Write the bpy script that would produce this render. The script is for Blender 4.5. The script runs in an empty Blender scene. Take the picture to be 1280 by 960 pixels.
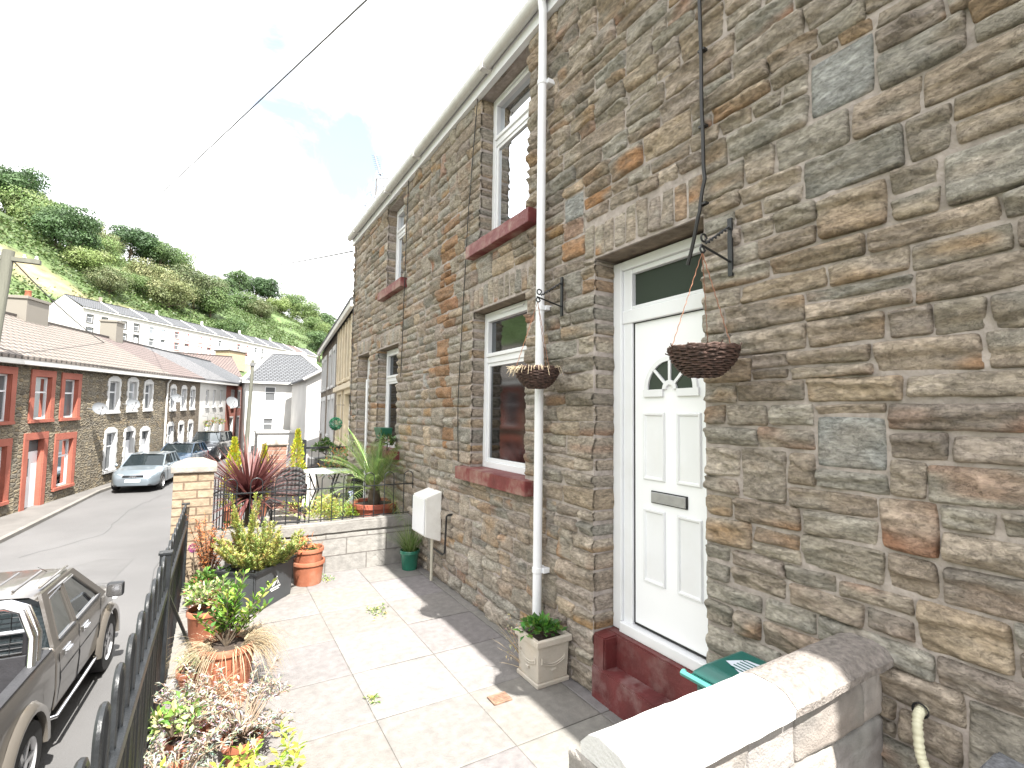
import bpy, bmesh, math, random
import numpy as np
from mathutils import Vector, Matrix
R=math.radians
random.seed(7); RN=np.random.RandomState(11)
SC=bpy.context.scene; COL=SC.collection
EYE=1.8
# ---------------------------------------------------------------- noise
def _h(i,j,k,seed):
    n=(i*374761393+j*668265263+k*2147483647+seed*974634777).astype(np.int64)
    n=(n^(n>>13))*1274126177
    n=n^(n>>16)
    return (n&0xffff)/65535.0
def vn(P,seed=0):
    P=np.asarray(P,float); i=np.floor(P).astype(np.int64); f=P-i; u=f*f*(3-2*f)
    r=0
    for a in (0,1):
        for b in (0,1):
            for c in (0,1):
                w=(u[:,0] if a else 1-u[:,0])*(u[:,1] if b else 1-u[:,1])*(u[:,2] if c else 1-u[:,2])
                r=r+w*_h(i[:,0]+a,i[:,1]+b,i[:,2]+c,seed)
    return r*2-1
def fbm(P,o=3,seed=0):
    P=np.asarray(P,float); r=0; a=1; t=0
    for k in range(o):
        r=r+a*vn(P*(2**k)+k*17.3,seed+k); t+=a; a*=.5
    return r/t
# ---------------------------------------------------------------- scene helpers
WL={}
def props(o,label=None,cat=None,group=None,kind=None):
    if label: o['label']=label
    if cat: o['category']=cat
    if group: o['group']=group
    if kind: o['kind']=kind
    return o
def link(o,parent=None):
    COL.objects.link(o)
    if parent is not None: o.parent=parent
    return o
def thing(name,label,cat,loc=(0,0,0),rz=0,group=None,sc=1):
    o=bpy.data.objects.new(name,None); o.empty_display_size=.2
    o.location=loc; o.rotation_euler=(0,0,rz); o.scale=(sc,)*3; link(o); WL[o.name]=Vector(loc)
    return props(o,label,cat,group)
def origin(o):
    while o is not None:
        if o.parent is None: return WL.get(o.name,Vector((0,0,0)))
        o=o.parent
    return Vector((0,0,0))
def npmesh(name,V,F,mat,parent=None,col=None,local=False,smooth=False,mi=None):
    V=np.asarray(V,np.float32).reshape(-1,3).copy(); F=np.asarray(F,np.int32)
    if not local and parent is not None:
        V-=np.array(origin(parent),np.float32)
    me=bpy.data.meshes.new(name); k=F.shape[1]
    me.vertices.add(len(V)); me.vertices.foreach_set('co',V.ravel())
    me.loops.add(F.size); me.loops.foreach_set('vertex_index',F.ravel())
    me.polygons.add(len(F)); me.polygons.foreach_set('loop_start',np.arange(len(F),dtype=np.int32)*k)
    if mi is not None: me.polygons.foreach_set('material_index',np.asarray(mi,np.int32))
    if smooth: me.polygons.foreach_set('use_smooth',np.ones(len(F),bool))
    me.update(calc_edges=True); me.validate()
    if col is not None:
        a=me.color_attributes.new('col','FLOAT_COLOR','POINT')
        c=np.ones((len(V),4),np.float32); c[:,:3]=col; a.data.foreach_set('color',c.ravel())
    for m in (mat if isinstance(mat,(list,tuple)) else [mat]): me.materials.append(m)
    o=bpy.data.objects.new(name,me); link(o,parent)
    return o
def tagged(o,label,cat,group=None,kind=None): return props(o,label,cat,group,kind)
class MB:
    def __init__(s): s.v=[]; s.f=[]; s.m=[]
    def add(s,vs,fs,mi=0):
        b=len(s.v); s.v+= [tuple(v) for v in vs]; s.f+=[tuple(b+i for i in f) for f in fs]; s.m+=[mi]*len(fs); return s
    def box(s,a,b,mi=0,M=None):
        x0,y0,z0=a; x1,y1,z1=b
        vs=[(x,y,z) for x in (x0,x1) for y in (y0,y1) for z in (z0,z1)]
        if M: vs=[M(*v) for v in vs]
        return s.add(vs,[(0,1,3,2),(4,6,7,5),(0,4,5,1),(2,3,7,6),(0,2,6,4),(1,5,7,3)],mi)
    def hexa(s,vs,mi=0):   # bottom 4, top 4
        return s.add(vs,[(0,3,2,1),(4,5,6,7),(0,1,5,4),(1,2,6,5),(2,3,7,6),(3,0,4,7)],mi)
    def quad(s,a,b,c,d,mi=0): return s.add([a,b,c,d],[(0,1,2,3)],mi)
    def prism(s,poly,a0,a1,M,mi=0):  # poly list of (p,q); extruded along first arg of M
        n=len(poly); vs=[M(a0,p,q) for p,q in poly]+[M(a1,p,q) for p,q in poly]
        fs=[tuple(range(n-1,-1,-1)),tuple(range(n,2*n))]+[(i,(i+1)%n,n+(i+1)%n,n+i) for i in range(n)]
        return s.add(vs,fs,mi)
    def tube(s,pts,r,seg=8,mi=0,cap=True,closed=False):
        pts=[Vector(p) for p in pts]; n=len(pts); rs=r if isinstance(r,(list,tuple)) else [r]*n
        vs=[]; up=None
        for i,p in enumerate(pts):
            if closed: t=pts[(i+1)%n]-pts[i-1]
            else: t=pts[min(i+1,n-1)]-pts[max(i-1,0)]
            t.normalize()
            if up is None:
                up=Vector((0,0,1)) if abs(t.z)<.9 else Vector((1,0,0))
            x=up-t*up.dot(t)
            if x.length<1e-4: x=Vector((1,0,0))-t*t.x
            x.normalize(); up=x; y=t.cross(x)
            for k in range(seg):
                a=2*math.pi*k/seg; vs.append(p+x*(math.cos(a)*rs[i])+y*(math.sin(a)*rs[i]))
        fs=[]
        for i in range(n if closed else n-1):
            j=(i+1)%n
            for k in range(seg):
                k2=(k+1)%seg; fs.append((i*seg+k,i*seg+k2,j*seg+k2,j*seg+k))
        if cap and not closed:
            fs.append(tuple(range(seg-1,-1,-1))); fs.append(tuple((n-1)*seg+k for k in range(seg)))
        return s.add(vs,fs,mi)
    def lathe(s,prof,c=(0,0,0),seg=20,mi=0,sy=1,jit=0):
        vs=[]; n=len(prof)
        for r,z in prof:
            for k in range(seg):
                a=2*math.pi*k/seg; rr=r*(1+random.uniform(-jit,jit)); vs.append((c[0]+rr*math.cos(a),c[1]+rr*math.sin(a)*sy,c[2]+z))
        fs=[(i*seg+k,i*seg+(k+1)%seg,(i+1)*seg+(k+1)%seg,(i+1)*seg+k) for i in range(n-1) for k in range(seg)]
        return s.add(vs,fs,mi)
    def disc(s,c,r,nrm=(0,0,1),seg=16,mi=0):
        n=Vector(nrm).normalized(); x=n.orthogonal().normalized(); y=n.cross(x); c=Vector(c)
        return s.add([c+x*(r*math.cos(2*math.pi*k/seg))+y*(r*math.sin(2*math.pi*k/seg)) for k in range(seg)],[tuple(range(seg))],mi)
    def build(s,name,mat,parent=None,local=False,smooth=False,bevel=0,flat_angle=None):
        off=Vector((0,0,0)) if (local or parent is None) else origin(parent)
        me=bpy.data.meshes.new(name); me.from_pydata([tuple(Vector(v)-off) for v in s.v],[],s.f)
        for m in (mat if isinstance(mat,(list,tuple)) else [mat]): me.materials.append(m)
        me.polygons.foreach_set('material_index',s.m)
        bm=bmesh.new(); bm.from_mesh(me); bmesh.ops.recalc_face_normals(bm,faces=bm.faces); bm.to_mesh(me); bm.free()
        if smooth:
            me.polygons.foreach_set('use_smooth',[True]*len(me.polygons))
            try: me.set_sharp_from_angle(angle=R(flat_angle or 40))
            except Exception: pass
        me.update(); o=bpy.data.objects.new(name,me); link(o,parent)
        if bevel:
            b=o.modifiers.new('bevel','BEVEL'); b.width=bevel; b.segments=2; b.limit_method='ANGLE'; b.angle_limit=R(35)
        return o
def copy_tree(o,parent=None):
    c=o.copy(); COL.objects.link(c); c.parent=parent
    for ch in list(o.children): copy_tree(ch,c)
    return c
# ---------------------------------------------------------------- materials
def nt(m): return m.node_tree.nodes,m.node_tree.links
def pm(name,base,rough=.6,var=.12,scale=4,bump=.0,bscale=60,metal=0,dark=None,attr=False,trans=0,stretch=None,coat=0,spec=.5,emit=None,objrand=0):
    m=bpy.data.materials.new(name); m.use_nodes=True; N,L=nt(m)
    b=N['Principled BSDF']; b.inputs['Roughness'].default_value=rough; b.inputs['Metallic'].default_value=metal
    b.inputs['Specular IOR Level'].default_value=spec
    if coat: b.inputs['Coat Weight'].default_value=coat; b.inputs['Coat Roughness'].default_value=.05
    tc=N.new('ShaderNodeTexCoord'); mp=N.new('ShaderNodeMapping'); L.new(tc.outputs['Object'],mp.inputs[0])
    if stretch: mp.inputs['Scale'].default_value=stretch
    no=N.new('ShaderNodeTexNoise'); no.inputs['Scale'].default_value=scale; no.inputs['Detail'].default_value=6; L.new(mp.outputs[0],no.inputs['Vector'])
    rp=N.new('ShaderNodeMapRange'); rp.inputs[1].default_value=.25; rp.inputs[2].default_value=.75
    rp.inputs[3].default_value=1-var*1.6; rp.inputs[4].default_value=1+var; L.new(no.outputs['Fac'],rp.inputs[0])
    mx=N.new('ShaderNodeVectorMath'); mx.operation='SCALE'
    if attr:
        at=N.new('ShaderNodeAttribute'); at.attribute_name='col'; L.new(at.outputs['Color'],mx.inputs[0])
    else:
        mx.inputs[0].default_value=base
    L.new(rp.outputs[0],mx.inputs['Scale']); last=mx.outputs[0]
    if dark:   # dirt: (colour, amount, scale)
        n2=N.new('ShaderNodeTexNoise'); n2.inputs['Scale'].default_value=dark[2]; n2.inputs['Detail'].default_value=8; n2.inputs['Roughness'].default_value=.65; L.new(mp.outputs[0],n2.inputs['Vector'])
        r2=N.new('ShaderNodeMapRange'); r2.inputs[1].default_value=.48; r2.inputs[2].default_value=.72; r2.inputs[4].default_value=dark[1]; L.new(n2.outputs['Fac'],r2.inputs[0])
        m2=N.new('ShaderNodeMix'); m2.data_type='RGBA'; L.new(r2.outputs[0],m2.inputs[0]); L.new(last,m2.inputs[6]); m2.inputs[7].default_value=(*dark[0],1); last=m2.outputs[2]
    if objrand:
        oi=N.new('ShaderNodeObjectInfo'); hs=N.new('ShaderNodeHueSaturation')
        a1=N.new('ShaderNodeMapRange'); a1.inputs[3].default_value=1-objrand; a1.inputs[4].default_value=1+objrand; L.new(oi.outputs['Random'],a1.inputs[0]); L.new(a1.outputs[0],hs.inputs['Value'])
        a2=N.new('ShaderNodeMapRange'); a2.inputs[3].default_value=.5+objrand*.06; a2.inputs[4].default_value=.5-objrand*.08
        L.new(oi.outputs['Random'],a2.inputs[0]); L.new(a2.outputs[0],hs.inputs['Hue']); L.new(last,hs.inputs['Color']); last=hs.outputs[0]
    L.new(last,b.inputs['Base Color'])
    if bump:
        n3=N.new('ShaderNodeTexNoise'); n3.inputs['Scale'].default_value=bscale; n3.inputs['Detail'].default_value=5; L.new(mp.outputs[0],n3.inputs['Vector'])
        bp=N.new('ShaderNodeBump'); bp.inputs['Strength'].default_value=min(1,bump); bp.inputs['Distance'].default_value=.01 if bscale>20 else .05; L.new(n3.outputs['Fac'],bp.inputs['Height']); L.new(bp.outputs[0],b.inputs['Normal'])
    if trans:
        tr=N.new('ShaderNodeBsdfTranslucent'); L.new(last,tr.inputs[0]); ms=N.new('ShaderNodeMixShader'); ms.inputs[0].default_value=trans
        L.new(b.outputs[0],ms.inputs[1]); L.new(tr.outputs[0],ms.inputs[2]); L.new(ms.outputs[0],N['Material Output'].inputs[0])
    return m
def glass_mat(name,tint=(.02,.025,.03),op=.5,rough=.02,ior=1.4,refl=.8):
    m=bpy.data.materials.new(name); m.use_nodes=True; N,L=nt(m); N.remove(N['Principled BSDF'])
    gl=N.new('ShaderNodeBsdfGlossy'); gl.inputs['Roughness'].default_value=rough; gl.inputs[0].default_value=(refl*.92,refl*.97,refl,1)
    tr=N.new('ShaderNodeBsdfTransparent'); tr.inputs[0].default_value=(.75,.8,.8,1)
    df=N.new('ShaderNodeBsdfDiffuse'); df.inputs[0].default_value=(*tint,1)
    m1=N.new('ShaderNodeMixShader'); m1.inputs[0].default_value=op; L.new(tr.outputs[0],m1.inputs[1]); L.new(df.outputs[0],m1.inputs[2])
    fr=N.new('ShaderNodeFresnel'); fr.inputs[0].default_value=ior
    tc=N.new('ShaderNodeTexCoord'); no=N.new('ShaderNodeTexNoise'); no.inputs['Scale'].default_value=1.3; L.new(tc.outputs['Object'],no.inputs['Vector'])
    bp=N.new('ShaderNodeBump'); bp.inputs['Strength'].default_value=.12; bp.inputs['Distance'].default_value=.02; L.new(no.outputs[0],bp.inputs['Height']); L.new(bp.outputs[0],gl.inputs['Normal'])
    m2=N.new('ShaderNodeMixShader'); L.new(fr.outputs[0],m2.inputs[0]); L.new(m1.outputs[0],m2.inputs[1]); L.new(gl.outputs[0],m2.inputs[2])
    L.new(m2.outputs[0],N['Material Output'].inputs[0]); return m
def rubble_mat(name,cols,mort,sc=(4.2,8.5),bump=.8,var=.4):
    m=bpy.data.materials.new(name); m.use_nodes=True; N,L=nt(m); b=N['Principled BSDF']; b.inputs['Roughness'].default_value=.92
    uv=N.new('ShaderNodeUVMap'); uv.uv_map='wuv'; mp=N.new('ShaderNodeMapping'); mp.inputs['Scale'].default_value=(sc[0],sc[1],1); L.new(uv.outputs[0],mp.inputs[0])
    dn=N.new('ShaderNodeTexNoise'); dn.inputs['Scale'].default_value=2.0; L.new(mp.outputs[0],dn.inputs['Vector']); ad=N.new('ShaderNodeVectorMath'); ad.operation='MULTIPLY_ADD'; ad.inputs[1].default_value=(.5,.35,0); L.new(dn.outputs['Color'],ad.inputs[0]); L.new(mp.outputs[0],ad.inputs[2])
    v=N.new('ShaderNodeTexVoronoi'); v.voronoi_dimensions='2D'; v.inputs['Scale'].default_value=1; v.inputs['Randomness'].default_value=.85; L.new(ad.outputs[0],v.inputs['Vector'])
    e=N.new('ShaderNodeTexVoronoi'); e.voronoi_dimensions='2D'; e.feature='DISTANCE_TO_EDGE'; e.inputs['Scale'].default_value=1; e.inputs['Randomness'].default_value=.85; L.new(ad.outputs[0],e.inputs['Vector'])
    sp=N.new('ShaderNodeSeparateColor'); L.new(v.outputs['Color'],sp.inputs[0]); cr=N.new('ShaderNodeValToRGB'); cr.color_ramp.interpolation='LINEAR'; els=cr.color_ramp.elements
    while len(els)<len(cols): els.new(.5)
    for i,c in enumerate(cols): els[i].position=i/(len(cols)-1); els[i].color=(*c,1)
    L.new(sp.outputs[0],cr.inputs[0])
    no=N.new('ShaderNodeTexNoise'); no.inputs['Scale'].default_value=2.2; no.inputs['Detail'].default_value=8; L.new(mp.outputs[0],no.inputs['Vector']); rp=N.new('ShaderNodeMapRange'); rp.inputs[1].default_value=.3; rp.inputs[2].default_value=.7; rp.inputs[3].default_value=1-var; rp.inputs[4].default_value=1+var; L.new(no.outputs['Fac'],rp.inputs[0])
    sc_=N.new('ShaderNodeVectorMath'); sc_.operation='SCALE'; L.new(cr.outputs[0],sc_.inputs[0]); L.new(rp.outputs[0],sc_.inputs['Scale'])
    mr=N.new('ShaderNodeMapRange'); mr.inputs[1].default_value=.03; mr.inputs[2].default_value=.09; L.new(e.outputs['Distance'],mr.inputs[0]); mx=N.new('ShaderNodeMix'); mx.data_type='RGBA'; L.new(mr.outputs[0],mx.inputs[0]); mx.inputs[6].default_value=(*mort,1); L.new(sc_.outputs[0],mx.inputs[7]); L.new(mx.outputs[2],b.inputs['Base Color'])
    m2=N.new('ShaderNodeMapRange'); m2.inputs[1].default_value=0; m2.inputs[2].default_value=.22; L.new(e.outputs['Distance'],m2.inputs[0]); ah=N.new('ShaderNodeMath'); ah.operation='ADD'; L.new(m2.outputs[0],ah.inputs[0]); L.new(no.outputs['Fac'],ah.inputs[1])
    bp=N.new('ShaderNodeBump'); bp.inputs['Strength'].default_value=bump; bp.inputs['Distance'].default_value=.05; L.new(ah.outputs[0],bp.inputs['Height']); L.new(bp.outputs[0],b.inputs['Normal']); return m
def brick_mat(name,c1,c2,mort,bw,bh,ms=.012,rough=.85,rubble=False,M3=None,bump=.6,var=.35,offs=.5,axis='XZ'):
    """masonry in the wall's own plane; coordinates come from the 'wuv' map"""
    m=bpy.data.materials.new(name); m.use_nodes=True; N,L=nt(m); b=N['Principled BSDF']; b.inputs['Roughness'].default_value=rough
    uv=N.new('ShaderNodeUVMap'); uv.uv_map='wuv'
    dn=N.new('ShaderNodeTexNoise'); dn.inputs['Scale'].default_value=2.5 if rubble else 1.2; L.new(uv.outputs[0],dn.inputs['Vector'])
    ad=N.new('ShaderNodeVectorMath'); ad.operation='MULTIPLY_ADD'; L.new(dn.outputs['Color'],ad.inputs[0]); d=.09 if rubble else .012; ad.inputs[1].default_value=(d,d,0); L.new(uv.outputs[0],ad.inputs[2])
    br=N.new('ShaderNodeTexBrick'); br.offset=offs; br.inputs['Scale'].default_value=1; br.inputs['Brick Width'].default_value=bw; br.inputs['Row Height'].default_value=bh
    br.inputs['Mortar Size'].default_value=ms; br.inputs['Mortar Smooth'].default_value=.3; br.inputs['Color1'].default_value=(*c1,1); br.inputs['Color2'].default_value=(*c2,1); br.inputs['Mortar'].default_value=(*mort,1)
    L.new(ad.outputs[0],br.inputs['Vector'])
    no=N.new('ShaderNodeTexNoise'); no.inputs['Scale'].default_value=3.3 if rubble else 14; no.inputs['Detail'].default_value=8; L.new(uv.outputs[0],no.inputs['Vector'])
    rp=N.new('ShaderNodeMapRange'); rp.inputs[1].default_value=.3; rp.inputs[2].default_value=.7; rp.inputs[3].default_value=1-var; rp.inputs[4].default_value=1+var; L.new(no.outputs['Fac'],rp.inputs[0])
    mx=N.new('ShaderNodeVectorMath'); mx.operation='SCALE'; L.new(br.outputs['Color'],mx.inputs[0]); L.new(rp.outputs[0],mx.inputs['Scale']); L.new(mx.outputs[0],b.inputs['Base Color'])
    iv=N.new('ShaderNodeMath'); iv.operation='MULTIPLY_ADD'; iv.inputs[1].default_value=-1; L.new(br.outputs['Fac'],iv.inputs[0]); L.new(no.outputs['Fac'],iv.inputs[2])
    bp=N.new('ShaderNodeBump'); bp.inputs['Strength'].default_value=bump; bp.inputs['Distance'].default_value=.03; L.new(iv.outputs[0],bp.inputs['Height']); L.new(bp.outputs[0],b.inputs['Normal'])
    return m
def set_uv(o,fn):
    """fn(co)->(u,v) metric coordinates on the surface"""
    me=o.data; uv=me.uv_layers.new(name='wuv')
    for p in me.polygons:
        for li in p.loop_indices:
            uv.data[li].uv=fn(me.vertices[me.loops[li].vertex_index].co,p.normal)
M={}
M['stone']=None
M['upvc']=pm('white_upvc',(.72,.73,.75),.25,.03,3,dark=((.55,.53,.48),.25,2.2))
M['white']=pm('white_paint',(.78,.77,.74),.6,.08,3,bump=.2,bscale=50,dark=((.5,.47,.4),.35,3))
M['redpaint']=pm('dark_red_masonry_paint',(.125,.027,.027),.5,.25,6,bump=.35,bscale=45,dark=((.22,.14,.13),.5,7))
M['black']=pm('black_painted_metal',(.014,.015,.017),.4,.3,8,bump=.1,bscale=90)
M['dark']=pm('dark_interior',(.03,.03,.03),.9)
M['glass']=glass_mat('window_glass',(.24,.245,.22),.80,.08,1.28,.22)
M['upglass']=glass_mat('sky_reflecting_glass',(.14,.15,.15),.6,.04,1.45,.85)
M['carglass']=glass_mat('car_glass',(.015,.02,.022),.85)
M['fanglass']=glass_mat('dark_obscured_glass',(.05,.062,.05),.92,.2,1.25,.5)
M['steel']=pm('brushed_steel',(.36,.36,.36),.35,.1,30,metal=.35)
M['chrome']=pm('chrome',(.75,.75,.76),.15,.05,10,metal=1)
M['curtain']=pm('net_curtain',(.6,.6,.58),.9,.15,8)
M['terracotta']=pm('terracotta',(.30,.10,.05),.75,.2,7,bump=.2,bscale=70,dark=((.33,.22,.16),.5,6))
M['soil']=pm('potting_soil',(.05,.035,.025),.95,.3,30,bump=.8,bscale=60)
M['rubber']=pm('tyre_rubber',(.02,.02,.02),.8,.2,20)
M['greyplastic']=pm('grey_plastic',(.12,.12,.12),.5)
M['leaf']=pm('leaf',(.1,.2,.03),.5,.15,9,attr=True,trans=.3)
M['treeleaf']=pm('tree_leaf',(.1,.2,.03),.6,.2,.6,attr=True,trans=.25,objrand=.25)
M['bark']=pm('bark',(.10,.075,.05),.9,.3,12,bump=.6,bscale=25)
M['drygrass']=pm('dried_stems',(.5,.4,.25),.7,attr=True,trans=.2)
M['cable']=pm('black_cable',(.015,.015,.015),.5)
# ================================================================ NEAR FACADE
class Fr:
    def __init__(s,o,u,n,grade=0): s.o=Vector(o); s.u=Vector(u); s.n=Vector(n); s.g=grade
    def __call__(s,a,h,o=0.0): return s.o+s.u*a+s.n*o+Vector((0,0,h+s.g*a))
    def box(s,mb,a0,a1,h0,h1,o0,o1,mi=0): return mb.box((a0,h0,o0),(a1,h1,o1),mi,s)
    def arr(s,A): # A (N,3) a,h,o
        return (np.array(s.o)+A[:,0:1]*np.array(s.u)+A[:,2:3]*np.array(s.n)+np.outer(A[:,1]+s.g*A[:,0],[0,0,1]))
def wall_holes(F,a0,a1,h0,h1,ops,depth,mb=None,o=0.0,mi=0,gable=None):
    mb=mb or MB()
    A=sorted(set([a0,a1]+[x for p in ops for x in (p[0],p[1]) if a0<x<a1])); H=sorted(set([h0,h1]+[x for p in ops for x in (p[2],p[3]) if h0<x<h1]))
    for i in range(len(A)-1):
        for j in range(len(H)-1):
            ca=(A[i]+A[i+1])/2; ch=(H[j]+H[j+1])/2
            if any(p[0]<ca<p[1] and p[2]<ch<p[3] for p in ops): continue
            mb.quad(F(A[i],H[j],o),F(A[i+1],H[j],o),F(A[i+1],H[j+1],o),F(A[i],H[j+1],o),mi)
    for p in ops:
        x0,x1,y0,y1=p[:4]
        mb.quad(F(x0,y0,o),F(x0,y1,o),F(x0,y1,o-depth),F(x0,y0,o-depth),mi); mb.quad(F(x1,y0,o),F(x1,y1,o),F(x1,y1,o-depth),F(x1,y0,o-depth),mi)
        mb.quad(F(x0,y0,o),F(x1,y0,o),F(x1,y0,o-depth),F(x0,y0,o-depth),mi); mb.quad(F(x0,y1,o),F(x1,y1,o),F(x1,y1,o-depth),F(x0,y1,o-depth),mi)
    return mb
NF=Fr((2.2,0,0),(0,1,0),(-1,0,0))
OPEN=[ # a0,a1,h0,h1 : door A, low win A, up win A, low win B, up win B, door B, (C house, behind the camera side)
 (1.70,2.585,-.05,2.88),(3.44,4.45,1.28,2.83),(3.43,4.34,3.48,5.02),(6.80,7.80,1.28,2.80),(6.66,7.48,3.66,4.96),(8.30,9.10,-.05,2.83)]
SILLS=[(3.28,4.60,1.165,1.285),(3.28,4.46,3.36,3.485),(6.62,8.0,1.165,1.285),(6.5,7.62,3.54,3.665)]
LINT=[(1.72-.02,2.68,2.885,3.15),(3.34,4.52,2.835,3.09),(6.72,7.9,2.805,3.05),(8.22,9.2,2.835,3.08)]
PAL=np.array([(.262,.243,.195),(.275,.245,.198),(.248,.228,.185),(.285,.25,.20),(.235,.235,.205),(.275,.235,.185),(.30,.25,.18),(.25,.222,.19),(.29,.265,.22),(.258,.25,.212)])
PAL=(PAL*.8+PAL.mean(0)*.2)*np.array([1.085,1.035,1.035])*1.37
class Stones:
    def __init__(s): s.V=[];s.F=[];s.C=[];s.n=0
def edge_noise(x,seed): return fbm(np.stack([x*9,np.full_like(x,seed*1.37),np.full_like(x,.5)],1),2)
def make_stone(S,F,a0,a1,h0,h1,flags=(),cell=.012,rs=None,bulge=1.0,flat=False,base=None,vert=False,pal=PAL,rev=.2,jit=1.0,rk=1.0):
    rs=rs or RN; sd=rs.randint(1,9999)
    gap=rs.uniform(.0015,.005); A0,A1,H0,H1=a0+gap,a1-gap,h0+gap,h1-gap
    if 'L' in flags: A0=a0-.004
    if 'R' in flags: A1=a1+.004
    n=max(4,int((A1-A0)/cell)+1); m=max(4,int((H1-H0)/cell)+1)
    # finer rows near the border so edges roll over crisply
    def sp(n,L):
        t=np.linspace(0,1,n); e=min(.35,.004/L); t=np.concatenate([[0,e],t[1:-1][(t[1:-1]>e*1.5)&(t[1:-1]<1-e*1.5)],[1-e,1]]); return t
    U=sp(n,A1-A0); W=sp(m,H1-H0); n=len(U); m=len(W)
    u,w=np.meshgrid(U,W); u=u.ravel(); w=w.ravel()
    jl,jr,jb,jt=[rs.uniform(-.008,.008,2) for _ in range(4)]
    k=jit if not flat else .3
    aa0=A0+(jl[0]*(1-w)+jl[1]*w)*k*(0 if 'L' in flags else 1)+edge_noise(w*(H1-H0),sd)*.006*k
    aa1=A1+(jr[0]*(1-w)+jr[1]*w)*k*(0 if 'R' in flags else 1)+edge_noise(w*(H1-H0),sd+3)*.006*k
    hh0=H0+(jb[0]*(1-u)+jb[1]*u)*k+edge_noise(u*(A1-A0),sd+5)*.006*k
    hh1=H1+(jt[0]*(1-u)+jt[1]*u)*k+edge_noise(u*(A1-A0),sd+7)*.006*k
    # rounded corners
    cr=.22*min(A1-A0,H1-H0)
    da=np.minimum(u,1-u)*(A1-A0); dh=np.minimum(w,1-w)*(H1-H0)
    a=aa0+(aa1-aa0)*u; h=hh0+(hh1-hh0)*w
    q=np.clip(1-da/cr,0,1)*np.clip(1-dh/cr,0,1)
    h=h+np.where(w>.5,-1,1)*q**2*.006; a=a+np.where(u>.5,-1,1)*q**2*.005
    db=(u*(A1-A0)) if 'R' in flags else (((1-u)*(A1-A0)) if 'L' in flags else da)
    if 'L' in flags and 'R' in flags: db=da*0+1
    e=np.minimum(db,dh)
    prof=1-np.exp(-e/(.0045 if not flat else .006))
    pc=np.stack([(a-(A0+A1)/2),(h-(H0+H1)/2)],1)
    L=max(A1-A0,.1); Hh=max(H1-H0,.05)
    if flat: f=np.full_like(a,.010)+.0025*fbm(np.stack([a*6,h*6,np.full_like(a,sd)],1),3)
    else:
        pl=[]
        wp=np.stack([pc[:,0]+.03*vn(np.stack([a*13,h*17,np.full_like(a,sd)],1),2),pc[:,1]+.02*vn(np.stack([a*15,h*22,np.full_like(a,sd+5)],1),4)],1)
        for _ in range(7):
            g=rs.normal(0,1,2); g[0]*=.030/L*2; g[1]=g[1]*.026/Hh*1.8
            pl.append(rs.uniform(.010,.040)+wp@g)
        f=np.min(pl,0)
        f=np.maximum(f,.016*rs.rand()+(wp@(rs.normal(0,1,2)*[.05,.14])))
        f=np.maximum(f,-.004+.004*rs.rand())
        N3=np.stack([a*(5 if not vert else 16),h*(16 if not vert else 5),np.full_like(a,sd*.7)],1)
        st=vn(N3,sd); f=f+.013*(1/(1+np.exp(-st*40)))
        st2=vn(N3*[2.3,1.9,1]+9,sd); f=f+.008*(1/(1+np.exp(-st2*30)))
        f=f+.009*fbm(np.stack([a*14,h*26,np.full_like(a,sd*.3)],1),3)
        # a few broken ledges whose undersides fall in shade
        lg=rs.uniform(.25,.8); sl=rs.normal(0,.25)
        ww=w+sl*(u-.5)+.09*vn(np.stack([a*11,h*0,np.full_like(a,sd)],1),1)
        f=f+rs.uniform(.012,.024)*bulge*np.clip((ww-lg)/.045,0,1)*rs.choice([0,1,1])*np.clip((1-w)/.3+.35,0,1)
        f=f*bulge*.86
    o=-.004+prof*(np.maximum(f,.001)+.010)
    if flags:
        dc=np.minimum(u*(A1-A0) if 'L' in flags else da*0+1,(1-u)*(A1-A0) if 'R' in flags else da*0+1)
        o=o-.016*np.clip(1-dc/.022,0,1)**2
    V=np.stack([a,h,o],1)
    idx=np.arange(n*m).reshape(m,n)
    Fq=np.stack([idx[:-1,:-1],idx[:-1,1:],idx[1:,1:],idx[1:,:-1]],-1).reshape(-1,4)
    # skirts
    border=np.concatenate([idx[0,:],idx[1:,-1],idx[-1,-2::-1],idx[-2:0:-1,0]])
    bk=V[border].copy(); bk[:,2]=-.03; nb=len(border)
    Vs=[V,bk]; Fs=[Fq]; ib=np.arange(nb)+n*m; nx=(np.arange(nb)+1)%nb
    SK=np.stack([border,ib,ib[nx],border[nx]],1); bc_=border%n; kp=np.ones(nb,bool)
    if 'L' in flags: kp&=~((bc_==0)&(bc_[nx]==0))
    if 'R' in flags: kp&=~((bc_==n-1)&(bc_[nx]==n-1))
    Fs.append(SK[kp]); tot=n*m+nb
    for side,c in (('L',0),('R',-1)):
        if side in flags:
            col=idx[:,c]; v0=V[col]; K=8; ringi=[col]; sgn=-1 if side=='R' else 1
            # reveal runs back into the opening
            for kk in range(1,K+1):
                t=kk/K; vv=v0.copy(); vv[:,2]=v0[:,2]*(1-t)+(-rev)*t
                pr=(1-np.exp(-np.minimum(W,1-W)*(H1-H0)/.010))
                bul=.014*(.6+fbm(np.stack([vv[:,2]*14+sd,vv[:,1]*14,np.full(m,sd)],1),2))*pr
                vv[:,0]=v0[:,0]+(-sgn)*bul*min(1,t*2)
                Vs.append(vv); ring=np.arange(m)+tot; tot+=m
                p=ringi[-1]; Fs.append(np.stack([p[:-1],ring[:-1],ring[1:],p[1:]],1)); ringi.append(ring)
    V=np.concatenate(Vs); Fq=np.concatenate(Fs)
    # colour
    if base is None: base=pal[rs.randint(len(pal))]*rs.uniform(.82,1.16)
    base=np.array(base)
    P=V*[1,1,1]
    g1=fbm(np.stack([P[:,0]*5,P[:,1]*(11 if not vert else 5),np.full(len(P),sd*.9)],1),3)
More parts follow.
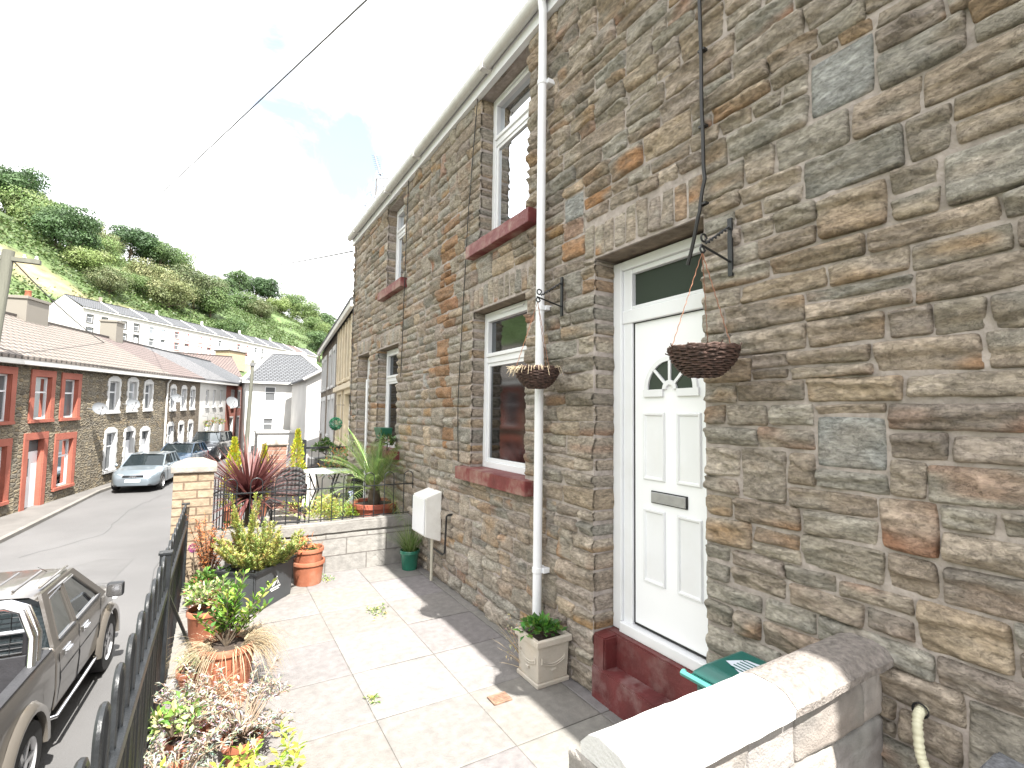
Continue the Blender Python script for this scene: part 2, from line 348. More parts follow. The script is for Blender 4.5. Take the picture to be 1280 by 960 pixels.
    col=base[None,:]*(1+.40*g1[:,None])
    rust=np.clip((vn(np.stack([P[:,0]*5+3,P[:,1]*12,np.full(len(P),sd*.5)],1),3)+.35*((h0+h1)/2-P[:,1])/(h1-h0)-(.45-.9*(rs.rand()**2.2)))*2.0,0,1)*rs.choice([.15,.5,.9],p=[.5,.3,.2])*rk
    ru=np.array([(.43,.235,.115),(.42,.27,.14),(.40,.21,.13)][rs.randint(3)])
    col=col*(1-rust[:,None])+ru[None,:]*rust[:,None]
    blue=np.clip((vn(np.stack([P[:,0]*6+31,P[:,1]*14,np.full(len(P),sd*.4)],1),5)-.25)*2,0,1)*.3
    col=col*(1-blue[:,None])+np.array([.25,.262,.235])[None,:]*blue[:,None]
    S.V.append(F.arr(V)); S.F.append(Fq+S.n); S.C.append(np.clip(col,.01,1)); S.n+=len(V)
def layout(A0,A1,H0,H1,excl,rs,hr=(.078,.158),wr=(.13,.42),jump=.12):
    """coursed random rubble: list of (a0,a1,h0,h1,flags). excl: (a0,a1,h0,h1,isopening)"""
    out=[]; ex=[list(e) for e in excl]; h=H0
    rows=[]
    while h<H1-.05:
        k=rs.uniform(*hr); 
        if h+k>H1-.05: k=H1-h
        rows.append((h,h+k)); h+=k
    for r,(y0,y1) in enumerate(rows):
        cuts=sorted(set([A0,A1]+[x for e in ex for x in e[:2] if A0<x<A1 and e[2]<y1-1e-4 and e[3]>y0+1e-4]))
        segs=[]
        for a,b in zip(cuts[:-1],cuts[1:]):
            mid=(a+b)/2; lo,hi=y0,y1; parts=[(lo,hi)]
            for e in ex:
                if e[0]<mid<e[1]:
                    np_=[]
                    for (p,q) in parts:
                        if e[3]<=p or e[2]>=q: np_.append((p,q)); continue
                        if e[2]-p>.03: np_.append((p,e[2]))
                        if q-e[3]>.03: np_.append((e[3],q))
                    parts=np_
            for p in parts: segs.append([a,b,*p])
        # merge neighbouring segments of equal height
        segs.sort(key=lambda s:(s[2],s[3],s[0])); mg=[]
        for s in segs:
            if mg and abs(mg[-1][1]-s[0])<1e-6 and abs(mg[-1][2]-s[2])<1e-6 and abs(mg[-1][3]-s[3])<1e-6: mg[-1][1]=s[1]
            else: mg.append(list(s))
        for a,b,p,q in mg:
            openL=any(abs(e[1]-a)<1e-4 and e[4] and e[2]<(p+q)/2<e[3] for e in ex); openR=any(abs(e[0]-b)<1e-4 and e[4] and e[2]<(p+q)/2<e[3] for e in ex)
            full=abs(p-y0)<1e-6 and abs(q-y1)<1e-6
            x=a
            while x<b-1e-4:
                w=rs.uniform(*wr)*(.6+.4*min(1.4,(q-p)/.11))
                if b-(x+w)<wr[0]*.8: w=b-x
                x1=x+w; fl=''
                if openL and x==a: fl+='L'
                if openR and abs(x1-b)<1e-6: fl+='R'
                if full and not fl and r+1<len(rows) and rs.rand()<jump and rows[r+1][1]-p<.30 and w<.42 and x>a and x1<b-.01:
                    yy=rows[r+1][1]
                    if not any(e[0]<x1 and e[1]>x and e[2]<yy and e[3]>y0 for e in ex):
                        out.append((x,x1,p,yy,'')); ex.append([x,x1,y0,yy,False]); x=x1; continue
                if (q-p)>.125 and rs.rand()<.24 and not fl:
                    m_=p+(q-p)*rs.uniform(.4,.6); out.append((x,x1,p,m_,fl)); out.append((x,x1,m_,q,fl))
                else: out.append((x,x1,p,q,fl))
                x=x1
    return out
rsw=np.random.RandomState(5)
SPECIAL=[(.885,1.15,1.60,1.82),(.884,1.14,3.10,3.36),(2.70,2.93,3.22,3.42),(5.6,5.8,2.1,2.3)]
excl=[(*o,True) for o in OPEN]+[(*s,False) for s in SILLS]+[(*l,False) for l in LINT]+[(*s,False) for s in SPECIAL]
lay=layout(-3.2,9.62,-.10,5.12,excl,rsw)
HS={'C':Stones(),'A':Stones(),'B':Stones()}
def who(a): return 'C' if a<.95 else ('A' if a<5.98 else 'B')
def cellat(a):
    d=math.hypot(2.2,a) if a>0 else 2.3+abs(a)*1.5
    return min(.05,max(.0085,.0042*d))
for (a0,a1,h0,h1,fl) in lay:
    c=(a0+a1)/2
    if c<-.4: cell=.05
    else: cell=cellat(c)
    ru=None
    if 5.0<c<5.25 and 1.4<h0<3.9: ru=np.array([.36,.22,.13])   # rust stain running down the wall
    make_stone(HS[who(c)],NF,a0,a1,h0,h1,fl,cell,rsw,base=ru)
for s in SPECIAL: make_stone(HS[who(s[0])],NF,*s,(),cellat(s[0]),rsw,flat=True,base=np.array([.37,.372,.352]))
for (a0,a1,h0,h1) in LINT:    # flat arches of upright stones
    n=max(7,int((a1-a0)/.098)); xs=[a0+(a1-a0)*(i/n) for i in range(n+1)]
    for i in range(n):
        t=abs((i+.5)/n-.5)*2
        make_stone(HS[who(a0)],NF,xs[i],xs[i+1],h0+.012*(1-t*t),h1-rsw.uniform(0,.03)-.03*t,(),cellat(a0),rsw,bulge=.55,vert=True,base=PAL[rsw.choice([0,1,2,4,7,8])]*rsw.uniform(.95,1.15))
def stone_mat():
    m=pm('weathered_pennant_stone',(.3,.25,.2),.9,.28,34,attr=True,dark=((.12,.11,.09),.5,11),stretch=(1,1,2.4),spec=.2); N,L=nt(m); b=N['Principled BSDF']
    mp=[n for n in N if n.type=='MAPPING'][0]
    n1=N.new('ShaderNodeTexNoise'); n1.inputs['Scale'].default_value=16; n1.inputs['Detail'].default_value=12; n1.inputs['Roughness'].default_value=.7; n1.inputs['Distortion'].default_value=.15; L.new(mp.outputs[0],n1.inputs['Vector'])
    v1=N.new('ShaderNodeTexVoronoi'); v1.inputs['Scale'].default_value=16; v1.feature='F1'; 
    ds=N.new('ShaderNodeVectorMath'); ds.operation='MULTIPLY_ADD'; ds.inputs[1].default_value=(.06,.06,.06); L.new(n1.outputs['Color'],ds.inputs[0]); L.new(mp.outputs[0],ds.inputs[2]); L.new(ds.outputs[0],v1.inputs['Vector'])
    s1=N.new('ShaderNodeMapRange'); s1.interpolation_type='SMOOTHSTEP'; s1.inputs[1].default_value=.47; s1.inputs[2].default_value=.53; s1.inputs[4].default_value=.13; L.new(n1.outputs['Fac'],s1.inputs[0])
    s2=N.new('ShaderNodeMapRange'); s2.interpolation_type='SMOOTHSTEP'; s2.inputs[1].default_value=.58; s2.inputs[2].default_value=.62; s2.inputs[4].default_value=.13; L.new(n1.outputs['Fac'],s2.inputs[0])
    ad=N.new('ShaderNodeMath'); ad.operation='ADD'; L.new(s1.outputs[0],ad.inputs[0]); L.new(s2.outputs[0],ad.inputs[1]); ad2=N.new('ShaderNodeMath'); ad2.operation='ADD'; L.new(ad.outputs[0],ad2.inputs[0]); L.new(n1.outputs['Fac'],ad2.inputs[1])
    b1=N.new('ShaderNodeBump'); b1.inputs['Strength'].default_value=.9; b1.inputs['Distance'].default_value=.028; L.new(ad2.outputs[0],b1.inputs['Height'])
    b2=N.new('ShaderNodeBump'); b2.inputs['Strength'].default_value=.3; b2.inputs['Distance'].default_value=.010; L.new(v1.outputs['Distance'],b2.inputs['Height']); L.new(b1.outputs[0],b2.inputs['Normal'])
    n3=N.new('ShaderNodeTexNoise'); n3.inputs['Scale'].default_value=160; n3.inputs['Detail'].default_value=3; L.new(mp.outputs[0],n3.inputs['Vector'])
    b3=N.new('ShaderNodeBump'); b3.inputs['Strength'].default_value=.7; b3.inputs['Distance'].default_value=.004; L.new(n3.outputs['Fac'],b3.inputs['Height']); L.new(b2.outputs[0],b3.inputs['Normal']); L.new(b3.outputs[0],b.inputs['Normal'])
    return m
M['stone']=stone_mat()
M['mortar']=pm('pinkish_lime_mortar',(.37,.325,.295),.95,.2,20,bump=.8,bscale=60,dark=((.24,.21,.18),.55,7),spec=.2)
M['soffit']=pm('rough_soffit',(.20,.16,.12),.95,.3,12,bump=.8,bscale=40)
M['cement']=pm('cement_reveal',(.27,.255,.23),.9,.15,12,bump=.4,bscale=60)
houses={}
for k,lab,y0,y1 in (('C','windowless stretch of rubble stone wall at the right with the cream pipe',-3.2,.95),
              ('A','rubble stone terraced house with the white panelled front door and dark red steps',.95,5.98),
              ('B','rubble stone terraced house beyond the low garden wall, with the roof aerial',5.98,9.62)):
    t=thing('stone_house',lab,'house',(2.2,(y0+y1)/2,0),0,'stone terraced houses on the near side'); houses[k]=t
    S=HS[k]; o=npmesh('stone_facing',np.concatenate(S.V),np.concatenate(S.F),M['stone'],t,np.concatenate(S.C),smooth=True)
    ops=[p for p in OPEN if y0<p[0]<y1]
    mb=wall_holes(NF,y0,y1,-.1,5.14,ops,.22,o=.005)
    mb.build('mortar_bed',M['mortar'],t)
    if k=='B': # gable end return
        mb=MB(); mb.add([(2.2,9.62,-2),(6.6,9.62,-2),(6.6,9.62,5.2),(4.4,9.62,6.9),(2.2,9.62,5.2)],[(0,1,2,3,4)]); mb.build('gable_wall',M['mortar'],t)
    # near-black box, its colour standing in for unlit rooms behind the openings
    mb=MB(); mb.box((2.95,y0+.03,-.2),(6.6,y1-.03,5.1)); mb.build('dark_void_box',M['dark'],t)
    # roof, fascia, gutter
    mb=MB(); mb.hexa([(2.08,y0,5.16),(4.4,y0,6.75),(4.4,y1,6.75),(2.08,y1,5.16),(2.08,y0,5.23),(4.4,y0,6.82),(4.4,y1,6.82),(2.08,y1,5.23)])
    mb.hexa([(4.4,y0,6.75),(6.7,y0,5.16),(6.7,y1,5.16),(4.4,y1,6.75),(4.4,y0,6.82),(6.7,y0,5.23),(6.7,y1,5.23),(4.4,y1,6.82)])
    mb.build('roof',pm('roof_tiles',(.16,.15,.15),.8,.2,10,bump=.4,bscale=20),t)
    mb=MB(); mb.box((2.135,y0+.002,5.0),(2.19,y1-.002,5.17)); mb.build('fascia',M['upvc'],t)
    mb=MB(); g=[(2.133,5.165),(2.035,5.165),(2.035,5.155)]+[(2.084-.049*math.cos(q),5.14-.055*math.sin(q)) for q in [R(x) for x in range(0,181,20)]]
    mb.prism(g,y0,y1,lambda a,p,q:Vector((p,a,q)))
    for q in np.arange(y0+1.2,y1,1.9): mb.box((2.029,q-.03,5.08),(2.134,q+.03,5.172))
    mb.build('gutter',pm('grey_white_gutter',(.56,.55,.53),.5,.12,5,dark=((.25,.24,.21),.55,5)),t)
for k,(a0,a1,h0,h1) in enumerate(LINT):
    t=houses[who(a0)]; mb=MB(); NF.box(mb,a0+.02,a1-.02,h0-.006,h0+.03,-.21,-.012); mb.build('lintel_soffit',M['soffit'],t)
def upvc_window(F,t,a0,a1,h0,h1,back,tfrac=.34,curt=True,fw=.06,glass=None,split=True,name='window',frame_mat=None,lowres=False):
    """frame with top light over one large pane"""
    fm=frame_mat or M['upvc']; mb=MB(); o1=-back; o0=-back-.07
    F.box(mb,a0,a0+fw,h0,h1,o0,o1); F.box(mb,a1-fw,a1,h0,h1,o0,o1); F.box(mb,a0+fw,a1-fw,h1-fw,h1,o0,o1); F.box(mb,a0+fw,a1-fw,h0,h0+fw,o0,o1)
    th=h1-(h1-h0)*tfrac
    if split: F.box(mb,a0+fw,a1-fw,th-fw*.5,th+fw*.5,o0,o1-.004)
    if not lowres:
        # opening sash of the top light and beads
        s=.035
        for (p,q) in (((th+fw*.5),h1-fw),(h0+fw,th-fw*.5)) if split else (((h0+fw),h1-fw),):
            F.box(mb,a0+fw,a0+fw+s,p,q,o0+.01,o1+.012 if p>th else o1-.015); F.box(mb,a1-fw-s,a1-fw,p,q,o0+.01,o1+.012 if p>th else o1-.015)
            F.box(mb,a0+fw+s,a1-fw-s,p,p+s,o0+.01,o1+.012 if p>th else o1-.015); F.box(mb,a0+fw+s,a1-fw-s,q-s,q,o0+.01,o1+.012 if p>th else o1-.015)
    w=mb.build(name,fm,t,bevel=0 if lowres else .004)
    mb=MB(); om=(o0+o1)/2
    mb.quad(F(a0+.02,h0+.02,om),F(a1-.02,h0+.02,om),F(a1-.02,h1-.02,om),F(a0+.02,h1-.02,om)); mb.build('pane',glass or M['glass'],w)
    if curt and not lowres:
        V=[];n=60
        for side in (0,1):
            mb=MB(); b0=a0+.02 if side==0 else a1-.02-(a1-a0)*.30; b1=a0+.02+(a1-a0)*.34 if side==0 else a1-.02; pts=[]
            for i in range(n+1):
                x=b0+(b1-b0)*i/n; oo=o0-.10-.025*math.sin(i*.9)-.01*math.sin(i*2.3); pts.append((x,oo))
            for i in range(n): mb.quad(F(pts[i][0],h0+.02,pts[i][1]),F(pts[i+1][0],h0+.02,pts[i+1][1]),F(pts[i+1][0],h1-.02,pts[i+1][1]),F(pts[i][0],h1-.02,pts[i][1]))
            mb.build('curtain',M['curtain'],w)
    return w
for i,(a0,a1,h0,h1) in enumerate(OPEN):
    if i in (0,5): continue
    t=houses[who(a0)]; low=h0<3
    w=upvc_window(NF,t,a0+.008,a1-.008,h0+.005,h1-.01,.125,.31,glass=None if low else M['upglass'])
    mb=MB(); NF.box(mb,a0+.25,a0+.65,h1-.055,h1-.035,-.125,-.108); mb.build('trickle_vent',M['upvc'],w)
def chunky(name,mat,t,F,a0,a1,h0,h1,o0,o1,amp=.006,cell=.03,bev=.01):
    """a box with worn, uneven faces"""
    bm=bmesh.new(); bmesh.ops.create_cube(bm,size=1)
    d=(a1-a0,h1-h0,o1-o0)
    for v in bm.verts: v.co=Vector(((a0+a1)/2+v.co.x*d[0],(h0+h1)/2+v.co.y*d[1],(o0+o1)/2+v.co.z*d[2]))
    bmesh.ops.bevel(bm,geom=bm.edges[:],offset=bev,segments=2,affect='EDGES')
    for ax in range(3):
        k=int(d[ax]/cell)
        for j in range(1,k):
            co=[(a0,h0,o0)[i] if i!=ax else (a0,h0,o0)[ax]+d[ax]*j/k for i in range(3)]; no=[0,0,0]; no[ax]=1
            bmesh.ops.bisect_plane(bm,geom=bm.verts[:]+bm.edges[:]+bm.faces[:],plane_co=co,plane_no=no)
    P=np.array([v.co[:] for v in bm.verts]); sd=random.random()*99
    N=np.stack([fbm(P*9+sd+q*31,3) for q in range(3)],1)*amp
    off=np.array(origin(t)) if t else np.zeros(3)
    for v,p,n_ in zip(bm.verts,P,N): v.co=F(*(p+n_))-Vector(off)
    bmesh.ops.recalc_face_normals(bm,faces=bm.faces)
    me=bpy.data.meshes.new(name); bm.to_mesh(me); bm.free(); me.materials.append(mat); me.polygons.foreach_set('use_smooth',[True]*len(me.polygons)); me.set_sharp_from_angle(angle=R(32))
    o=bpy.data.objects.new(name,me); link(o,t); return o
M['sill']=pm('red_painted_sill',(.17,.035,.035),.55,.25,5,bump=.5,bscale=30,dark=((.30,.25,.20),.8,5))
for (a0,a1,h0,h1) in SILLS: chunky('window_sill',M['sill'],houses[who(a0)],NF,a0+.01,a1,h0,h1,-.16,.10,.005,.04,.004)
# ---- front door A
t=houses['A']; DX=.17
mb=MB(); D=NF.box
D(mb,2.50,2.578,.40,2.86,-DX-.09,-DX+.012); D(mb,1.702,1.76,.40,2.86,-DX-.09,-DX+.012)
D(mb,1.76,2.50,2.80,2.86,-DX-.09,-DX+.012); D(mb,1.76,2.50,2.43,2.52,-DX-.09,-DX)
D(mb,2.42,2.50,.40,2.80,-DX-.085,-DX-.01); D(mb,1.76,1.80,.40,2.80,-DX-.085,-DX-.01)
D(mb,1.80,2.42,2.52,2.545,-DX-.08,-DX-.012); D(mb,1.80,2.42,2.765,2.80,-DX-.08,-DX-.012)
D(mb,1.76,2.50,.395,.46,-DX-.09,-DX+.03)
fr=mb.build('door_frame',M['upvc'],t,bevel=.006)
mb=MB(); D(mb,1.80,2.42,2.54,2.77,-DX-.05,-DX-.045); mb.build('fanlight_pane',M['fanglass'],fr)
mb=MB(); D(mb,1.812,2.412,.475,2.425,-DX-.075,-DX-.03); door=mb.build('door',pm('white_door_skin',(.80,.81,.83),.3,.02,2),t,bevel=.004)
mb=MB(); D(mb,2.412,2.42,.47,2.43,-DX-.07,-DX-.028); D(mb,1.802,1.812,.47,2.43,-DX-.07,-DX-.028); D(mb,1.81,2.415,2.425,2.432,-DX-.07,-DX-.028); D(mb,1.81,2.415,.465,.476,-DX-.07,-DX-.026); mb.build('door_seal',M['rubber'],door)
def panel(a0,a1,h0,h1):
    mb=MB(); o=-DX-.03
    def ring(x0,x1,y0,y1,oo,X0,X1,Y0,Y1,OO):
        p=[NF(x0,y0,oo),NF(x1,y0,oo),NF(x1,y1,oo),NF(x0,y1,oo)]; q=[NF(X0,Y0,OO),NF(X1,Y0,OO),NF(X1,Y1,OO),NF(X0,Y1,OO)]
        for i in range(4): mb.quad(p[i],p[(i+1)%4],q[(i+1)%4],q[i])
    ring(a0,a1,h0,h1,o+.001,a0+.006,a1-.006,h0+.006,h1-.006,o+.013)
    ring(a0+.006,a1-.006,h0+.006,h1-.006,o+.013,a0+.016,a1-.016,h0+.016,h1-.016,o+.012)
    ring(a0+.016,a1-.016,h0+.016,h1-.016,o+.012,a0+.024,a1-.024,h0+.024,h1-.024,o+.002)
    mb.quad(NF(a0+.024,h0+.024,o+.002),NF(a1-.024,h0+.024,o+.002),NF(a1-.024,h1-.024,o+.002),NF(a0+.024,h1-.024,o+.002))
    mb.build('door_panel',M['upvc'],door)
for a0,a1 in ((2.155,2.335),(1.885,2.065)):
    panel(a0,a1,1.40,1.83); panel(a0,a1,.76,1.22)
# fan shaped glazed light
cx,cz,ro,ri=2.11,1.975,.175,.055
mb=MB(); n=28; o=-DX-.03
def arc(r,k): q=math.pi*k/n; return (cx+r*math.cos(q),cz+r*math.sin(q))
for k in range(n):
    for (r0,r1,d) in ((ro,ro+.03,.016),(ri-.028,ri,.016)):
        p=[arc(r0,k),arc(r1,k),arc(r1,k+1),arc(r0,k+1)]
        mb.hexa([NF(x,y,o) for x,y in p]+[NF(x,y,o+d) for x,y in p])
for k in (7,14,21):
    q=math.pi*k/n; dx,dz=math.cos(q),math.sin(q); nx,nz=-dz*.009,dx*.009
    p=[(cx+dx*ri+nx,cz+dz*ri+nz),(cx+dx*ri-nx,cz+dz*ri-nz),(cx+dx*ro-nx,cz+dz*ro-nz),(cx+dx*ro+nx,cz+dz*ro+nz)]
    mb.hexa([NF(x,y,o) for x,y in p]+[NF(x,y,o+.014) for x,y in p])
D(mb,cx-ro-.04,cx-ri+.0,cz-.045,cz-.0,o,o+.016); D(mb,cx+ri-.0,cx+ro+.04,cz-.045,cz-.0,o,o+.016)
mb.build('fan_light_moulding',M['upvc'],door)
mb=MB(); mb.add([NF(*arc(ro,k),o+.004) for k in range(n+1)]+[NF(*arc(ri,k),o+.004) for k in range(n,-1,-1)],[tuple([i,i+1,2*n+1-i-1,2*n+1-i]) for i in range(n)]); mb.build('fan_light_pane',M['fanglass'],door)
mb=MB(); D(mb,1.985,2.265,1.262,1.338,o,o+.010); lp=mb.build('letter_plate',M['rubber'],door,bevel=.003)
mb=MB(); D(mb,1.993,2.258,1.268,1.332,o+.008,o+.018); mb.build('flap',M['steel'],lp,bevel=.003)
chunky('door_step',pm('worn_red_step_paint',(.125,.027,.027),.6,.25,6,bump=.35,bscale=45,dark=((.27,.19,.18),.8,4)),t,NF,1.70,2.58,-.05,.195,-.12,.03,.006,.05)
chunky('door_step',M['redpaint'],t,NF,1.70,2.58,.0,.395,-.22,-.095,.005,.05)
chunky('step_cheek',M['redpaint'],t,NF,2.47,2.59,.10,.39,-.20,.012,.006,.05)
# door B: recessed porch door, mostly hidden
mb=MB(); D(mb,8.32,9.08,.25,2.8,-.22,-.16); mb.build('door',pm('white_far_door',(.7,.7,.7),.4),houses['B'],bevel=.01)
chunky('door_step',M['redpaint'],houses['B'],NF,8.25,9.15,-.05,.22,-.2,.05)
# ---- downpipe with clips
mb=MB(); px,py=2.105,3.115
mb.tube([(2.09,py,5.12),(2.092,py,5.09),(2.10,py,5.04),(px,py,4.99),(px,py,.16)],.034,16)
dp=mb.build('downpipe',M['upvc'],houses['A'],smooth=True)
for z in (.66,2.62,4.42):
    mb=MB(); mb.lathe([(.0352,-.022),(.039,-.018),(.039,.018),(.0352,.022)],(px,py,z),16); mb.box((px+.02,py-.055,z-.018),(2.19,py+.03,z+.018)); mb.build('pipe_clip',M['upvc'],dp,bevel=.002)
mb=MB(); mb.tube([(2.13,8.18,2.35),(2.15,8.18,0)],.022,10); mb.build('downpipe',M['upvc'],houses['B'],smooth=True)
# alarm/junction box high on wall, light fitting
# ---- cables
def cable(label,pts,r,mat=None):
    mb=MB(); P=[]
    pts=[Vector(p) for p in pts]
    for i in range(len(pts)-1):
        for k in range(6):
            t_=k/6; P.append(pts[i].lerp(pts[i+1],t_)+Vector((0,.004*math.sin(i*2.1+k*.7),0)))
    P.append(pts[-1]); mb.tube(P,r,6); return tagged(mb.build('wall_cable',mat or M['cable'],None,smooth=True),label,'cable')
c=cable('thick black cable running down the wall above the white front door to the basket bracket',[(2.15,1.66,5.0),(2.14,1.67,4.2),(2.14,1.665,3.4),(2.15,1.655,3.05),(2.14,1.69,2.85),(2.15,1.77,2.62)],.010)
for k in range(5):
    z=4.6-k*.42; mb=MB(); mb.box((2.14,1.645,z-.006),(2.17,1.685,z+.006)); cl=mb.build('cable_clip',M['cable'],c)
cable('thin dark cable on the stone wall just left of the two nearest windows',[(2.155,4.36,5.0),(2.155,4.52,3.9),(2.155,4.62,2.8),(2.155,4.68,1.9),(2.16,4.66,1.32)],.005)
cable('thin dark cable on the wall of the house beyond, beside its upper window',[(2.155,6.45,5.0),(2.155,6.5,3.4),(2.155,6.55,2.3)],.006)
cable('slack thin cable looping down the wall at the far corner under the gutter',[(2.15,9.35,4.9),(2.15,9.4,3.2),(2.15,9.38,1.4)],.006)
# ---- wall brackets and baskets
def bracket(a,z,label,rev=False):
    t=thing('basket_bracket',label,'bracket',(2.16,a,z),0,'wall brackets for hanging baskets')
    mb=MB(); x0=2.155
    mb.box((x0-.006,a-.012,z-.13),(x0+.006,a+.012,z+.16)); mb.build('back_plate',M['black'],t)
    mb=MB(); mb.tube([(x0,a,z-.06),(x0-.22,a,z-.015)],.006,6); mb.build('arm',M['black'],t)
    mb=MB(); P=[]
    n=24
    for k in range(n+1):
        s=k/n; P.append((x0-.18*s,a+.0,z+.12-.12*s)+()); 
    tw=[(x+.0,a+.006*math.sin(i*1.9),zz+.006*math.cos(i*1.9)) for i,(x,_,zz) in enumerate(P)]
    mb.tube(tw,.006,6); mb.build('twisted_stay',M['black'],t)
    for c_,r_,s_ in (((x0-.20,z+.02),.022,1),((x0-.21,z-.035),.018,-1)):
        mb=MB(); mb.tube([(c_[0]+r_*(1-.35*k/16)*math.cos(k*.42*s_),a,c_[1]+r_*(1-.35*k/16)*math.sin(k*.42*s_)) for k in range(16)],.005,6); mb.build('scroll',M['black'],t)
    return (x0-.212,a,z-.05)
M['wicker']=pm('dark_wicker',(.075,.042,.032),.7,.5,40,bump=.4,bscale=120)
def basket(hook,rim_z,r,h,label,coir=False):
    x,y,z=hook; t=thing('hanging_basket',label,'basket',(x,y,rim_z-h),0,'wicker hanging baskets')
    mb=MB(); n=44; rows=int(h/.0085)
    for k in range(rows):
        s=k/(rows-1); rr=r*(.42+.58*math.sin(s*math.pi*.5)**.8) if s>0 else r*.42
        P=[]
        for q in range(n):
            a=2*math.pi*q/n; w=rr+.005*(1 if (q//2+k)%2 else -1)+random.uniform(-.0015,.0015); P.append((x+w*math.cos(a),y+w*math.sin(a),rim_z-h+h*s+random.uniform(-.002,.002)))
        mb.tube(P,.0055,5,closed=True)
    mb.build('woven_bowl',M['wicker'],t,smooth=True)
    mb=MB()
    for lay_ in range(3):
        P=[(x+(r+.006)*math.cos(2*math.pi*q/60),y+(r+.006)*math.sin(2*math.pi*q/60),rim_z+.006*math.sin(q*1.05+lay_*2.1)+.003*lay_) for q in range(60)]
        mb.tube(P,.006,5,closed=True)
    for q in range(26):
        a=random.uniform(0,6.28); mb.tube([(x+r*math.cos(a),y+r*math.sin(a),rim_z-.02),(x+(r+.02)*math.cos(a+.1),y+(r+.02)*math.sin(a+.1),rim_z+random.uniform(-.02,.03))],.003,4)
    mb.build('braided_rim',M['wicker'],t,smooth=True)
    mb=MB(); mb.lathe([(r*.42*.9,-h+.005),(r*.8,-h*.55),(r*.97,-.01)],(x,y,rim_z),24); mb.build('liner',M['rubber'],t,smooth=True)
    for k in range(3):
        a=2*math.pi*k/3+.5; P=[]; e=Vector((x+r*math.cos(a),y+r*math.sin(a),rim_z)); s=Vector((x,y,z))
        mb=MB(); L_=(e-s).length; m_=int(L_/.014)
        for j in range(m_+1):
            p=s.lerp(e,j/m_); P.append(p+Vector((.0018*math.sin(j*1.9),.0018*math.cos(j*1.9),0)))
        mb.tube(P,.0022,4); mb.build('chain',pm('rusty_chain',(.22,.10,.06),.6,metal=.3) if 'rchain' not in M else M['rchain'],t)
    if coir:
        mb=MB()
        for q in range(70):
            a=random.uniform(0,6.28); a=random.gauss(2.3,1.2); b=Vector((x+r*math.cos(a),y+r*math.sin(a),rim_z)); d=Vector((math.cos(a),math.sin(a),0))*random.uniform(.01,.05)
            mb.tube([b,b+d+Vector((0,0,random.uniform(0,.02))),b+d*1.7+Vector((0,0,random.uniform(-.06,.02)))],[.0018,.0015,.0008],4)
        mb.build('coir_strands',pm('pale_coir',(.55,.45,.30),.9),t)
M['rchain']=pm('rusty_chain',(.25,.11,.06),.6,metal=.3)
hk=bracket(1.515,2.63,'black twisted iron bracket above the wicker basket beside the white front door')
basket(hk,2.115,.150,.122,'empty dark wicker basket hanging to the right of the white front door')
hk=bracket(2.905,2.66,'black scrolled iron bracket behind the white downpipe, over the smaller looking wicker basket')
basket(hk,2.125,.152,.13,'dark wicker basket with pale straw strands hanging in front of the white downpipe',True)
# ================================================================ PATIO, GARDEN WALLS, RAILINGS
M['slab']=pm('concrete_paving_slabs',(.18,.174,.168),.85,.15,18,bump=.4,bscale=70,dark=((.125,.12,.112),.5,4),attr=True)
M['joint']=pm('sandy_joint',(.11,.105,.09),.95,.3,20)
M['retain']=None
def gx(y): # street side boundary of the raised gardens
    return -.34 if y<6.35 else (-.34+(y-6.35)*(1.30/4.4) if y<10.75 else .96+(y-10.75)*.205)
# raised ground: one prism
ys=[-6,6.35,10.75,16,24,34,42]; mb=MB(); top=[(gx(y),y) for y in ys]+[(9.5,42),(2.6,9.6),(2.6,-6)]
mb.add([(x,y,-.035) for x,y in top]+[(x,y,-2.4) for x,y in top],[tuple(range(len(top)))]+[(i,(i+1)%len(top),len(top)+(i+1)%len(top),len(top)+i) for i in range(len(top))])
props(mb.build('garden_terrace_ground',pm('pale_garden_ground',(.25,.235,.21),.9,.15,2,bump=.5,bscale=30,dark=((.15,.14,.11),.5,3))),kind='structure')
def slabs(name,x0,y0,x1,y1,px,py,sx,sy,mat,base,clip=None):
    V=[];F=[];C=[];n=0; x=px
    rs=np.random.RandomState(3)
    xs=np.arange(px-math.ceil((px-x0)/sx)*sx,x1,sx); yy=np.arange(py-math.ceil((py-y0)/sy)*sy,y1,sy)
    for x in xs:
        for y in yy:
            a0,a1=max(x,x0)+.002,min(x+sx,x1)-.002; b0,b1=max(y,y0)+.002,min(y+sy,y1)-.002
            if a1-a0<.03 or b1-b0<.03 or (clip and not clip((a0+a1)/2,(b0+b1)/2)): continue
            k=9; U=np.array([0,.012,.03]+list(np.linspace(.1,.9,k))+[.97,.988,1]); u,v=np.meshgrid(U,U); u=u.ravel();v=v.ravel(); m=len(U)
            tl=rs.normal(0,.0012,2); z=rs.uniform(-.001,.001)
            e=np.minimum(np.minimum(u,1-u),np.minimum(v,1-v))*sx
            P=np.stack([a0+(a1-a0)*u,b0+(b1-b0)*v,np.zeros(len(u))],1)
            P[:,2]=z+tl[0]*(u-.5)+tl[1]*(v-.5)-.004*np.exp(-e/.004)+.0012*fbm(P*[9,9,1]+x,3)
            idx=np.arange(m*m).reshape(m,m); q=np.stack([idx[:-1,:-1],idx[:-1,1:],idx[1:,1:],idx[1:,:-1]],-1).reshape(-1,4)
            V.append(P);F.append(q+n);n+=len(P); C.append(np.tile(np.array(base)*rs.uniform(.86,1.1)*np.array([1,rs.uniform(.97,1.01),rs.uniform(.93,1.02)]),(len(P),1)))
    return npmesh(name,np.concatenate(V),np.concatenate(F),mat,None,np.concatenate(C),smooth=True)
props(slabs('patio',-.34,-1.0,2.24,5.95,.9,3.0,.6,.6,M['slab'],(.180,.171,.164)),kind='structure')
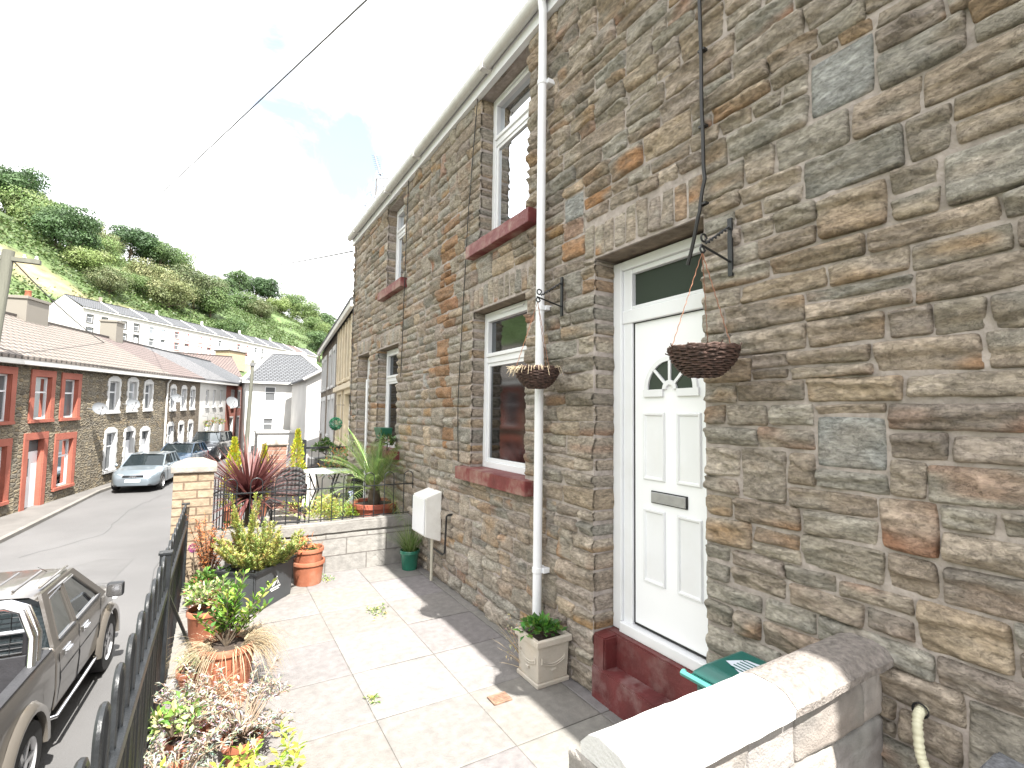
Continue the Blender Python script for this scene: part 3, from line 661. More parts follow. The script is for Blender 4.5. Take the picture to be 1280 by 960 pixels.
mb=MB(); mb.quad((-.33,-1,-.006),(2.3,-1,-.006),(2.3,5.96,-.006),(-.33,5.96,-.006)); props(mb.build('patio_joint_bed',M['joint']),kind='structure')
props(slabs('garden_path',-.2,6.14,2.22,9.6,.2,6.2,.45,.45,M['slab'],(.19,.172,.155),clip=lambda x,y:x>gx(y)+.2),kind='structure')
# drain cover
mb=MB(); mb.box((1.57,2.78,0),(1.70,2.88,.010))
for k in range(5): mb.box((1.585,2.792+k*.016,.010),(1.685,2.798+k*.016,.013))
tagged(mb.build('drain_cover',pm('rusty_iron',(.20,.12,.08),.8,.3,30,bump=.4),None,bevel=.002),'small rusty brown drain cover set in the sunlit paving in front of the cream planter','drain cover')
# near garden wall
gw=thing('garden_wall','near rock-faced block garden wall with broad pale coping in the bottom right foreground','wall',(1.5,1.0,0))
PINK=np.array([(.24,.222,.205),(.25,.23,.21),(.235,.22,.21),(.25,.222,.20)])
WF=Fr((0,.935,0),(1,0,0),(0,-1,0)); S=Stones(); rs=np.random.RandomState(21)
hs=[-.05,.13,.32,.50,.715,.905]
for i in range(5):
    x=.885
    first=True
    while x<2.175:
        w=[.42,.33,.24][rs.randint(3)] if not first else (.30 if i%2 else .48); first=False
        x1=min(2.185,x+w); 
        if 2.185-x1<.08: x1=2.185
        make_stone(S,WF,x,x1,hs[i],hs[i+1],('L',) if x==.885 else (),.010,rs,bulge=.38,pal=PINK,rev=.2,jit=.1,rk=.12); x=x1
npmesh('block_face',np.concatenate(S.V),np.concatenate(S.F),pm('rock_faced_concrete_block',(.4,.38,.35),.9,.15,18,bump=.5,bscale=120,attr=True,dark=((.25,.22,.2),.35,6)),gw,np.concatenate(S.C),smooth=True)
mb=MB(); mb.box((.89,.936,-.1),(2.19,1.07,.9)); mb.build('block_core',pm('pale_mortar',(.27,.25,.23),.95,.15,12,bump=.4),gw)
prof=[(.882,.905),(.880,.930),(.912,.960),(.945,.972),(1.02,.974),(1.06,.960),(1.092,.925),(1.09,.895)]
def coping(x0,x1,mat):
    bm=bmesh.new(); n=int((x1-x0)/.025); rows=[]
    for i in range(n+1):
        x=x0+(x1-x0)*i/n; rows.append([bm.verts.new((x,p,q)) for p,q in prof])
    for i in range(n):
        for j in range(len(prof)): bm.faces.new((rows[i][j],rows[i][(j+1)%len(prof)],rows[i+1][(j+1)%len(prof)],rows[i+1][j]))
    bm.faces.new(rows[0]); bm.faces.new(rows[-1])
    for e,x in ((rows[0],x0),(rows[-1],x1)): pass
    N=fbm(np.array([v.co[:] for v in bm.verts])*11,3)
    for v,k in zip(bm.verts,N): v.co.z+=k*.004; v.co.y+=k*.003; v.co-=Vector(origin(gw))
    bmesh.ops.recalc_face_normals(bm,faces=bm.faces); me=bpy.data.meshes.new('coping'); bm.to_mesh(me); bm.free()
    me.polygons.foreach_set('use_smooth',[True]*len(me.polygons)); me.set_sharp_from_angle(angle=R(28)); me.materials.append(mat); o=bpy.data.objects.new('coping',me); link(o,gw); return o
coping(.885,1.535,pm('pale_painted_coping',(.60,.59,.57),.8,.08,5,bump=.45,bscale=90))['label']='pale painted end of the coping'
coping(1.539,2.19,pm('bare_pebbly_coping',(.23,.205,.185),.9,.3,45,bump=.9,bscale=110,dark=((.13,.115,.105),.45,30)))['label']='bare pebbly stretch of the coping by the house wall'
# grey ledge beside the pipe
chunky('stone_ledge',pm('grey_granular_felt',(.16,.165,.175),.95,.35,60,bump=.9,bscale=90),None,Fr((0,0,0),(1,0,0),(0,1,0)),2.03,2.19,.0,.76,.22,.615,.004,.04)
tagged(COL.objects['stone_ledge'],'grey granular topped ledge in the bottom right corner against the stone wall','ledge')
# cream pipe
pts=[Vector(p) for p in ((2.20,.80,.795),(2.15,.80,.795),(2.125,.798,.785),(2.11,.795,.755),(2.105,.79,.70),(2.105,.785,.66),(2.10,.765,.62),(2.085,.73,.595),(2.07,.66,.575),(2.05,.58,.56),(2.0,.5,.3))]
P=[];rad=[]
for i in range(len(pts)-1):
    for k in range(10):
        P.append(pts[i].lerp(pts[i+1],k/10)); rad.append(.0165 if len(rad)%4<2 else .0145)
P.append(pts[-1]); rad.append(.015)
mb=MB(); mb.tube(P,rad,12); wp=mb.build('waste_pipe',pm('aged_cream_plastic',(.62,.60,.44),.5,.15,8,dark=((.3,.28,.18),.5,14)),None,smooth=True); tagged(wp,'cream ribbed flexible pipe coming out of the stone wall at the lower right','pipe')
mb=MB(); mb.lathe([(.019,0),(.026,.004),(.024,.012)],(0,0,0),14); 
mb.v=[(2.158+v[2]*-1,.80+v[1],.795+v[0]) for v in mb.v]; mb.build('rubber_collar',M['rubber'],wp)
# cross wall
M['cblock']=brick_mat('pale_concrete_block',(.20,.192,.18),(.23,.22,.20),(.12,.11,.10),.46,.19,.008,bump=.4,var=.16)
def wuv(o,ax=0):
    off=origin(o)
    set_uv(o,lambda c,n:((c.x+off.x) if abs(n.y)>.5 or abs(n.z)>.5 else (c.y+off.y),(c.z+off.z) if abs(n.z)<.5 else c.y+off.y))
cw=thing('low_garden_wall','low pale block wall across the patio under the black hooped railing','wall',(1.1,6.03,0))
o=chunky('block_wall',M['cblock'],cw,Fr((0,5.95,0),(1,0,0),(0,1,0)),.03,2.16,-.03,.42,0,.16,.006,.08,.008); o.data.uv_layers.new(name='wuv'); o.data.uv_layers.remove(o.data.uv_layers['wuv']); wuv(o)
chunky('coping',pm('worn_block_coping',(.21,.20,.185),.9,.2,6,bump=.6,bscale=40,dark=((.15,.14,.125),.6,5)),cw,Fr((0,5.95,0),(1,0,0),(0,1,0)),.02,2.165,.423,.556,-.006,.168,.012,.05,.02)
# pillars
M['ybrick']=brick_mat('yellow_brick',(.235,.18,.12),(.275,.215,.15),(.13,.09,.06),.235,.085,.009,bump=.5,var=.2)
M['pbrick']=brick_mat('pink_brick',(.26,.14,.10),(.29,.16,.115),(.25,.22,.19),.235,.085,.009,bump=.5,var=.2)
M['pcap']=pm('weathered_cap',(.27,.24,.21),.9,.2,9,bump=.5,bscale=50,dark=((.2,.14,.10),.5,7))
def pillar(x0,y0,s,z0,z1,mat,label,dome=False):
    t=thing('brick_pillar',label,'pillar',(x0+s/2,y0+s/2,z0),0,'brick gate pillars along the terrace')
    mb=MB(); mb.box((x0,y0,z0),(x0+s,y0+s,z1)); o=mb.build('brick_shaft',mat,t,bevel=.004); off=origin(o); set_uv(o,lambda c,n:((c.x+off.x-x0+.02) if abs(n.y)>.5 else (c.y+off.y-y0+.14),c.z+off.z-z1))
    mb=MB(); cx_,cy_=x0+s/2,y0+s/2; h=s/2
    if dome:
        mb.box((cx_-h-.03,cy_-h-.03,z1+.002),(cx_+h+.03,cy_+h+.03,z1+.05)); mb.lathe([(h+.02,.05),(h*.9,.10),(h*.6,.15),(h*.25,.175),(0,.18)],(cx_,cy_,z1),20)
    else:
        a=h+.025; b=h*.42
        vs=[(cx_-a,cy_-a,z1+.002),(cx_+a,cy_-a,z1+.002),(cx_+a,cy_+a,z1+.002),(cx_-a,cy_+a,z1+.002)]+[(cx_-a,cy_-a,z1+.075),(cx_+a,cy_-a,z1+.075),(cx_+a,cy_+a,z1+.075),(cx_-a,cy_+a,z1+.075)]
        mb.hexa(vs); mb.hexa(vs[4:]+[(cx_-b,cy_-b,z1+.135),(cx_+b,cy_-b,z1+.135),(cx_+b,cy_+b,z1+.135),(cx_-b,cy_+b,z1+.135)])
    mb.build('cap_stone',M['pcap'],t,bevel=.012,smooth=dome)
pillar(-.32,6.02,.35,-1.8,1.17,M['ybrick'],'yellow brick pillar with a pale weathered cap where the near black railing ends')
pillar(.90,10.45,.33,-1.7,1.16,M['pbrick'],'pink brick pillar with a white domed cap beside the golden conifer in the next garden',True)
M['iron']=pm('worn_black_iron',(.014,.016,.018),.42,.3,12,bump=.2,bscale=80)
def hoop(mb,F,a0,a1,z0,z1,r,o=0):
    rr=(a1-a0)/2; P=[F(a0,z0,o),F(a0,z1-rr,o)]+[F(a0+rr-rr*math.cos(q),z1-rr+rr*math.sin(q),o) for q in [math.pi*k/10 for k in range(1,10)]]+[F(a1,z1-rr,o),F(a1,z0,o)]
    mb.tube(P,r,7)
# near railing (descends slightly with the street)
RF=Fr((-.2,0,.93),(0,1,0),(1,0,0),grade=-.045)
rl=thing('hooped_railing','long black bow topped railing along the near edge of the patio above the road','railing',(-.2,2.5,0))
mb=MB(); RF.box(mb,-1.6,5.98,-.02,.02,-.022,.022); RF.box(mb,-1.6,5.98,-.80,-.765,-.012,.012); mb.build('rail',M['iron'],rl,bevel=.003)
a=-1.5
while a<5.9:
    if abs(a+.06-3.48)>.1:
        mb=MB(); hoop(mb,RF,a,a+.125,-.80,.215,.0095); mb.build('hoop_bar',M['iron'],rl,smooth=True)
        mb=MB(); mb.tube([RF(a+.19,-.80,0),RF(a+.19,-.02,0)],.008,6); mb.build('upright_bar',M['iron'],rl,smooth=True)
    a+=.252
for a in (-1.0,1.02,3.5,5.95):
    mb=MB(); mb.box((a-.028,-1.1,-.028),(a+.028,.205 if a!=5.95 else .1,.028),M=lambda x,y,z:RF(x,y,z)); mb.box((a-.034,.205,-.034),(a+.034,.222,.034),M=lambda x,y,z:RF(x,y,z)); mb.build('post',M['iron'],rl,bevel=.003)
mb=MB(); mb.box((-.008,0,0),(.008,.03,1),M=lambda x,y,z:Vector((-.19,3.66,.70)).lerp(Vector((.0,4.10,.01)),z)+Vector((x,y,0))); mb.build('brace',M['iron'],rl)
# railing on the cross wall
CF=Fr((0,6.04,0),(1,0,0),(0,-1,0))
r2=thing('hooped_railing','thin black hooped railing standing on the low pale block wall across the patio','railing',(1.1,6.04,.556),0)
mb=MB(); CF.box(mb,.03,2.19,.925,.937,-.010,.010); CF.box(mb,.03,2.19,.575,.585,-.008,.008); mb.build('rail',M['iron'],r2)
a=.13
while a<2.1: mb=MB(); hoop(mb,CF,a,a+.115,.56,1.085,.0055); mb.build('hoop_bar',M['iron'],r2,smooth=True); a+=.242
# railing along the neighbour's street edge
p0=Vector((-.14,6.4,0)); p1=Vector((1.02,10.5,0)); d=(p1-p0); L_=d.length; d.normalize(); GF=Fr(p0,d,(d.y,-d.x,0))
r3=thing('hooped_railing','black hooped railing along the street edge of the next garden, behind the red spiky plant','railing',tuple((p0+p1)/2))
mb=MB(); GF.box(mb,0,L_,.80,.815,-.01,.01); GF.box(mb,0,L_,.10,.115,-.01,.01); mb.build('rail',M['iron'],r3)
a=.1
while a<L_-.1: mb=MB(); hoop(mb,GF,a,a+.115,.0,1.0,.007); mb.build('hoop_bar',M['iron'],r3); a+=.242
# second cross wall with dark framed rail
w2=thing('low_garden_wall','white low wall with a black framed rail between the second and third gardens','wall',(2.2,10.8,0))
mb=MB(); mb.box((1.25,10.74,-.2),(3.9,10.9,.55)); mb.build('wall',M['white'],w2,bevel=.01)
mb=MB(); mb.box((1.55,10.78,.55),(1.63,10.86,1.25)); mb.box((1.63,10.80,1.06),(3.9,10.84,1.10)); mb.box((1.63,10.80,.66),(3.9,10.84,.70))
for k in range(16): mb.box((1.74+k*.135,10.815,.70),(1.752+k*.135,10.827,1.06))
mb.build('black_rail',M['iron'],w2)
# meter box
mbx=thing('meter_box','white gas meter box fixed low on the stone wall beside the low garden wall','box',(2.05,5.3,.45))
mb=MB()
mb.hexa([(1.985,5.08,.49),(2.17,5.08,.42),(2.17,5.46,.42),(1.985,5.46,.49),(1.985,5.08,.90),(2.17,5.08,.96),(2.17,5.46,.96),(1.985,5.46,.90)])
mb.build('case',pm('off_white_plastic',(.72,.71,.67),.45,.06,4,dark=((.45,.42,.36),.4,5)),mbx,bevel=.008)
mb=MB(); mb.hexa([(1.972,5.09,.505),(1.984,5.09,.505),(1.984,5.45,.505),(1.972,5.45,.505),(1.972,5.09,.885),(1.984,5.09,.885),(1.984,5.45,.885),(1.972,5.45,.885)]); mb.build('door',M['upvc'],mbx,bevel=.004)
mb=MB(); mb.tube([(2.10,5.16,.45),(2.10,5.16,.0)],.016,8); mb.build('service_pipe',pm('yellowed_pipe',(.5,.47,.38),.6),mbx,smooth=True)
mb=MB(); mb.tube([(2.17,4.80,.76),(2.13,4.80,.76),(2.12,4.83,.74),(2.12,4.86,.36),(2.12,4.92,.33),(2.12,5.2,.34)],.011,8); tagged(mb.build('wall_conduit',M['cable'],None,smooth=True),'black bent conduit on the stone wall just right of the white meter box','conduit')
# green wall hopper planter on house B
# ---------------------------------------------------------------- plants
class LB:
    def __init__(s): s.V=[];s.F=[];s.C=[];s.n=0
    def q(s,pts,c):
        s.V+=[tuple(p) for p in pts]; s.F.append((s.n,s.n+1,s.n+2,s.n+3)); s.n+=4; s.C+=[c]*4
    def leaf(s,p,d,l,w,c,cup=.15):
        p=Vector(p); d=Vector(d).normalized(); x=d.cross(Vector((random.gauss(0,.4),random.gauss(0,.4),1)))
        if x.length<.05: x=d.orthogonal()
        x.normalize(); up=x.cross(d); m=p+d*l*.5-up*(l*cup*.0)
        t=p+d*l-Vector((0,0,l*cup)); cc=tuple(k*random.uniform(.75,1.25) for k in c)
        s.q([p,m+x*w*.5+up*w*.12,t,m-x*w*.5+up*w*.12],cc)
    def blade(s,p,d,l,w,c,droop=.3,seg=5,tip=None,fold=0):
        p=Vector(p); d=Vector(d).normalized(); x=d.cross(Vector((0,0,1)));
        if x.length<.05: x=Vector((1,0,0))
        x.normalize(); prev=None; pos=p.copy(); dd=d.copy(); f=random.uniform(.75,1.25)
        for i in range(seg+1):
            t_=i/seg; ww=w*(1-t_**2)*.5+w*.03; cc=c if not tip else tuple(c[k]*(1-t_)+tip[k]*t_ for k in range(3)); cc=tuple(k*f for k in cc)
            cur=(pos-x*ww,pos+x*ww)
            if prev: s.q([prev[0],prev[1],cur[1],cur[0]],cc)
            prev=cur; pos=pos+dd*(l/seg); dd=(dd+Vector((0,0,-droop/seg))).normalized()
    def build(s,name,mat,parent=None): return npmesh(name,s.V,s.F,mat,parent,np.array(s.C))
def rdir(z0=-1,z1=1):
    a=random.uniform(0,6.283); z=random.uniform(z0,z1); r=math.sqrt(max(0,1-z*z)); return Vector((r*math.cos(a),r*math.sin(a),z))
def pot(t,r,h,taper=.72,mat=None,name='pot',rim=.03,soil=True,c=None,sy=1):
    c=c or tuple(origin(t)); mb=MB(); rb=r*taper
    mb.lathe([(0,0),(rb,0),(rb*1.01,.01),(r*.93,h-rim*1.3),(r*.94,h-rim*1.25),(r,h-rim*1.2),(r,h-.004),(r*.985,h),(r*.9,h),(r*.88,h-.03),(r*.86,h-.05)],c,28,sy=sy)
    o=mb.build(name,mat or M['terracotta'],t,smooth=True)
    if soil: mb=MB(); mb.lathe([(0,h-.035),(r*.9,h-.04)],c,20,sy=sy); mb.build('soil',M['soil'],t)
    return o
def bush(t,c,rad,n,leaf,cols,name='foliage',up=.3,mat=None,stems=8,w=.45,hz=1.0,inner=.35):
    c=Vector(c); lb=LB(); lobes=[(c+Vector((random.gauss(0,.45)*rad,random.gauss(0,.45)*rad,random.gauss(0,.35)*rad*hz)),rad*random.uniform(.3,.62)) for _ in range(11)]
    mb=MB()
    for lc,lr in lobes[:stems]: mb.tube([c-Vector((0,0,rad*hz*1.0)),c.lerp(lc,.6)-Vector((0,0,rad*.3)),lc],[.006,.004,.002],4)
    for _ in range(n):
        lc,lr=random.choice(lobes); d=rdir(-.6,1); p=lc+d*lr*random.uniform(inner,1.05); p.z=lc.z+(p.z-lc.z)*hz
        lb.leaf(p,d+Vector((0,0,up)),leaf*random.uniform(.6,1.3),leaf*w*random.uniform(.8,1.2),random.choice(cols))
    f=lb.build(name,mat or M['leaf'],t); mb.build('stems',M['bark'],t); return f
def spires(t,c,rad,n,h,needle,cols,name='foliage',dens=90,lean=.35):
    lb=LB(); c=Vector(c)
    mb=MB()
    for i in range(n):
        a=random.uniform(0,6.283); r=rad*math.sqrt(random.random()); b=c+Vector((r*math.cos(a)*.5,r*math.sin(a)*.5,0)); d=Vector((math.cos(a)*r/rad*lean,math.sin(a)*r/rad*lean,1)).normalized()
        H=h*random.uniform(.55,1.0)*(1-.3*r/rad); tip=b+d*H; mb.tube([b,tip],[.005,.002],4); col=random.choice(cols)
        for k in range(dens):
            s=random.uniform(.15,1); p=b+d*(H*s); dd=rdir(-.1,.8)+d*.7
            lb.leaf(p,dd,needle*random.uniform(.6,1.2)*(1.15-.5*s),needle*.17,col,.05)
    lb.build(name,M['leaf'],t); mb.build('stems',M['bark'],t)
G1=(.11,.20,.032);G2=(.07,.15,.025);YG=(.29,.35,.04);YG2=(.38,.38,.05);SIL=(.36,.37,.33);SIL2=(.42,.41,.37);BR=(.28,.13,.06);ORG=(.45,.17,.06);PALE=(.34,.36,.21)
def pp(label,loc,group=None): return thing('potted_plant',label,'plant',loc,0,group)
# 1 large terracotta pot, glossy shrub and dried grass
t=pp('terracotta pot with glossy green shrub and a skirt of dried grass spilling onto the paving',(.14,3.66,0)); pot(t,.165,.36,.72)
lb=LB(); mb=MB()
for i in range(19):
    a=random.uniform(0,6.28); tip=Vector((.10+random.gauss(.05,.11),3.72+random.gauss(.05,.10),.36+random.uniform(.16,.46))); b=Vector((.13,3.68,.32)); mb.tube([b,b.lerp(tip,.5)+Vector((0,0,.03)),tip],[.006,.005,.003],5)
    for k in range(22):
        s=.35+.65*k/22; p=b.lerp(tip,s); aa=k*2.4; lb.leaf(p,Vector((math.cos(aa),math.sin(aa),.55+.8*s)),random.uniform(.05,.085),.022,random.choice([G1,G2,(.22,.36,.06),(.3,.44,.08)]))
lb.build('foliage',M['leaf'],t); mb.build('stems',M['bark'],t)
lb=LB()
for i in range(900):
    a=random.gauss(.05,.55) if i%4 else random.gauss(3.3,.5); k_=math.sin(a*7)*.3; r_=random.uniform(.09,.15); b=Vector((.14+r_*math.cos(a),3.66+r_*math.sin(a),.35)); d=Vector((math.cos(a+k_)*1.0+random.gauss(0,.25),math.sin(a+k_)*1.0+random.gauss(0,.25),random.uniform(-.3,1.0)))
    lb.blade(b,d,random.uniform(.10,.46)*random.uniform(.6,1),.0026,random.choice([(.38,.30,.18),(.43,.36,.24),(.31,.22,.13),(.35,.29,.2)]),droop=random.uniform(1.8,3.4),seg=6)
lb.build('dried_grass',M['drygrass'],t)
# 2 variegated
t=pp('terracotta pot of small cream and green variegated leaves beside the black railing',(.01,4.52,0)); pot(t,.125,.30,.75)
bush(t,(.01,4.52,.40),.17,620,.042,[PALE,(.55,.55,.38),G1,(.3,.4,.12)],hz=.55)
# 3 black crate with dwarf pine
az=math.atan2(.47,.39); ux,uy=math.cos(az),math.sin(az); bc=Vector((.37,5.02,0))
BFm=Fr(bc,(ux,uy,0),(uy,-ux,0))
t=thing('recycling_box','black plastic recycling box with a white printed emblem on its front, used as a planter','box',tuple(BFm(.3,0,-.19)))
mb=MB()
def rb(mb,a0,a1,o0,o1,z0,A0,A1,O0,O1,z1): mb.hexa([BFm(a0,z0,o0),BFm(a1,z0,o0),BFm(a1,z0,o1),BFm(a0,z0,o1),BFm(A0,z1,O0),BFm(A1,z1,O0),BFm(A1,z1,O1),BFm(A0,z1,O1)])
for (a0,a1,o0,o1) in ((0.0,.58,-.02,0.0),(.0,.58,-.36,-.34),(.0,.02,-.36,.0),(.56,.58,-.36,.0)):
    rb(mb,a0+.02*(a0<.3)+0,a1-.02*(a1>.3),o0 ,o1-.0,.0,a0-.01*(a0<.1),a1+.01*(a1>.5),o0+.012*(o1==0),o1+.012*(o1==0),.36)
rb(mb,.02,.56,-.34,-.02,.0,.01,.57,-.35,-.01,.30)
mb.build('tub',pm('black_recycled_plastic',(.05,.054,.058),.5,.15,5),t,bevel=.004)
mb=MB(); 
for (a0,a1,o0,o1) in ((-.02,.60,.0,.03),(-.02,.60,-.38,-.355),(-.02,.005,-.355,.0),(.575,.60,-.355,.0)): BFm.box(mb,a0,a1,.345,.37,o0,o1)
mb.build('rim',M['black'],t,bevel=.003)
def fo(h): return .003+.012*h/.36
mb=MB()
def st(a0,h0,a1,h1,w=.006):
    d=Vector((a1-a0,h1-h0)); d.normalize(); n=Vector((-d.y,d.x))*w/2
    pts=[(a0+n.x,h0+n.y),(a1+n.x,h1+n.y),(a1-n.x,h1-n.y),(a0-n.x,h0-n.y)]
    mb.hexa([BFm(p,q,fo(q)) for p,q in pts]+[BFm(p,q,fo(q)+.002) for p,q in pts])
cx0=.30
for k in range(5): st(cx0-.055+k*.011,.175+k*.012,cx0-.02+k*.011,.185+k*.013,.004)
st(cx0-.05,.17,cx0+.012,.235,.006); st(cx0+.012,.235,cx0+.055,.17,.006); st(cx0-.03,.17,cx0+.012,.21,.005); st(cx0+.012,.21,cx0+.035,.17,.005); st(cx0+.0,.235,cx0+.02,.245,.014)
for k in range(9): st(cx0-.078+k*.0175,.150,cx0-.066+k*.0175,.150,.014)
for k in range(11): st(cx0-.06+k*.0112,.130,cx0-.053+k*.0112,.130,.007)
mb.build('printed_emblem',pm('white_print',(.75,.75,.75),.6),t)
t2=thing('dwarf_pine','bushy yellow green dwarf pine with upright shoots growing out of the black box','plant',(.35,5.35,.30))
spires(t2,(.44,5.40,.30),.36,75,.54,.060,[(.36,.37,.10),(.30,.34,.09),(.45,.42,.14),(.24,.30,.08)],dens=150,lean=1.0)
spires(t2,(.32,5.55,.45),.10,9,.78,.05,[(.45,.45,.12),(.38,.42,.10)],name='leading_shoots',dens=190,lean=.3)
# 4 dead orange plant
t=pp('terracotta pot with dead rust orange conifer against the yellow brick pillar',(.02,5.62,0)); pot(t,.13,.24)
lb=LB(); mb=MB()
for i in range(26):
    a=random.uniform(0,6.28); b=Vector((.02,5.62,.2)); tip=b+Vector((math.cos(a)*random.uniform(.04,.24),math.sin(a)*random.uniform(.04,.2),random.uniform(.3,.66))); mb.tube([b,tip],[.005,.002],4)
    for k in range(60):
        s=random.uniform(.3,1); lb.leaf(b.lerp(tip,s),rdir(-.3,.9),random.uniform(.03,.06),.007,random.choice([ORG,(.5,.22,.09),(.38,.13,.05)]))
lb.build('foliage',M['leaf'],t); mb.build('stems',M['bark'],t)
t=pp('small terracotta pot of green leaves and red blooms under the dead orange plant',(.02,5.30,0)); pot(t,.13,.22); bush(t,(.02,5.30,.30),.13,260,.05,[G1,G2],hz=.6)
# 5 stacked pots
t=thing('terracotta_pot','lower of the two stacked terracotta pots against the low pale wall','pot',(.93,5.71,0)); pot(t,.165,.24,.8,soil=False)
t=pp('upper stacked terracotta pot holding withered orange leaves against the low pale wall',(.925,5.71,.13)); pot(t,.155,.24,.8)
lb=LB()
for i in range(150):
    a=random.uniform(0,6.28); lb.leaf(Vector((.9,5.7,.34))+Vector((random.gauss(-.05,.06),random.gauss(0,.05),random.uniform(-.01,.12))),rdir(-.4,.9),random.uniform(.04,.09),.02,random.choice([ORG,(.5,.2,.08),(.45,.25,.12)]))
for i in range(30): lb.blade(Vector((.97,5.68,.34)),rdir(.3,1),.09,.008,G1,.8,3)
lb.build('foliage',M['leaf'],t)
# 6 silver leaved plants
def silver(c,label,rad,H,extra=0):
    t=pp(label,(c[0],c[1],0)); pot(t,.10,.13); lb=LB(); mb=MB(); b=Vector((c[0],c[1],.12))
    for i in range(46):
        a=random.uniform(0,6.28); r=random.uniform(.3,1)*rad; tip=b+Vector((math.cos(a)*r,math.sin(a)*r,random.uniform(-.1,1)*H)); mid=b.lerp(tip,.5)+Vector((0,0,H*.2)); mb.tube([b,mid,tip],[.004,.003,.0015],4)
        for k in range(26):
            s=random.uniform(.3,1); p=mid.lerp(tip,(s-.3)/.7) ; d=rdir(-.2,.9); 
            lb.leaf(p,d,random.uniform(.022,.045),.008,random.choice([SIL,SIL2,(.26,.29,.2),(.30,.24,.18),(.25,.17,.12)] ),.2)
            if k%5==0: lb.leaf(p+d*.02,d+rdir()*.6,.03,.006,SIL2,.2)
    lb.build('foliage',M['leaf'],t); mb.build('stems',pm('dry_stem',(.3,.22,.16),.9) if 'dstem' not in M else M['dstem'],t)
M['dstem']=pm('dry_stem',(.3,.22,.16),.9)
silver((-.05,3.15),'silvery grey plant against the black railing, in front of the dried grass',.26,.36)
silver((.20,3.0),'silvery white sprawling plant reaching onto the paving at the lower left',.28,.30)
silver((-.08,2.68),'silver leaved plant nearest the camera beside the black railing',.24,.30)
t=pp('withered brown twiggy plant between the silver plants and the big terracotta pot',(.06,3.36,0)); pot(t,.10,.12)
lb=LB()
for i in range(260): lb.blade(Vector((.06,3.34,.16)),rdir(.1,1),random.uniform(.12,.30),.004,random.choice([(.36,.22,.13),(.5,.38,.26),(.28,.15,.1)]),1.6,5)
for i in range(120): lb.leaf(Vector((.05,3.3,.25))+rdir()*random.uniform(.05,.16),rdir(),.03,.012,random.choice([(.4,.25,.15),(.5,.4,.3)]))
lb.build('dried_stems',M['drygrass'],t)
t=pp('pale green sedum rosettes by the railing foot',(-.04,3.95,0)); pot(t,.10,.12); bush(t,(-.04,3.95,.17),.11,240,.035,[(.35,.42,.2),(.45,.45,.3)],hz=.5)
t=pp('fresh green leafy sprig growing among the silver plants by the railing',(-.10,2.88,0)); pot(t,.08,.12); bush(t,(-.10,2.88,.36),.10,160,.045,[(.32,.42,.14),G1,(.5,.5,.25)],hz=.8)
# 7 yellow
t=pp('bright yellow green shrub at the bottom edge, nearest plant to the camera',(.10,2.50,0)); pot(t,.11,.13); lb=LB()
for i in range(70):
    b=Vector((.10,2.44,.12)); tip=b+Vector((random.gauss(0,.14),random.gauss(.0,.11),random.uniform(.02,.22)))
    for k in range(10):
        a=k*2.4+i; lb.leaf(tip-Vector((0,0,k*.009)),Vector((math.cos(a),math.sin(a),.9-.08*k)),random.uniform(.045,.075),.021,random.choice([YG,YG2,(.5,.55,.12),(.3,.42,.06)]),.15)
lb.build('foliage',M['leaf'],t)
# 8 purple flower
t=pp('small plant with one round pink flower head by the yellow pillar',(-.08,5.55,0)); pot(t,.09,.14)
mb=MB(); mb.tube([(-.08,5.55,.12),(-.10,5.6,.33),(-.11,5.62,.50)],.004,5); mb.build('stems',M['bark'],t); lb=LB()
for i in range(160): d=rdir(); lb.leaf(Vector((-.11,5.62,.51))+d*.03,d,.018,.012,random.choice([(.35,.07,.22),(.45,.12,.32),(.3,.05,.16)]))
for i in range(50): lb.leaf(Vector((-.08,5.55,.16))+rdir(0,1)*.05,rdir(0,1),.06,.02,G1)
lb.build('flower_head',M['leaf'],t)
# 9 green pot by the meter box
t=pp('glossy green pot of upright grassy herb in the corner below the meter box',(2.03,5.66,0)); pot(t,.115,.22,.75,pm('green_glazed_pot',(.02,.14,.09),.25,.15,8,coat=.3)); lb=LB()
for i in range(240): lb.blade(Vector((2.03+random.gauss(0,.03),5.66+random.gauss(0,.03),.18)),rdir(.62,1),random.uniform(.18,.46),.006,random.choice([G1,G2,(.2,.28,.1),(.26,.30,.14)]),.5,4)
lb.build('foliage',M['leaf'],t)
# 10 cream planter
t=pp('square cream stone planter of green leaves at the foot of the white downpipe',(2.035,2.925,0))
M['cream']=pm('cream_cast_stone',(.50,.455,.39),.8,.12,6,bump=.4,bscale=60,dark=((.40,.32,.24),.55,6))
P0,P1=1.90,2.165;Q0,Q1=2.795,3.06
mb=MB(); mb.hexa([(P0,Q0,.0),(P1,Q0,.0),(P1,Q1,.0),(P0,Q1,.0),(P0,Q0,.028),(P1,Q0,.028),(P1,Q1,.028),(P0,Q1,.028)])
i_=.012; mb.hexa([(P0+i_,Q0+i_,.028),(P1-i_,Q0+i_,.028),(P1-i_,Q1-i_,.028),(P0+i_,Q1-i_,.028),(P0+.004,Q0+.004,.262),(P1-.004,Q0+.004,.262),(P1-.004,Q1-.004,.262),(P0+.004,Q1-.004,.262)])
for (a,b,c_,d_) in ((P0-.012,P1+.012,Q0-.012,Q0+.02),(P0-.012,P1+.012,Q1-.02,Q1+.012),(P0-.012,P0+.02,Q0+.02,Q1-.02),(P1-.02,P1+.012,Q0+.02,Q1-.02)): mb.box((a,c_,.262),(b,d_,.305))
mb.build('box_planter',M['cream'],t,bevel=.006)
mb=MB()   # swag reliefs
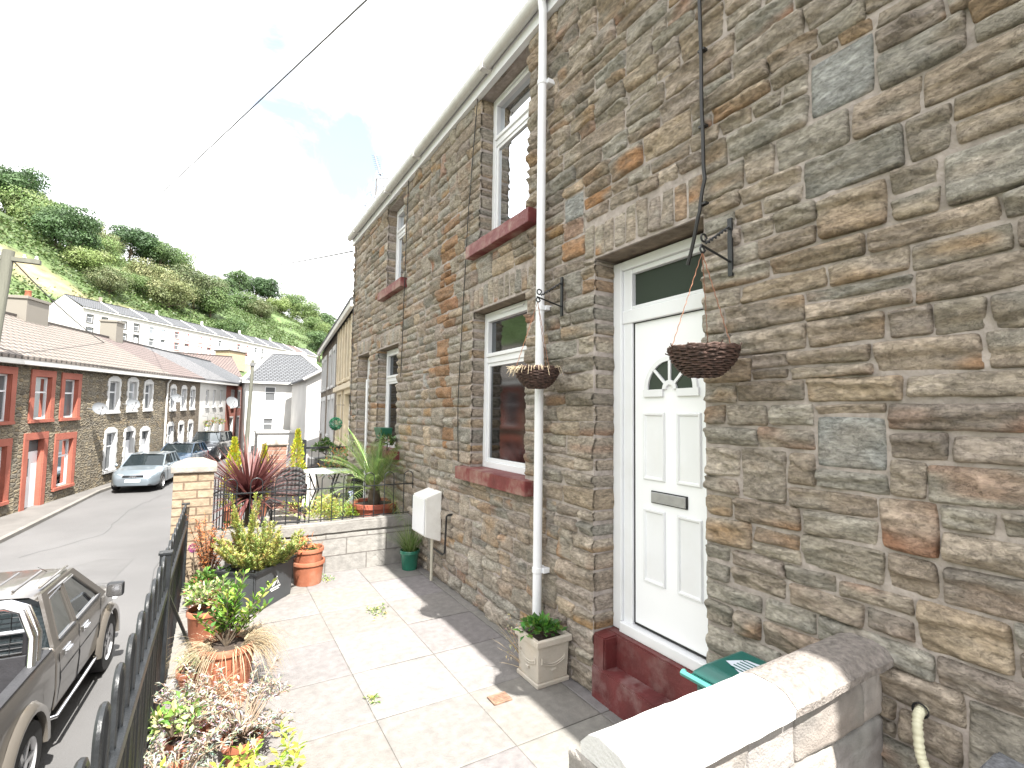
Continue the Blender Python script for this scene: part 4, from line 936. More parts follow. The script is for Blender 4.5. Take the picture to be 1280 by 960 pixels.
for (f,lo,hi) in ((lambda a,z:Vector((P0+.006,a,z)),Q0+.04,Q1-.04),(lambda a,z:Vector((a,Q0+.006,z)),P0+.04,P1-.04)):
    for row in (.17,.155): mb.tube([f(lo+(hi-lo)*k/10,row-.03*math.sin(math.pi*k/10)) for k in range(11)],.006,5)
    mb.tube([f((lo+hi)/2-.02,.10),f((lo+hi)/2+.02,.10)],.010,6); 
    for k in (0,1): mb.tube([f(lo if k==0 else hi,.19),f(lo if k==0 else hi,.15)],.008,6)
mb.build('swag_relief',M['cream'],t,smooth=True)
mb=MB(); mb.box((P0+.015,Q0+.015,.255),(P1-.015,Q1-.015,.275)); mb.build('soil',M['soil'],t)
bush(t,(2.03,2.92,.335),.10,240,.055,[(.06,.17,.03),(.10,.24,.04),(.16,.30,.06)],hz=.55,up=.5,w=.6,stems=4)
lb=LB(); 
for i in range(16): lb.blade((1.98,2.99,.0),Vector((random.gauss(-.35,.2),random.gauss(.45,.2),random.uniform(.5,1.2))),random.uniform(.22,.42),.010,random.choice([(.42,.33,.2),(.5,.4,.26)]),.5,5)
for i in range(60): lb.leaf(Vector((1.92,3.12,.05))+Vector((random.gauss(0,.03),random.gauss(.04,.05),random.uniform(0,.32))),rdir(-.4,.6),.03,.01,(.45,.36,.23),.4)
tagged(lb.build('dried_weed',M['drygrass']),'dried straw coloured weed standing behind the cream planter','weed')
def weed(x,y,label,r=.05,n=40):
    lb=LB()
    for i in range(n): lb.leaf((x+random.gauss(0,r*.5),y+random.gauss(0,r*.9),.004),rdir(.1,.9),random.uniform(.02,.045),.012,random.choice([G1,(.3,.4,.1),(.4,.42,.2)]))
    tagged(lb.build('weed',M['leaf']),label,'weed')
weed(1.36,4.58,'green weed in a slab joint near the middle of the sunlit patio',.09,90); weed(.93,3.22,'tiny green weed in the slab joint nearest the camera',.035); weed(1.13,5.72,'sparse green weed at the base of the low wall beside the stacked pots',.07,50)
# recycling caddy beside the door
t=thing('recycling_bin','teal green plastic bin with white sticker on its lid beside the red door steps','bin',(2.0,1.36,0))
M['teal']=pm('teal_plastic',(.015,.12,.10),.35,.12,5)
mb=MB(); mb.hexa([(1.88,1.22,.0),(2.13,1.22,.0),(2.13,1.46,.0),(1.88,1.46,.0),(1.845,1.18,.66),(2.155,1.18,.66),(2.155,1.50,.66),(1.845,1.50,.66)]); mb.build('bin_body',M['teal'],t,bevel=.02)
mb=MB(); bm=[(1.83,1.165),(2.165,1.165),(2.165,1.515),(1.83,1.515)]; tp=[(1.88,1.21),(2.135,1.21),(2.135,1.47),(1.88,1.47)]
mb.hexa([(x,y,.662) for x,y in bm]+[(x,y,.69) for x,y in bm]); mb.hexa([(x,y,.69) for x,y in bm]+[(x,y,.735) for x,y in tp]); ld=mb.build('lid',M['teal'],t,bevel=.012)
mb=MB(); mb.tube([(1.815,1.20,.675),(1.80,1.22,.69),(1.80,1.53,.69),(1.83,1.545,.68)],.013,8); mb.build('handle',pm('light_teal_plastic',(.07,.28,.24),.35),t,smooth=True)
mb=MB(); rr_=[.095,.10,.085,.105,.08,.10,.088,.104,.083,.1]
pts=[(2.0+.75*r_*math.cos(2*math.pi*k/10),1.33+1.1*r_*math.sin(2*math.pi*k/10),.7375) for k,r_ in enumerate(rr_)]
mb.add(pts,[tuple(range(10))]); mb.build('sticker',pm('white_sticker',(.65,.70,.78),.5),ld)
mb=MB()
for k in range(5): mb.box((1.95+k*.022,1.26,.738),(1.956+k*.022,1.40,.7395))
mb.build('sticker_lines',M['teal'],ld)
# ---------------------------------------------------------------- neighbour's garden
t=thing('cordyline','large burgundy spiky cordyline in a cream pot behind the yellow pillar','plant',(.40,6.85,0)); pot(t,.21,.42,.7,pm('cream_pot',(.6,.56,.48),.6))
mb=MB(); mb.tube([(.40,6.85,.38),(.41,6.86,.62),(.41,6.86,.80)],[.04,.035,.045],10); mb.build('trunk',M['bark'],t,smooth=True); lb=LB()
for i in range(300):
    z=random.random()**.8; d=rdir(-.15,.99); d.z=-.25+1.35*z; d.normalize()
    lb.blade(Vector((.41,6.86,.70+.12*random.random()))+d*.03,d,random.uniform(.55,.86),.030,random.choice([(.085,.02,.028),(.11,.03,.036),(.065,.016,.024),(.16,.06,.055)]),random.uniform(.05,.45),6,tip=(.17,.07,.06))
lb.build('leaves',M['leaf'],t)
t=thing('potted_palm','feathery green palm in a wide terracotta bowl pot against the stone wall','plant',(1.93,6.85,0)); pot(t,.325,.60,.66,rim=.05,mat=pm('red_terracotta',(.36,.10,.06),.6,.12,5))
mb=MB(); mb.lathe([(.06,.55),(.09,.62),(.07,.75),(.03,.82)],(1.93,6.85,0),12); mb.build('trunk',M['bark'],t,smooth=True); lb=LB(); mb=MB()
for i in range(32):
    a=i*2.4; el=random.uniform(.30,1.3); d=Vector((math.cos(a)*math.cos(el),math.sin(a)*math.cos(el)*.9,math.sin(el))); 
    if d.x>.25: d.x*=.15
    Lf=random.uniform(.70,1.08); p=Vector((1.93,6.85,.74)); pts=[]; dd=d.copy()
    for k in range(15): pts.append(p.copy()); p+=dd*Lf/14; dd=(dd+Vector((0,0,-.055-.05*(1-el/1.5)))).normalized()
    for q in pts: q.x=min(q.x,2.10)
    mb.tube(pts,[.006*(1-k/18) for k in range(15)],4)
    for k in range(3,15):
        for s_ in (-1,1):
            for j in (0,1):
                tt=(pts[k]-pts[k-1]).normalized(); sd=tt.cross(Vector((0,0,1))); sd=sd.normalized() if sd.length>.05 else Vector((1,0,0))
                ld_=(tt*.8+sd*s_*.8+Vector((0,0,.25))).normalized(); q=pts[k-1].lerp(pts[k],j*.5); lb.blade(q,ld_,.24*math.sin(math.pi*(k/16)*.85+.35),.008,random.choice([(.13,.24,.06),(.18,.30,.08),(.30,.36,.16),(.24,.34,.10)]),.5,2)
    for q in range(0): pass
for i,v in enumerate(lb.V):
    if v[0]>2.13: lb.V[i]=(2.13,v[1],v[2])
lb.build('fronds',M['leaf'],t); mb.build('frond_stems',pm('green_stem',(.25,.30,.10),.6),t)
t=thing('golden_shrub','golden leaved euonymus shrub behind the railing of the low wall','plant',(1.35,7.1,0)); bush(t,(1.32,7.1,.42),.36,2000,.04,[(.4,.44,.08),(.46,.48,.12),(.58,.54,.18),(.30,.42,.08)],hz=.85)
t=thing('golden_shrub','smaller lime and cream shrub between the golden shrub and the palm pot','plant',(1.72,7.35,0)); bush(t,(1.70,7.35,.42),.17,650,.036,[(.5,.55,.25),(.40,.48,.10),(.66,.62,.35)],hz=.9)
t=thing('flowering_plant','low green plant with a pale blue flower spike left of the palm pot','plant',(1.62,6.75,0)); bush(t,(1.62,6.75,.5),.12,220,.05,[(.35,.45,.08),YG],hz=.7); lb=LB()
for i in range(150): lb.leaf(Vector((1.60+random.gauss(0,.015),6.74+random.gauss(0,.015),.62+random.random()*.16)),rdir(),.022,.014,random.choice([(.40,.48,.62),(.55,.58,.66),(.30,.36,.5)]))
lb.build('flower_spike',M['leaf'],t)
t=thing('low_plant','low green and rust foliage at the foot of the cordyline pot','plant',(.22,6.6,0)); bush(t,(.22,6.6,.35),.22,600,.05,[(.2,.35,.08),(.32,.42,.14),(.42,.2,.1)],hz=.8)
def conifer(x,y,z0,h,r,label):
    t=thing('golden_conifer',label,'conifer',(x,y,z0),0,'golden conifers in the next garden'); pot(t,r*.8,.3,.75); lb=LB(); mb=MB(); mb.tube([(x,y,z0+.25),(x,y,z0+h*.9)],[.02,.006],6); mb.build('trunk',M['bark'],t)
    for i in range(1500):
        s=random.random()**.8; rr=r*(1-s)**.7*random.uniform(.55,1.12)*(1+.25*math.sin(s*19+i%3)); a=random.uniform(0,6.28); p=Vector((x+rr*math.cos(a),y+rr*math.sin(a),z0+.28+(h-.28)*s)); lb.leaf(p,Vector((math.cos(a)*.6,math.sin(a)*.6,1)),.06,.022,random.choice([(.55,.52,.04),(.62,.60,.07),(.42,.44,.04),(.35,.38,.05)]),.0)
    lb.build('foliage',M['leaf'],t)
conifer(.30,9.0,0,1.36,.15,'golden conifer left of the burgundy cordyline, beside the street railing')
conifer(1.36,10.0,0,1.46,.17,'tall golden conifer between the pink pillar and the patio table')
conifer(.78,9.7,0,1.20,.12,'thin golden conifer glimpsed behind the right side of the cordyline')
# table & chairs
t=thing('patio_table','round grey glass topped patio table in the next garden','table',(1.78,9.55,0)); mb=MB(); mb.lathe([(0,.735),(.42,.735),(.43,.742),(.43,.752),(.42,.757),(0,.757)],(1.78,9.55,0),40); mb.build('tabletop',pm('frosted_glass_top',(.42,.46,.45),.2,.04,3),t,smooth=True)
for k in range(4):
    a=k*math.pi/2+.4; mb=MB(); mb.tube([(1.78+.32*math.cos(a),9.55+.32*math.sin(a),.735),(1.78+.18*math.cos(a),9.55+.18*math.sin(a),.4),(1.78+.36*math.cos(a),9.55+.36*math.sin(a),0)],.014,6); mb.build('leg',M['black'],t,smooth=True)
M['rattan']=pm('black_rattan',(.02,.02,.02),.6,.4,40,bump=.6,bscale=110)
def chair(x,y,rz,label):
    t=thing('rattan_chair',label,'chair',(x,y,0),rz,'black rattan chairs round the patio table')
    mb=MB(); mb.box((-.24,-.22,.41),(.24,.24,.45)); mb.build('seat',M['rattan'],t,local=True,bevel=.015)
    mb=MB(); n=8
    for i in range(n):
        for j in range(6):
            def f(u,v): x_=-.25+.5*u; return Vector((x_*(1-.12*v),-.22-.10*v+.06*(1-(2*u-1)**2)*-1+.0,.45+.45*v*(1-.25*(2*u-1)**4)))
            mb.quad(f(i/n,j/6),f((i+1)/n,j/6),f((i+1)/n,(j+1)/6),f(i/n,(j+1)/6))
    b=mb.build('backrest',M['rattan'],t,local=True,smooth=True); s=b.modifiers.new('th','SOLIDIFY'); s.thickness=.02
    for sx in (-1,1):
        mb=MB(); mb.tube([(sx*.25,-.22,0),(sx*.25,-.20,.3),(sx*.26,-.2,.64),(sx*.27,.0,.67),(sx*.27,.2,.64),(sx*.25,.22,.4),(sx*.26,.26,0)],.013,6); mb.build('arm_and_legs',M['black'],t,local=True,smooth=True)
        mb=MB(); mb.tube([(sx*.25,-.22,.05),(sx*.25,.0,.32),(sx*.26,.25,.05)],.009,6); mb.build('curved_brace',M['black'],t,local=True,smooth=True)
chair(1.02,8.55,R(-200),'black rattan chair behind the railing between the cordyline and the golden shrub')
chair(2.05,8.55,R(20),'black rattan chair half hidden behind the palm fronds')
chair(1.15,9.75,R(-95),'black rattan chair on the street side of the glass topped table')
# wall hopper planter and plant
t=thing('wall_planter','dark green planter mounted on the stone wall under the far ground floor window','planter',(2.1,7.0,1.5)); mb=MB(); mb.hexa([(2.02,6.86,1.44),(2.15,6.86,1.44),(2.15,7.14,1.44),(2.02,7.14,1.44),(1.98,6.82,1.60),(2.15,6.82,1.60),(2.15,7.18,1.60),(1.98,7.18,1.60)]); mb.build('trough',pm('dark_green_plastic',(.015,.10,.06),.4,.1,4),t,bevel=.008)
bush(t,(2.06,6.78,1.42),.11,170,.07,[(.05,.09,.02),(.14,.2,.05),(.45,.48,.3)],hz=1.3,stems=4)
t=thing('shrub','mixed green and rust shrub beyond the palm at the far corner of the house','plant',(2.2,9.9,0)); bush(t,(2.35,10.05,.75),.40,1100,.07,[(.12,.22,.06),(.45,.25,.10),(.2,.3,.1)],hz=1.1)
t=thing('green_ball_basket','round dark green topiary ball hanging by the far doorway','basket',(3.3,16.3,1.2)); lb=LB()
for i in range(900): d=rdir(); lb.leaf(Vector((3.3,16.3,1.46))+d*.17*random.uniform(.8,1.05),d+rdir()*.5,.05,.03,random.choice([(.02,.13,.07),(.03,.18,.09)]))
lb.build('leaf_ball',M['leaf'],t); mb=MB(); mb.tube([(3.3,16.3,1.62),(3.3,16.3,2.05),(3.55,16.3,2.05)],.01,5); mb.build('hanger',M['black'],t)
t=thing('trough_planter','dark trough of green plants on the white wall with the black rail','planter',(2.1,11.3,0)); mb=MB(); mb.box((1.75,11.1,-.03),(2.7,11.4,.85)); mb.build('trough',M['greyplastic'],t,bevel=.02); bush(t,(2.1,11.25,1.05),.25,700,.08,[(.06,.12,.03),(.12,.2,.05)],hz=.6)
# ================================================================ VEHICLES
def G(x,y):
    s=(x+5.19)*.2605+(y-22.99)*.9655
    return -1.7+max(-.1,.0265*min(s,70))
def paint(name,c,metal=.5): return pm(name,c,.28,.03,2,metal=metal,coat=.8)
def lerpt(tab,y):
    if y<=tab[0][0]: return tab[0][1]
    for (a,b),(c,d) in zip(tab[:-1],tab[1:]):
        if y<=c:
            t=(y-a)/(c-a); t=t*t*(3-2*t)*.5+t*.5; return b+(d-b)*t
    return tab[-1][1]
def wheel(t,x,y,r,wd,rimmat,sgn):
    mb=MB(); pr=[(r*.62,-wd/2),(r*.95,-wd/2),(r,-wd/2+.03),(r,wd/2-.03),(r*.95,wd/2),(r*.62,wd/2)]
    def put(m): m.v=[(x+v[2]*sgn,y+v[0],r+v[1]) for v in m.v]; return m
    mb.lathe(pr,(0,0,0),28); w=put(mb).build('wheel',M['rubber'],t,local=True,smooth=True)
    mb=MB(); mb.lathe([(r*.64,wd/2-.0),(r*.60,wd/2-.035),(r*.57,wd/2-.04)],(0,0,0),28)
    mb.lathe([(r*.60,-wd*.1),(0,-wd*.1)],(0,0,0),20)
    mb.lathe([(r*.14,wd/2-.01),(0,wd/2-.005)],(0,0,0),12)
    for k in range(6):
        a=2*math.pi*k/6; c,s=math.cos(a),math.sin(a); nx,ny=-s,c; z1=wd/2-.02; z0=z1-.03; q=[]
        for rr,hw in ((r*.08,r*.075),(r*.6,r*.05)):
            q.append(((rr*c+nx*hw),(rr*s+ny*hw))); q.append(((rr*c-nx*hw),(rr*s-ny*hw)))
        q=[q[0],q[1],q[3],q[2]]; mb.hexa([(a_,b_,z0) for a_,b_ in q]+[(a_,b_,z1) for a_,b_ in q])
    put(mb).build('rim',rimmat,w,local=True,smooth=True)
    return w
def shell(t,L0,L1,W,zt,zs,wl,wheels,rw,mat,sill,n=None,tumble=.93,name='body'):
    """lofted lower body: open wheel arches, rounded shoulders. y from L0 (rear) to L1 (front)"""
    ys=set(np.round(np.arange(L0,L1+.001,.12),3).tolist()+[L0,L0+.03,L0+.08,L1-.08,L1-.03,L1])
    for wy in wheels:
        for k in range(-6,7): ys.add(round(wy+ (rw*1.16)*math.sin(k*math.pi/12),3))
    ys=sorted(ys); V=[];rows=[]
    def zb(y):
        z=lerpt(sill,y)
        for wy in wheels:
            d=abs(y-wy)
            if d<rw*1.16: z=max(z,rw+math.sqrt(max(0,(rw*1.16)**2-d*d)) if d<rw*1.159 else z)
        return z
    mb=MB(); prev=None
    for y in ys:
        w=W/2*lerpt(wl,y); b=zb(y); s=lerpt(zs,y); tp=lerpt(zt,y); b=min(b,s-.03)
        half=[(w*.90,b),(w*.985,b+min(.06,(s-b)*.2)),(w,b+(s-b)*.45),(w*.995,b+(s-b)*.75),(w*.965,s-.02),(w*.93,s+.012),(w*.86,s+(tp-s)*.6+.015),(w*.55,tp),(0,tp+.012)]
        r=[(x,y,z) for x,z in half]+[(-x,y,z) for x,z in half[-2::-1]]
        rows.append(r)
    m=len(rows[0]); vs=[v for r in rows for v in r]; fs=[]
    for i in range(len(rows)-1):
        for j in range(m-1): fs.append((i*m+j,i*m+j+1,(i+1)*m+j+1,(i+1)*m+j))
    fs.append(tuple(range(m))); fs.append(tuple((len(rows)-1)*m+j for j in range(m)))
    mb.add(vs,fs); return mb.build(name,mat,t,local=True,smooth=True,flat_angle=45)
def hatch(name,label,col,loc,rz,group='cars parked along the far kerb',L=4.2,W=1.76,H=1.43,suv=False,detail=True):
    t=thing(name,label,'car',loc,rz,group); f=L/2; r=-L/2; k=H/1.43; pmt=paint('car_paint_'+name,col); rw=.32 if not suv else .37
    wh=[r+.75,f-.85]
    zt=[(r,.75*k),(r+.1,.95*k),(r+1.0,.98*k),(f-1.25,.97*k),(f-.5,.86*k),(f-.12,.70*k),(f,.58*k)]
    zs=[(r,.70*k),(r+.3,.90*k),(f-1.2,.88*k),(f-.5,.78*k),(f-.1,.64*k),(f,.52*k)]
    wl=[(r,.80),(r+.12,.93),(r+.5,.99),(0,1),(f-.6,.97),(f-.25,.88),(f-.06,.74),(f,.62)]
    sill=[(r,.34),(r+.3,.24),(f-.3,.22),(f,.26)]
    b=shell(t,r,f,W,zt,zs,wl,wh,rw,pmt,sill)
    # glasshouse
    a0,a1,a2,a3=(r+.12,r+.55,f-1.95,f-1.15) if not suv else (r+.06,r+.3,f-1.75,f-1.15)
    wb,wr=W*.455,W*.375; zb_,zr=.93*k,H-.03
    bot=[(wb,a0+.02),(wb*1.0,(a0+a3)/2),(wb*.9,a3)]
    def sec(y,z,w): return (w,y,z)
    mb=MB(); n=5
    P=[[( -wb*.92,a0,zb_),(wb*.92,a0,zb_)],[(-wr*.93,a1,zr),(wr*.93,a1,zr)],[(-wr*.96,a2,zr),(wr*.96,a2,zr)],[(-wb*.93,a3,zb_-.02),(wb*.93,a3,zb_-.02)]]
    mb.quad(P[0][0],P[0][1],P[1][1],P[1][0]); mb.quad(P[3][0],P[3][1],P[2][1],P[2][0])
    for s in (0,1): mb.quad(P[0][s],P[1][s],P[2][s],P[3][s])
    mb.build('windows',M['carglass'],t,local=True)
    mb=MB(); x=wr*.98; Z=zr; 
    rowsr=[(a1-.05,.93),(a1+.3,.99),((a1+a2)/2,1),(a2-.2,.99),(a2+.06,.95)]; vs=[]
    for y,s in rowsr:
        for q,dz in ((-1.03,-.035),(-.9,.012),(-.4,.035),(0,.04),(.4,.035),(.9,.012),(1.03,-.035)): vs.append((q*x*s,y,Z+dz-(0 if s>.97 else .018)))
    fs=[(i*7+j,i*7+j+1,(i+1)*7+j+1,(i+1)*7+j) for i in range(4) for j in range(6)]; mb.add(vs,fs)
    def strut(p,q,w=.035): mb.tube([Vector(p),Vector(q)],w,6)
    for s in (-1,1):
        strut((s*wb*.95,a0-.0,zb_),(s*wr*.96,a1,zr),.045); strut((s*wb*.95,a3,zb_-.02),(s*wr*.98,a2,zr),.032)
        ym=(a1+a2)/2; strut((s*wb*.975,ym-.1,zb_),(s*wr*.985,ym-.05,zr),.028); strut((s*wb*.97,a0+.6,zb_),(s*wr*.98,a1+.35,zr),.04)
        strut((s*wr*.985,a1,zr),(s*wr*.99,a2,zr),.028)
    mb.build('roof',pmt,t,local=True,smooth=True)
    for s in (-1,1):
        mb=MB(); mb.lathe([(0,-.06),(.05,-.05),(.085,0),(.08,.05),(0,.07)],(0,0,0),10); mb.v=[(s*(W/2+.06)+v[2]*s,a3-.12+v[1]*.6,zb_+.07+v[0]*.8) for v in mb.v]; mb.build('wing_mirror',pmt,t,local=True,smooth=True)
        mb=MB(); x0=W/2*.66; mb.hexa([(s*W/2*.40,f-.10,.60*k),(s*W/2*.77,f-.30,.62*k),(s*W/2*.77,f-.33,.74*k),(s*W/2*.40,f-.14,.70*k),(s*W/2*.40,f-.03,.60*k),(s*W/2*.80,f-.24,.62*k),(s*W/2*.79,f-.26,.74*k),(s*W/2*.40,f-.07,.70*k)]); mb.build('headlight',pm('headlight_lens',(.65,.68,.7),.1,.02,2) if 'hl' not in M else M['hl'],t,local=True,bevel=.012)
        mb=MB(); mb.hexa([(s*W/2*.6,r+.03,.72*k),(s*W/2*.88,r+.12,.72*k),(s*W/2*.88,r+.14,.88*k),(s*W/2*.6,r+.06,.88*k),(s*W/2*.6,r-.0,.72*k),(s*W/2*.9,r+.09,.72*k),(s*W/2*.9,r+.12,.88*k),(s*W/2*.6,r+.03,.88*k)]); mb.build('tail_light',pm('tail_lens',(.3,.01,.01),.2) if 'tl' not in M else M['tl'],t,local=True)
        for wy in wh: wheel(t,s*(W/2-.11),wy,rw,.20,M['chrome'] if 'alloy' not in M else M['alloy'],s)
    mb=MB(); mb.box((-.36,f-.06,.57*k),(.36,f-.005,.68*k)); gr=mb.build('grille',M['black'],t,local=True,bevel=.01)
    for q in range(4) if name=='silver_hatchback' else ():
        mb=MB(); c=-.085+q*.057; mb.tube([(c+.036*math.cos(a*math.pi/10),f+.004,.625*k+.036*math.sin(a*math.pi/10)) for a in range(20)],.006,5,closed=True); mb.build('emblem_ring',M['chrome'],gr,local=True)
    mb=MB(); mb.box((-.26,f-.03,.40),(.26,f+.015,.51)); mb.build('number_plate',M['white'],t,local=True,bevel=.004)
    mb=MB(); mb.box((-.62,f-.20,.235),(.62,f-.008,.30)); mb.build('lower_grille',M['black'],t,local=True,bevel=.01)
    mb=MB(); mb.box((-W/2+.12,r+.15,.30),(W/2-.12,f-.25,.60)); mb.build('underbody',M['dark'],t,local=True)
    for s in (-1,1):
        for yy in (a3-.35,(a1+a2)/2-.15,a0+.62): mb=MB(); mb.tube([(s*W*.5*1.0,yy,.32),(s*W*.5*1.002,yy,.6),(s*W*.5*.975,yy,.86*k)],.006,4); mb.build('door_seam',M['black'],t,local=True)
        for yy in (a3-1.25,a0+.95): mb=MB(); mb.tube([(s*(W*.5+.01),yy,.78*k),(s*(W*.5+.01),yy+.16,.78*k)],.012,5); mb.build('door_handle',M['black'],t,local=True)
    return t
M['hl']=pm('headlight_lens',(.65,.68,.7),.1,.02,2); M['tl']=pm('tail_lens',(.3,.01,.01),.2,.02,2); M['alloy']=pm('alloy',(.62,.62,.63),.35,.05,5,metal=.6)
def place(x,y): return (x,y,G(x,y)+.008)
hatch('silver_hatchback','pale silver blue hatchback parked facing the camera by the white trimmed house',(.21,.25,.28),place(-2.41,27.6),R(180-9),H=1.42)
hatch('dark_blue_hatchback','dark blue hatchback parked behind the silver one, mostly hidden by it',(.03,.06,.10),place(-1.45,32.7),R(180-14),H=1.45)
hatch('black_suv','tall black four by four parked at the far end by the white rendered house',(.012,.014,.018),place(-.1,37.4),R(180-15),H=1.78,L=4.4,W=1.82,suv=True)
# ---- pickup
def pickup(loc,rz):
    t=thing('pickup_truck','bronze grey double cab pickup truck with chrome sports bar parked below the black railing','pickup truck',loc,rz)
    P=paint('bronze_grey_paint',(.135,.123,.11),.5); P2=paint('champagne_arch_paint',(.20,.18,.155),.5); W=1.78; rw=.37
    f=2.08; r=-3.0; wh=[-1.42,1.32]  # cab rear at y=-.62
    # cab + bonnet shell
    shell(t,-.66,f,W,[(-.66,1.10),(1.15,1.10),(1.7,1.06),(f-.1,.98),(f,.90)],[(-.66,1.08),(.9,1.07),(1.6,1.0),(f-.1,.90),(f,.82)],[(-.66,1),(1.2,1),(1.8,.95),(f,.80)],[wh[1]],rw,P,[(-.66,.42),(f,.42)])
    # bed
    bw=W/2; mb=MB()
    ys=sorted(set([r,r+.05,-.70]+[wh[0]+rw*1.16*math.sin(k*math.pi/12) for k in range(-6,7)]+list(np.arange(r+.2,-.75,.2))))
    for s in (-1,1):
        vs=[];m=5
        for y in ys:
            d=abs(y-wh[0]); b=.44
            if d<rw*1.16: b=max(b,rw+math.sqrt(max(0,(rw*1.16)**2-d*d)))
            for x,z in ((bw*.97,b),(bw*.995,b+(1.08-b)*.4),(bw*.985,1.0),(bw*.95,1.10),(bw*.88,1.105)): vs.append((s*x,y,z))
            m=5
        mb.add(vs,[(i*m+j,i*m+j+1,(i+1)*m+j+1,(i+1)*m+j) for i in range(len(ys)-1) for j in range(m-1)])
    mb.box((-bw*.96,r-.02,.5),(bw*.96,r+.03,1.10)); mb.box((-bw*.94,-.74,.5),(bw*.94,-.70,1.09))
    mb.build('load_bed',P,t,local=True,smooth=True)
    mb=MB(); mb.box((-bw*.86,r+.05,.62),(bw*.86,-.76,.66)); 
    for s in (-1,1): mb.box((s*bw*.86-.015,r+.05,.64),(s*bw*.86+.015,-.76,1.10)); mb.box((s*bw*.90-.05,r,1.103),(s*bw*.90+.05,-.72,1.125))
    mb.box((-bw*.86,-.79,.64),(bw*.86,-.76,1.12)); mb.box((-bw*.9,r-.02,1.10),(bw*.9,r+.04,1.12)); mb.build('bed_liner',pm('black_bed_liner',(.025,.025,.028),.6,.2,10,bump=.3),t,local=True,bevel=.006)
    # greenhouse
    zb,zr=1.09,1.60; a0,a1,a2,a3=-.62,-.42,.50,1.22; wb,wr=.83,.66
    mb=MB(); Pp=[[(-wb*.97,a0,zb),(wb*.97,a0,zb)],[(-wr*.98,a1,zr),(wr*.98,a1,zr)],[(-wr*.98,a2,zr),(wr*.98,a2,zr)],[(-wb*.95,a3,zb),(wb*.95,a3,zb)]]
    mb.quad(Pp[0][0],Pp[0][1],Pp[1][1],Pp[1][0]); mb.build('rear_screen',M['carglass'],t,local=True); mb=MB(); mb.quad(Pp[3][0],Pp[3][1],Pp[2][1],Pp[2][0]); mb.build('windscreen',M['carglass'],t,local=True)
    # side panels with window cut-outs
    def side(y,z,s,off=0):
        q=(z-zb)/(zr-zb); x=wb*(1-q)+wr*q+off; return (s*x,y,z)
    for s in (-1,1):
        mb=MB(); outer=[(a0-.02,zb-.03),(a1-.04,zr+.0),(a2+.02,zr+.0),(a3+.06,zb-.03)]
        w1=[(-.48,1.12),(-.35,1.525),(.03,1.55),(.03,1.12)]; w2=[(.10,1.12),(.10,1.55),(.45,1.55),(1.03,1.12)]
        # frames as thick bars around the two windows
        for poly in (w1,w2):
            for i in range(4):
                p,q=poly[i],poly[(i+1)%4]; mb.tube([Vector(side(*p,s,.004)),Vector(side(*q,s,.004))],.014,6)
        def strip(poly): mb.add([side(y,z,s,.012) for y,z in poly]+[side(y,z,s,-.02) for y,z in poly],[tuple(range(len(poly)))]+[(i,(i+1)%len(poly),len(poly)+(i+1)%len(poly),len(poly)+i) for i in range(len(poly))])
        strip([(a0-.02,zb-.03),(a1-.06,zr+.02),(-.35,1.525),(-.48,1.12)]); strip([(a1-.06,zr+.02),(a2+.03,zr+.02),(.45,1.55),(-.35,1.525)]); strip([(.45,1.55),(a2+.03,zr+.02),(a3+.08,zb-.03),(1.03,1.12)])
        strip([(a0-.02,zb-.03),(-.48,1.12),(1.03,1.12),(a3+.08,zb-.03)]); strip([(.03,1.12),(.03,1.55),(.10,1.55),(.10,1.12)])
        mb.build('cab_side',P,t,local=True,smooth=True,flat_angle=50)
        mb=MB()
        for poly in (w1,w2): mb.add([side(y,z,s,-.004) for y,z in poly],[(0,1,2,3)])
        mb.build('side_window',M['carglass'],t,local=True)
        mb=MB()
        for poly in (w1,w2): mb.tube([Vector(side(*poly[0],s,.022)),Vector(side(*poly[3],s,.022))],.010,5)
        mb.build('window_trim',M['black'],t,local=True)
        # door seams and handles
        for P_ in ([(s*bw*.985,-.58,.52),(s*bw*1.003,-.56,.75),(s*bw*.985,-.60,1.02)],[(s*bw*.99,.07,.46),(s*bw*1.004,.07,.75),(s*bw*.975,.07,1.08)],[(s*bw*.99,.86,.5),(s*bw*1.004,.88,.8),(s*bw*.975,.98,1.08)],[(s*bw*1.003,-.57,.80),(s*bw*1.003,.87,.80)]): mb=MB(); mb.tube(P_,.004,4); mb.build('door_seam',M['black'],t,local=True)
        for yy in (-.44,.20):
            mb=MB(); mb.box((s*bw*.985,yy,.955),(s*bw*1.03,yy+.17,.985)); mb.box((s*bw*.97,yy-.02,.93),(s*bw*1.0,yy+.19,1.01)); mb.build('door_handle',M['chrome'],t,local=True,bevel=.010)
        # side step
        mb=MB(); mb.tube([(s*(bw-.04),-.72,.42),(s*(bw+.01),-.65,.40),(s*(bw+.01),.75,.40),(s*(bw-.04),.82,.42)],.020,8); mb.build('side_step',M['chrome'],t,local=True,smooth=True)
        # flared arches
        for wy in wh:
            mb=MB(); pr=[];n=14
            for k in range(n+1):
                a=math.pi*k/n; c,s2=math.cos(a),math.sin(a); zq=max(rw+s2*rw*1.13,.0); 
                for rr,ox in ((1.13,.0),(1.15,.055),(1.30,.06),(1.42,.0)): pr.append((s*(bw*.99+ox),wy-c*rw*rr,rw+s2*rw*rr-.03*(1-s2)))
            mb.add(pr,[(i*4+j,i*4+j+1,(i+1)*4+j+1,(i+1)*4+j) for i in range(n) for j in range(3)]); mb.build('wheel_arch',P2,t,local=True,smooth=True,flat_angle=60)
            wheel(t,s*(bw-.10),wy,rw,.25,M['alloy'],s)
        mb=MB(); mb.box((s*(bw+.02),1.0,1.06),(s*(bw+.21),1.10,1.25)); mm=mb.build('wing_mirror',M['black'],t,local=True,bevel=.03)
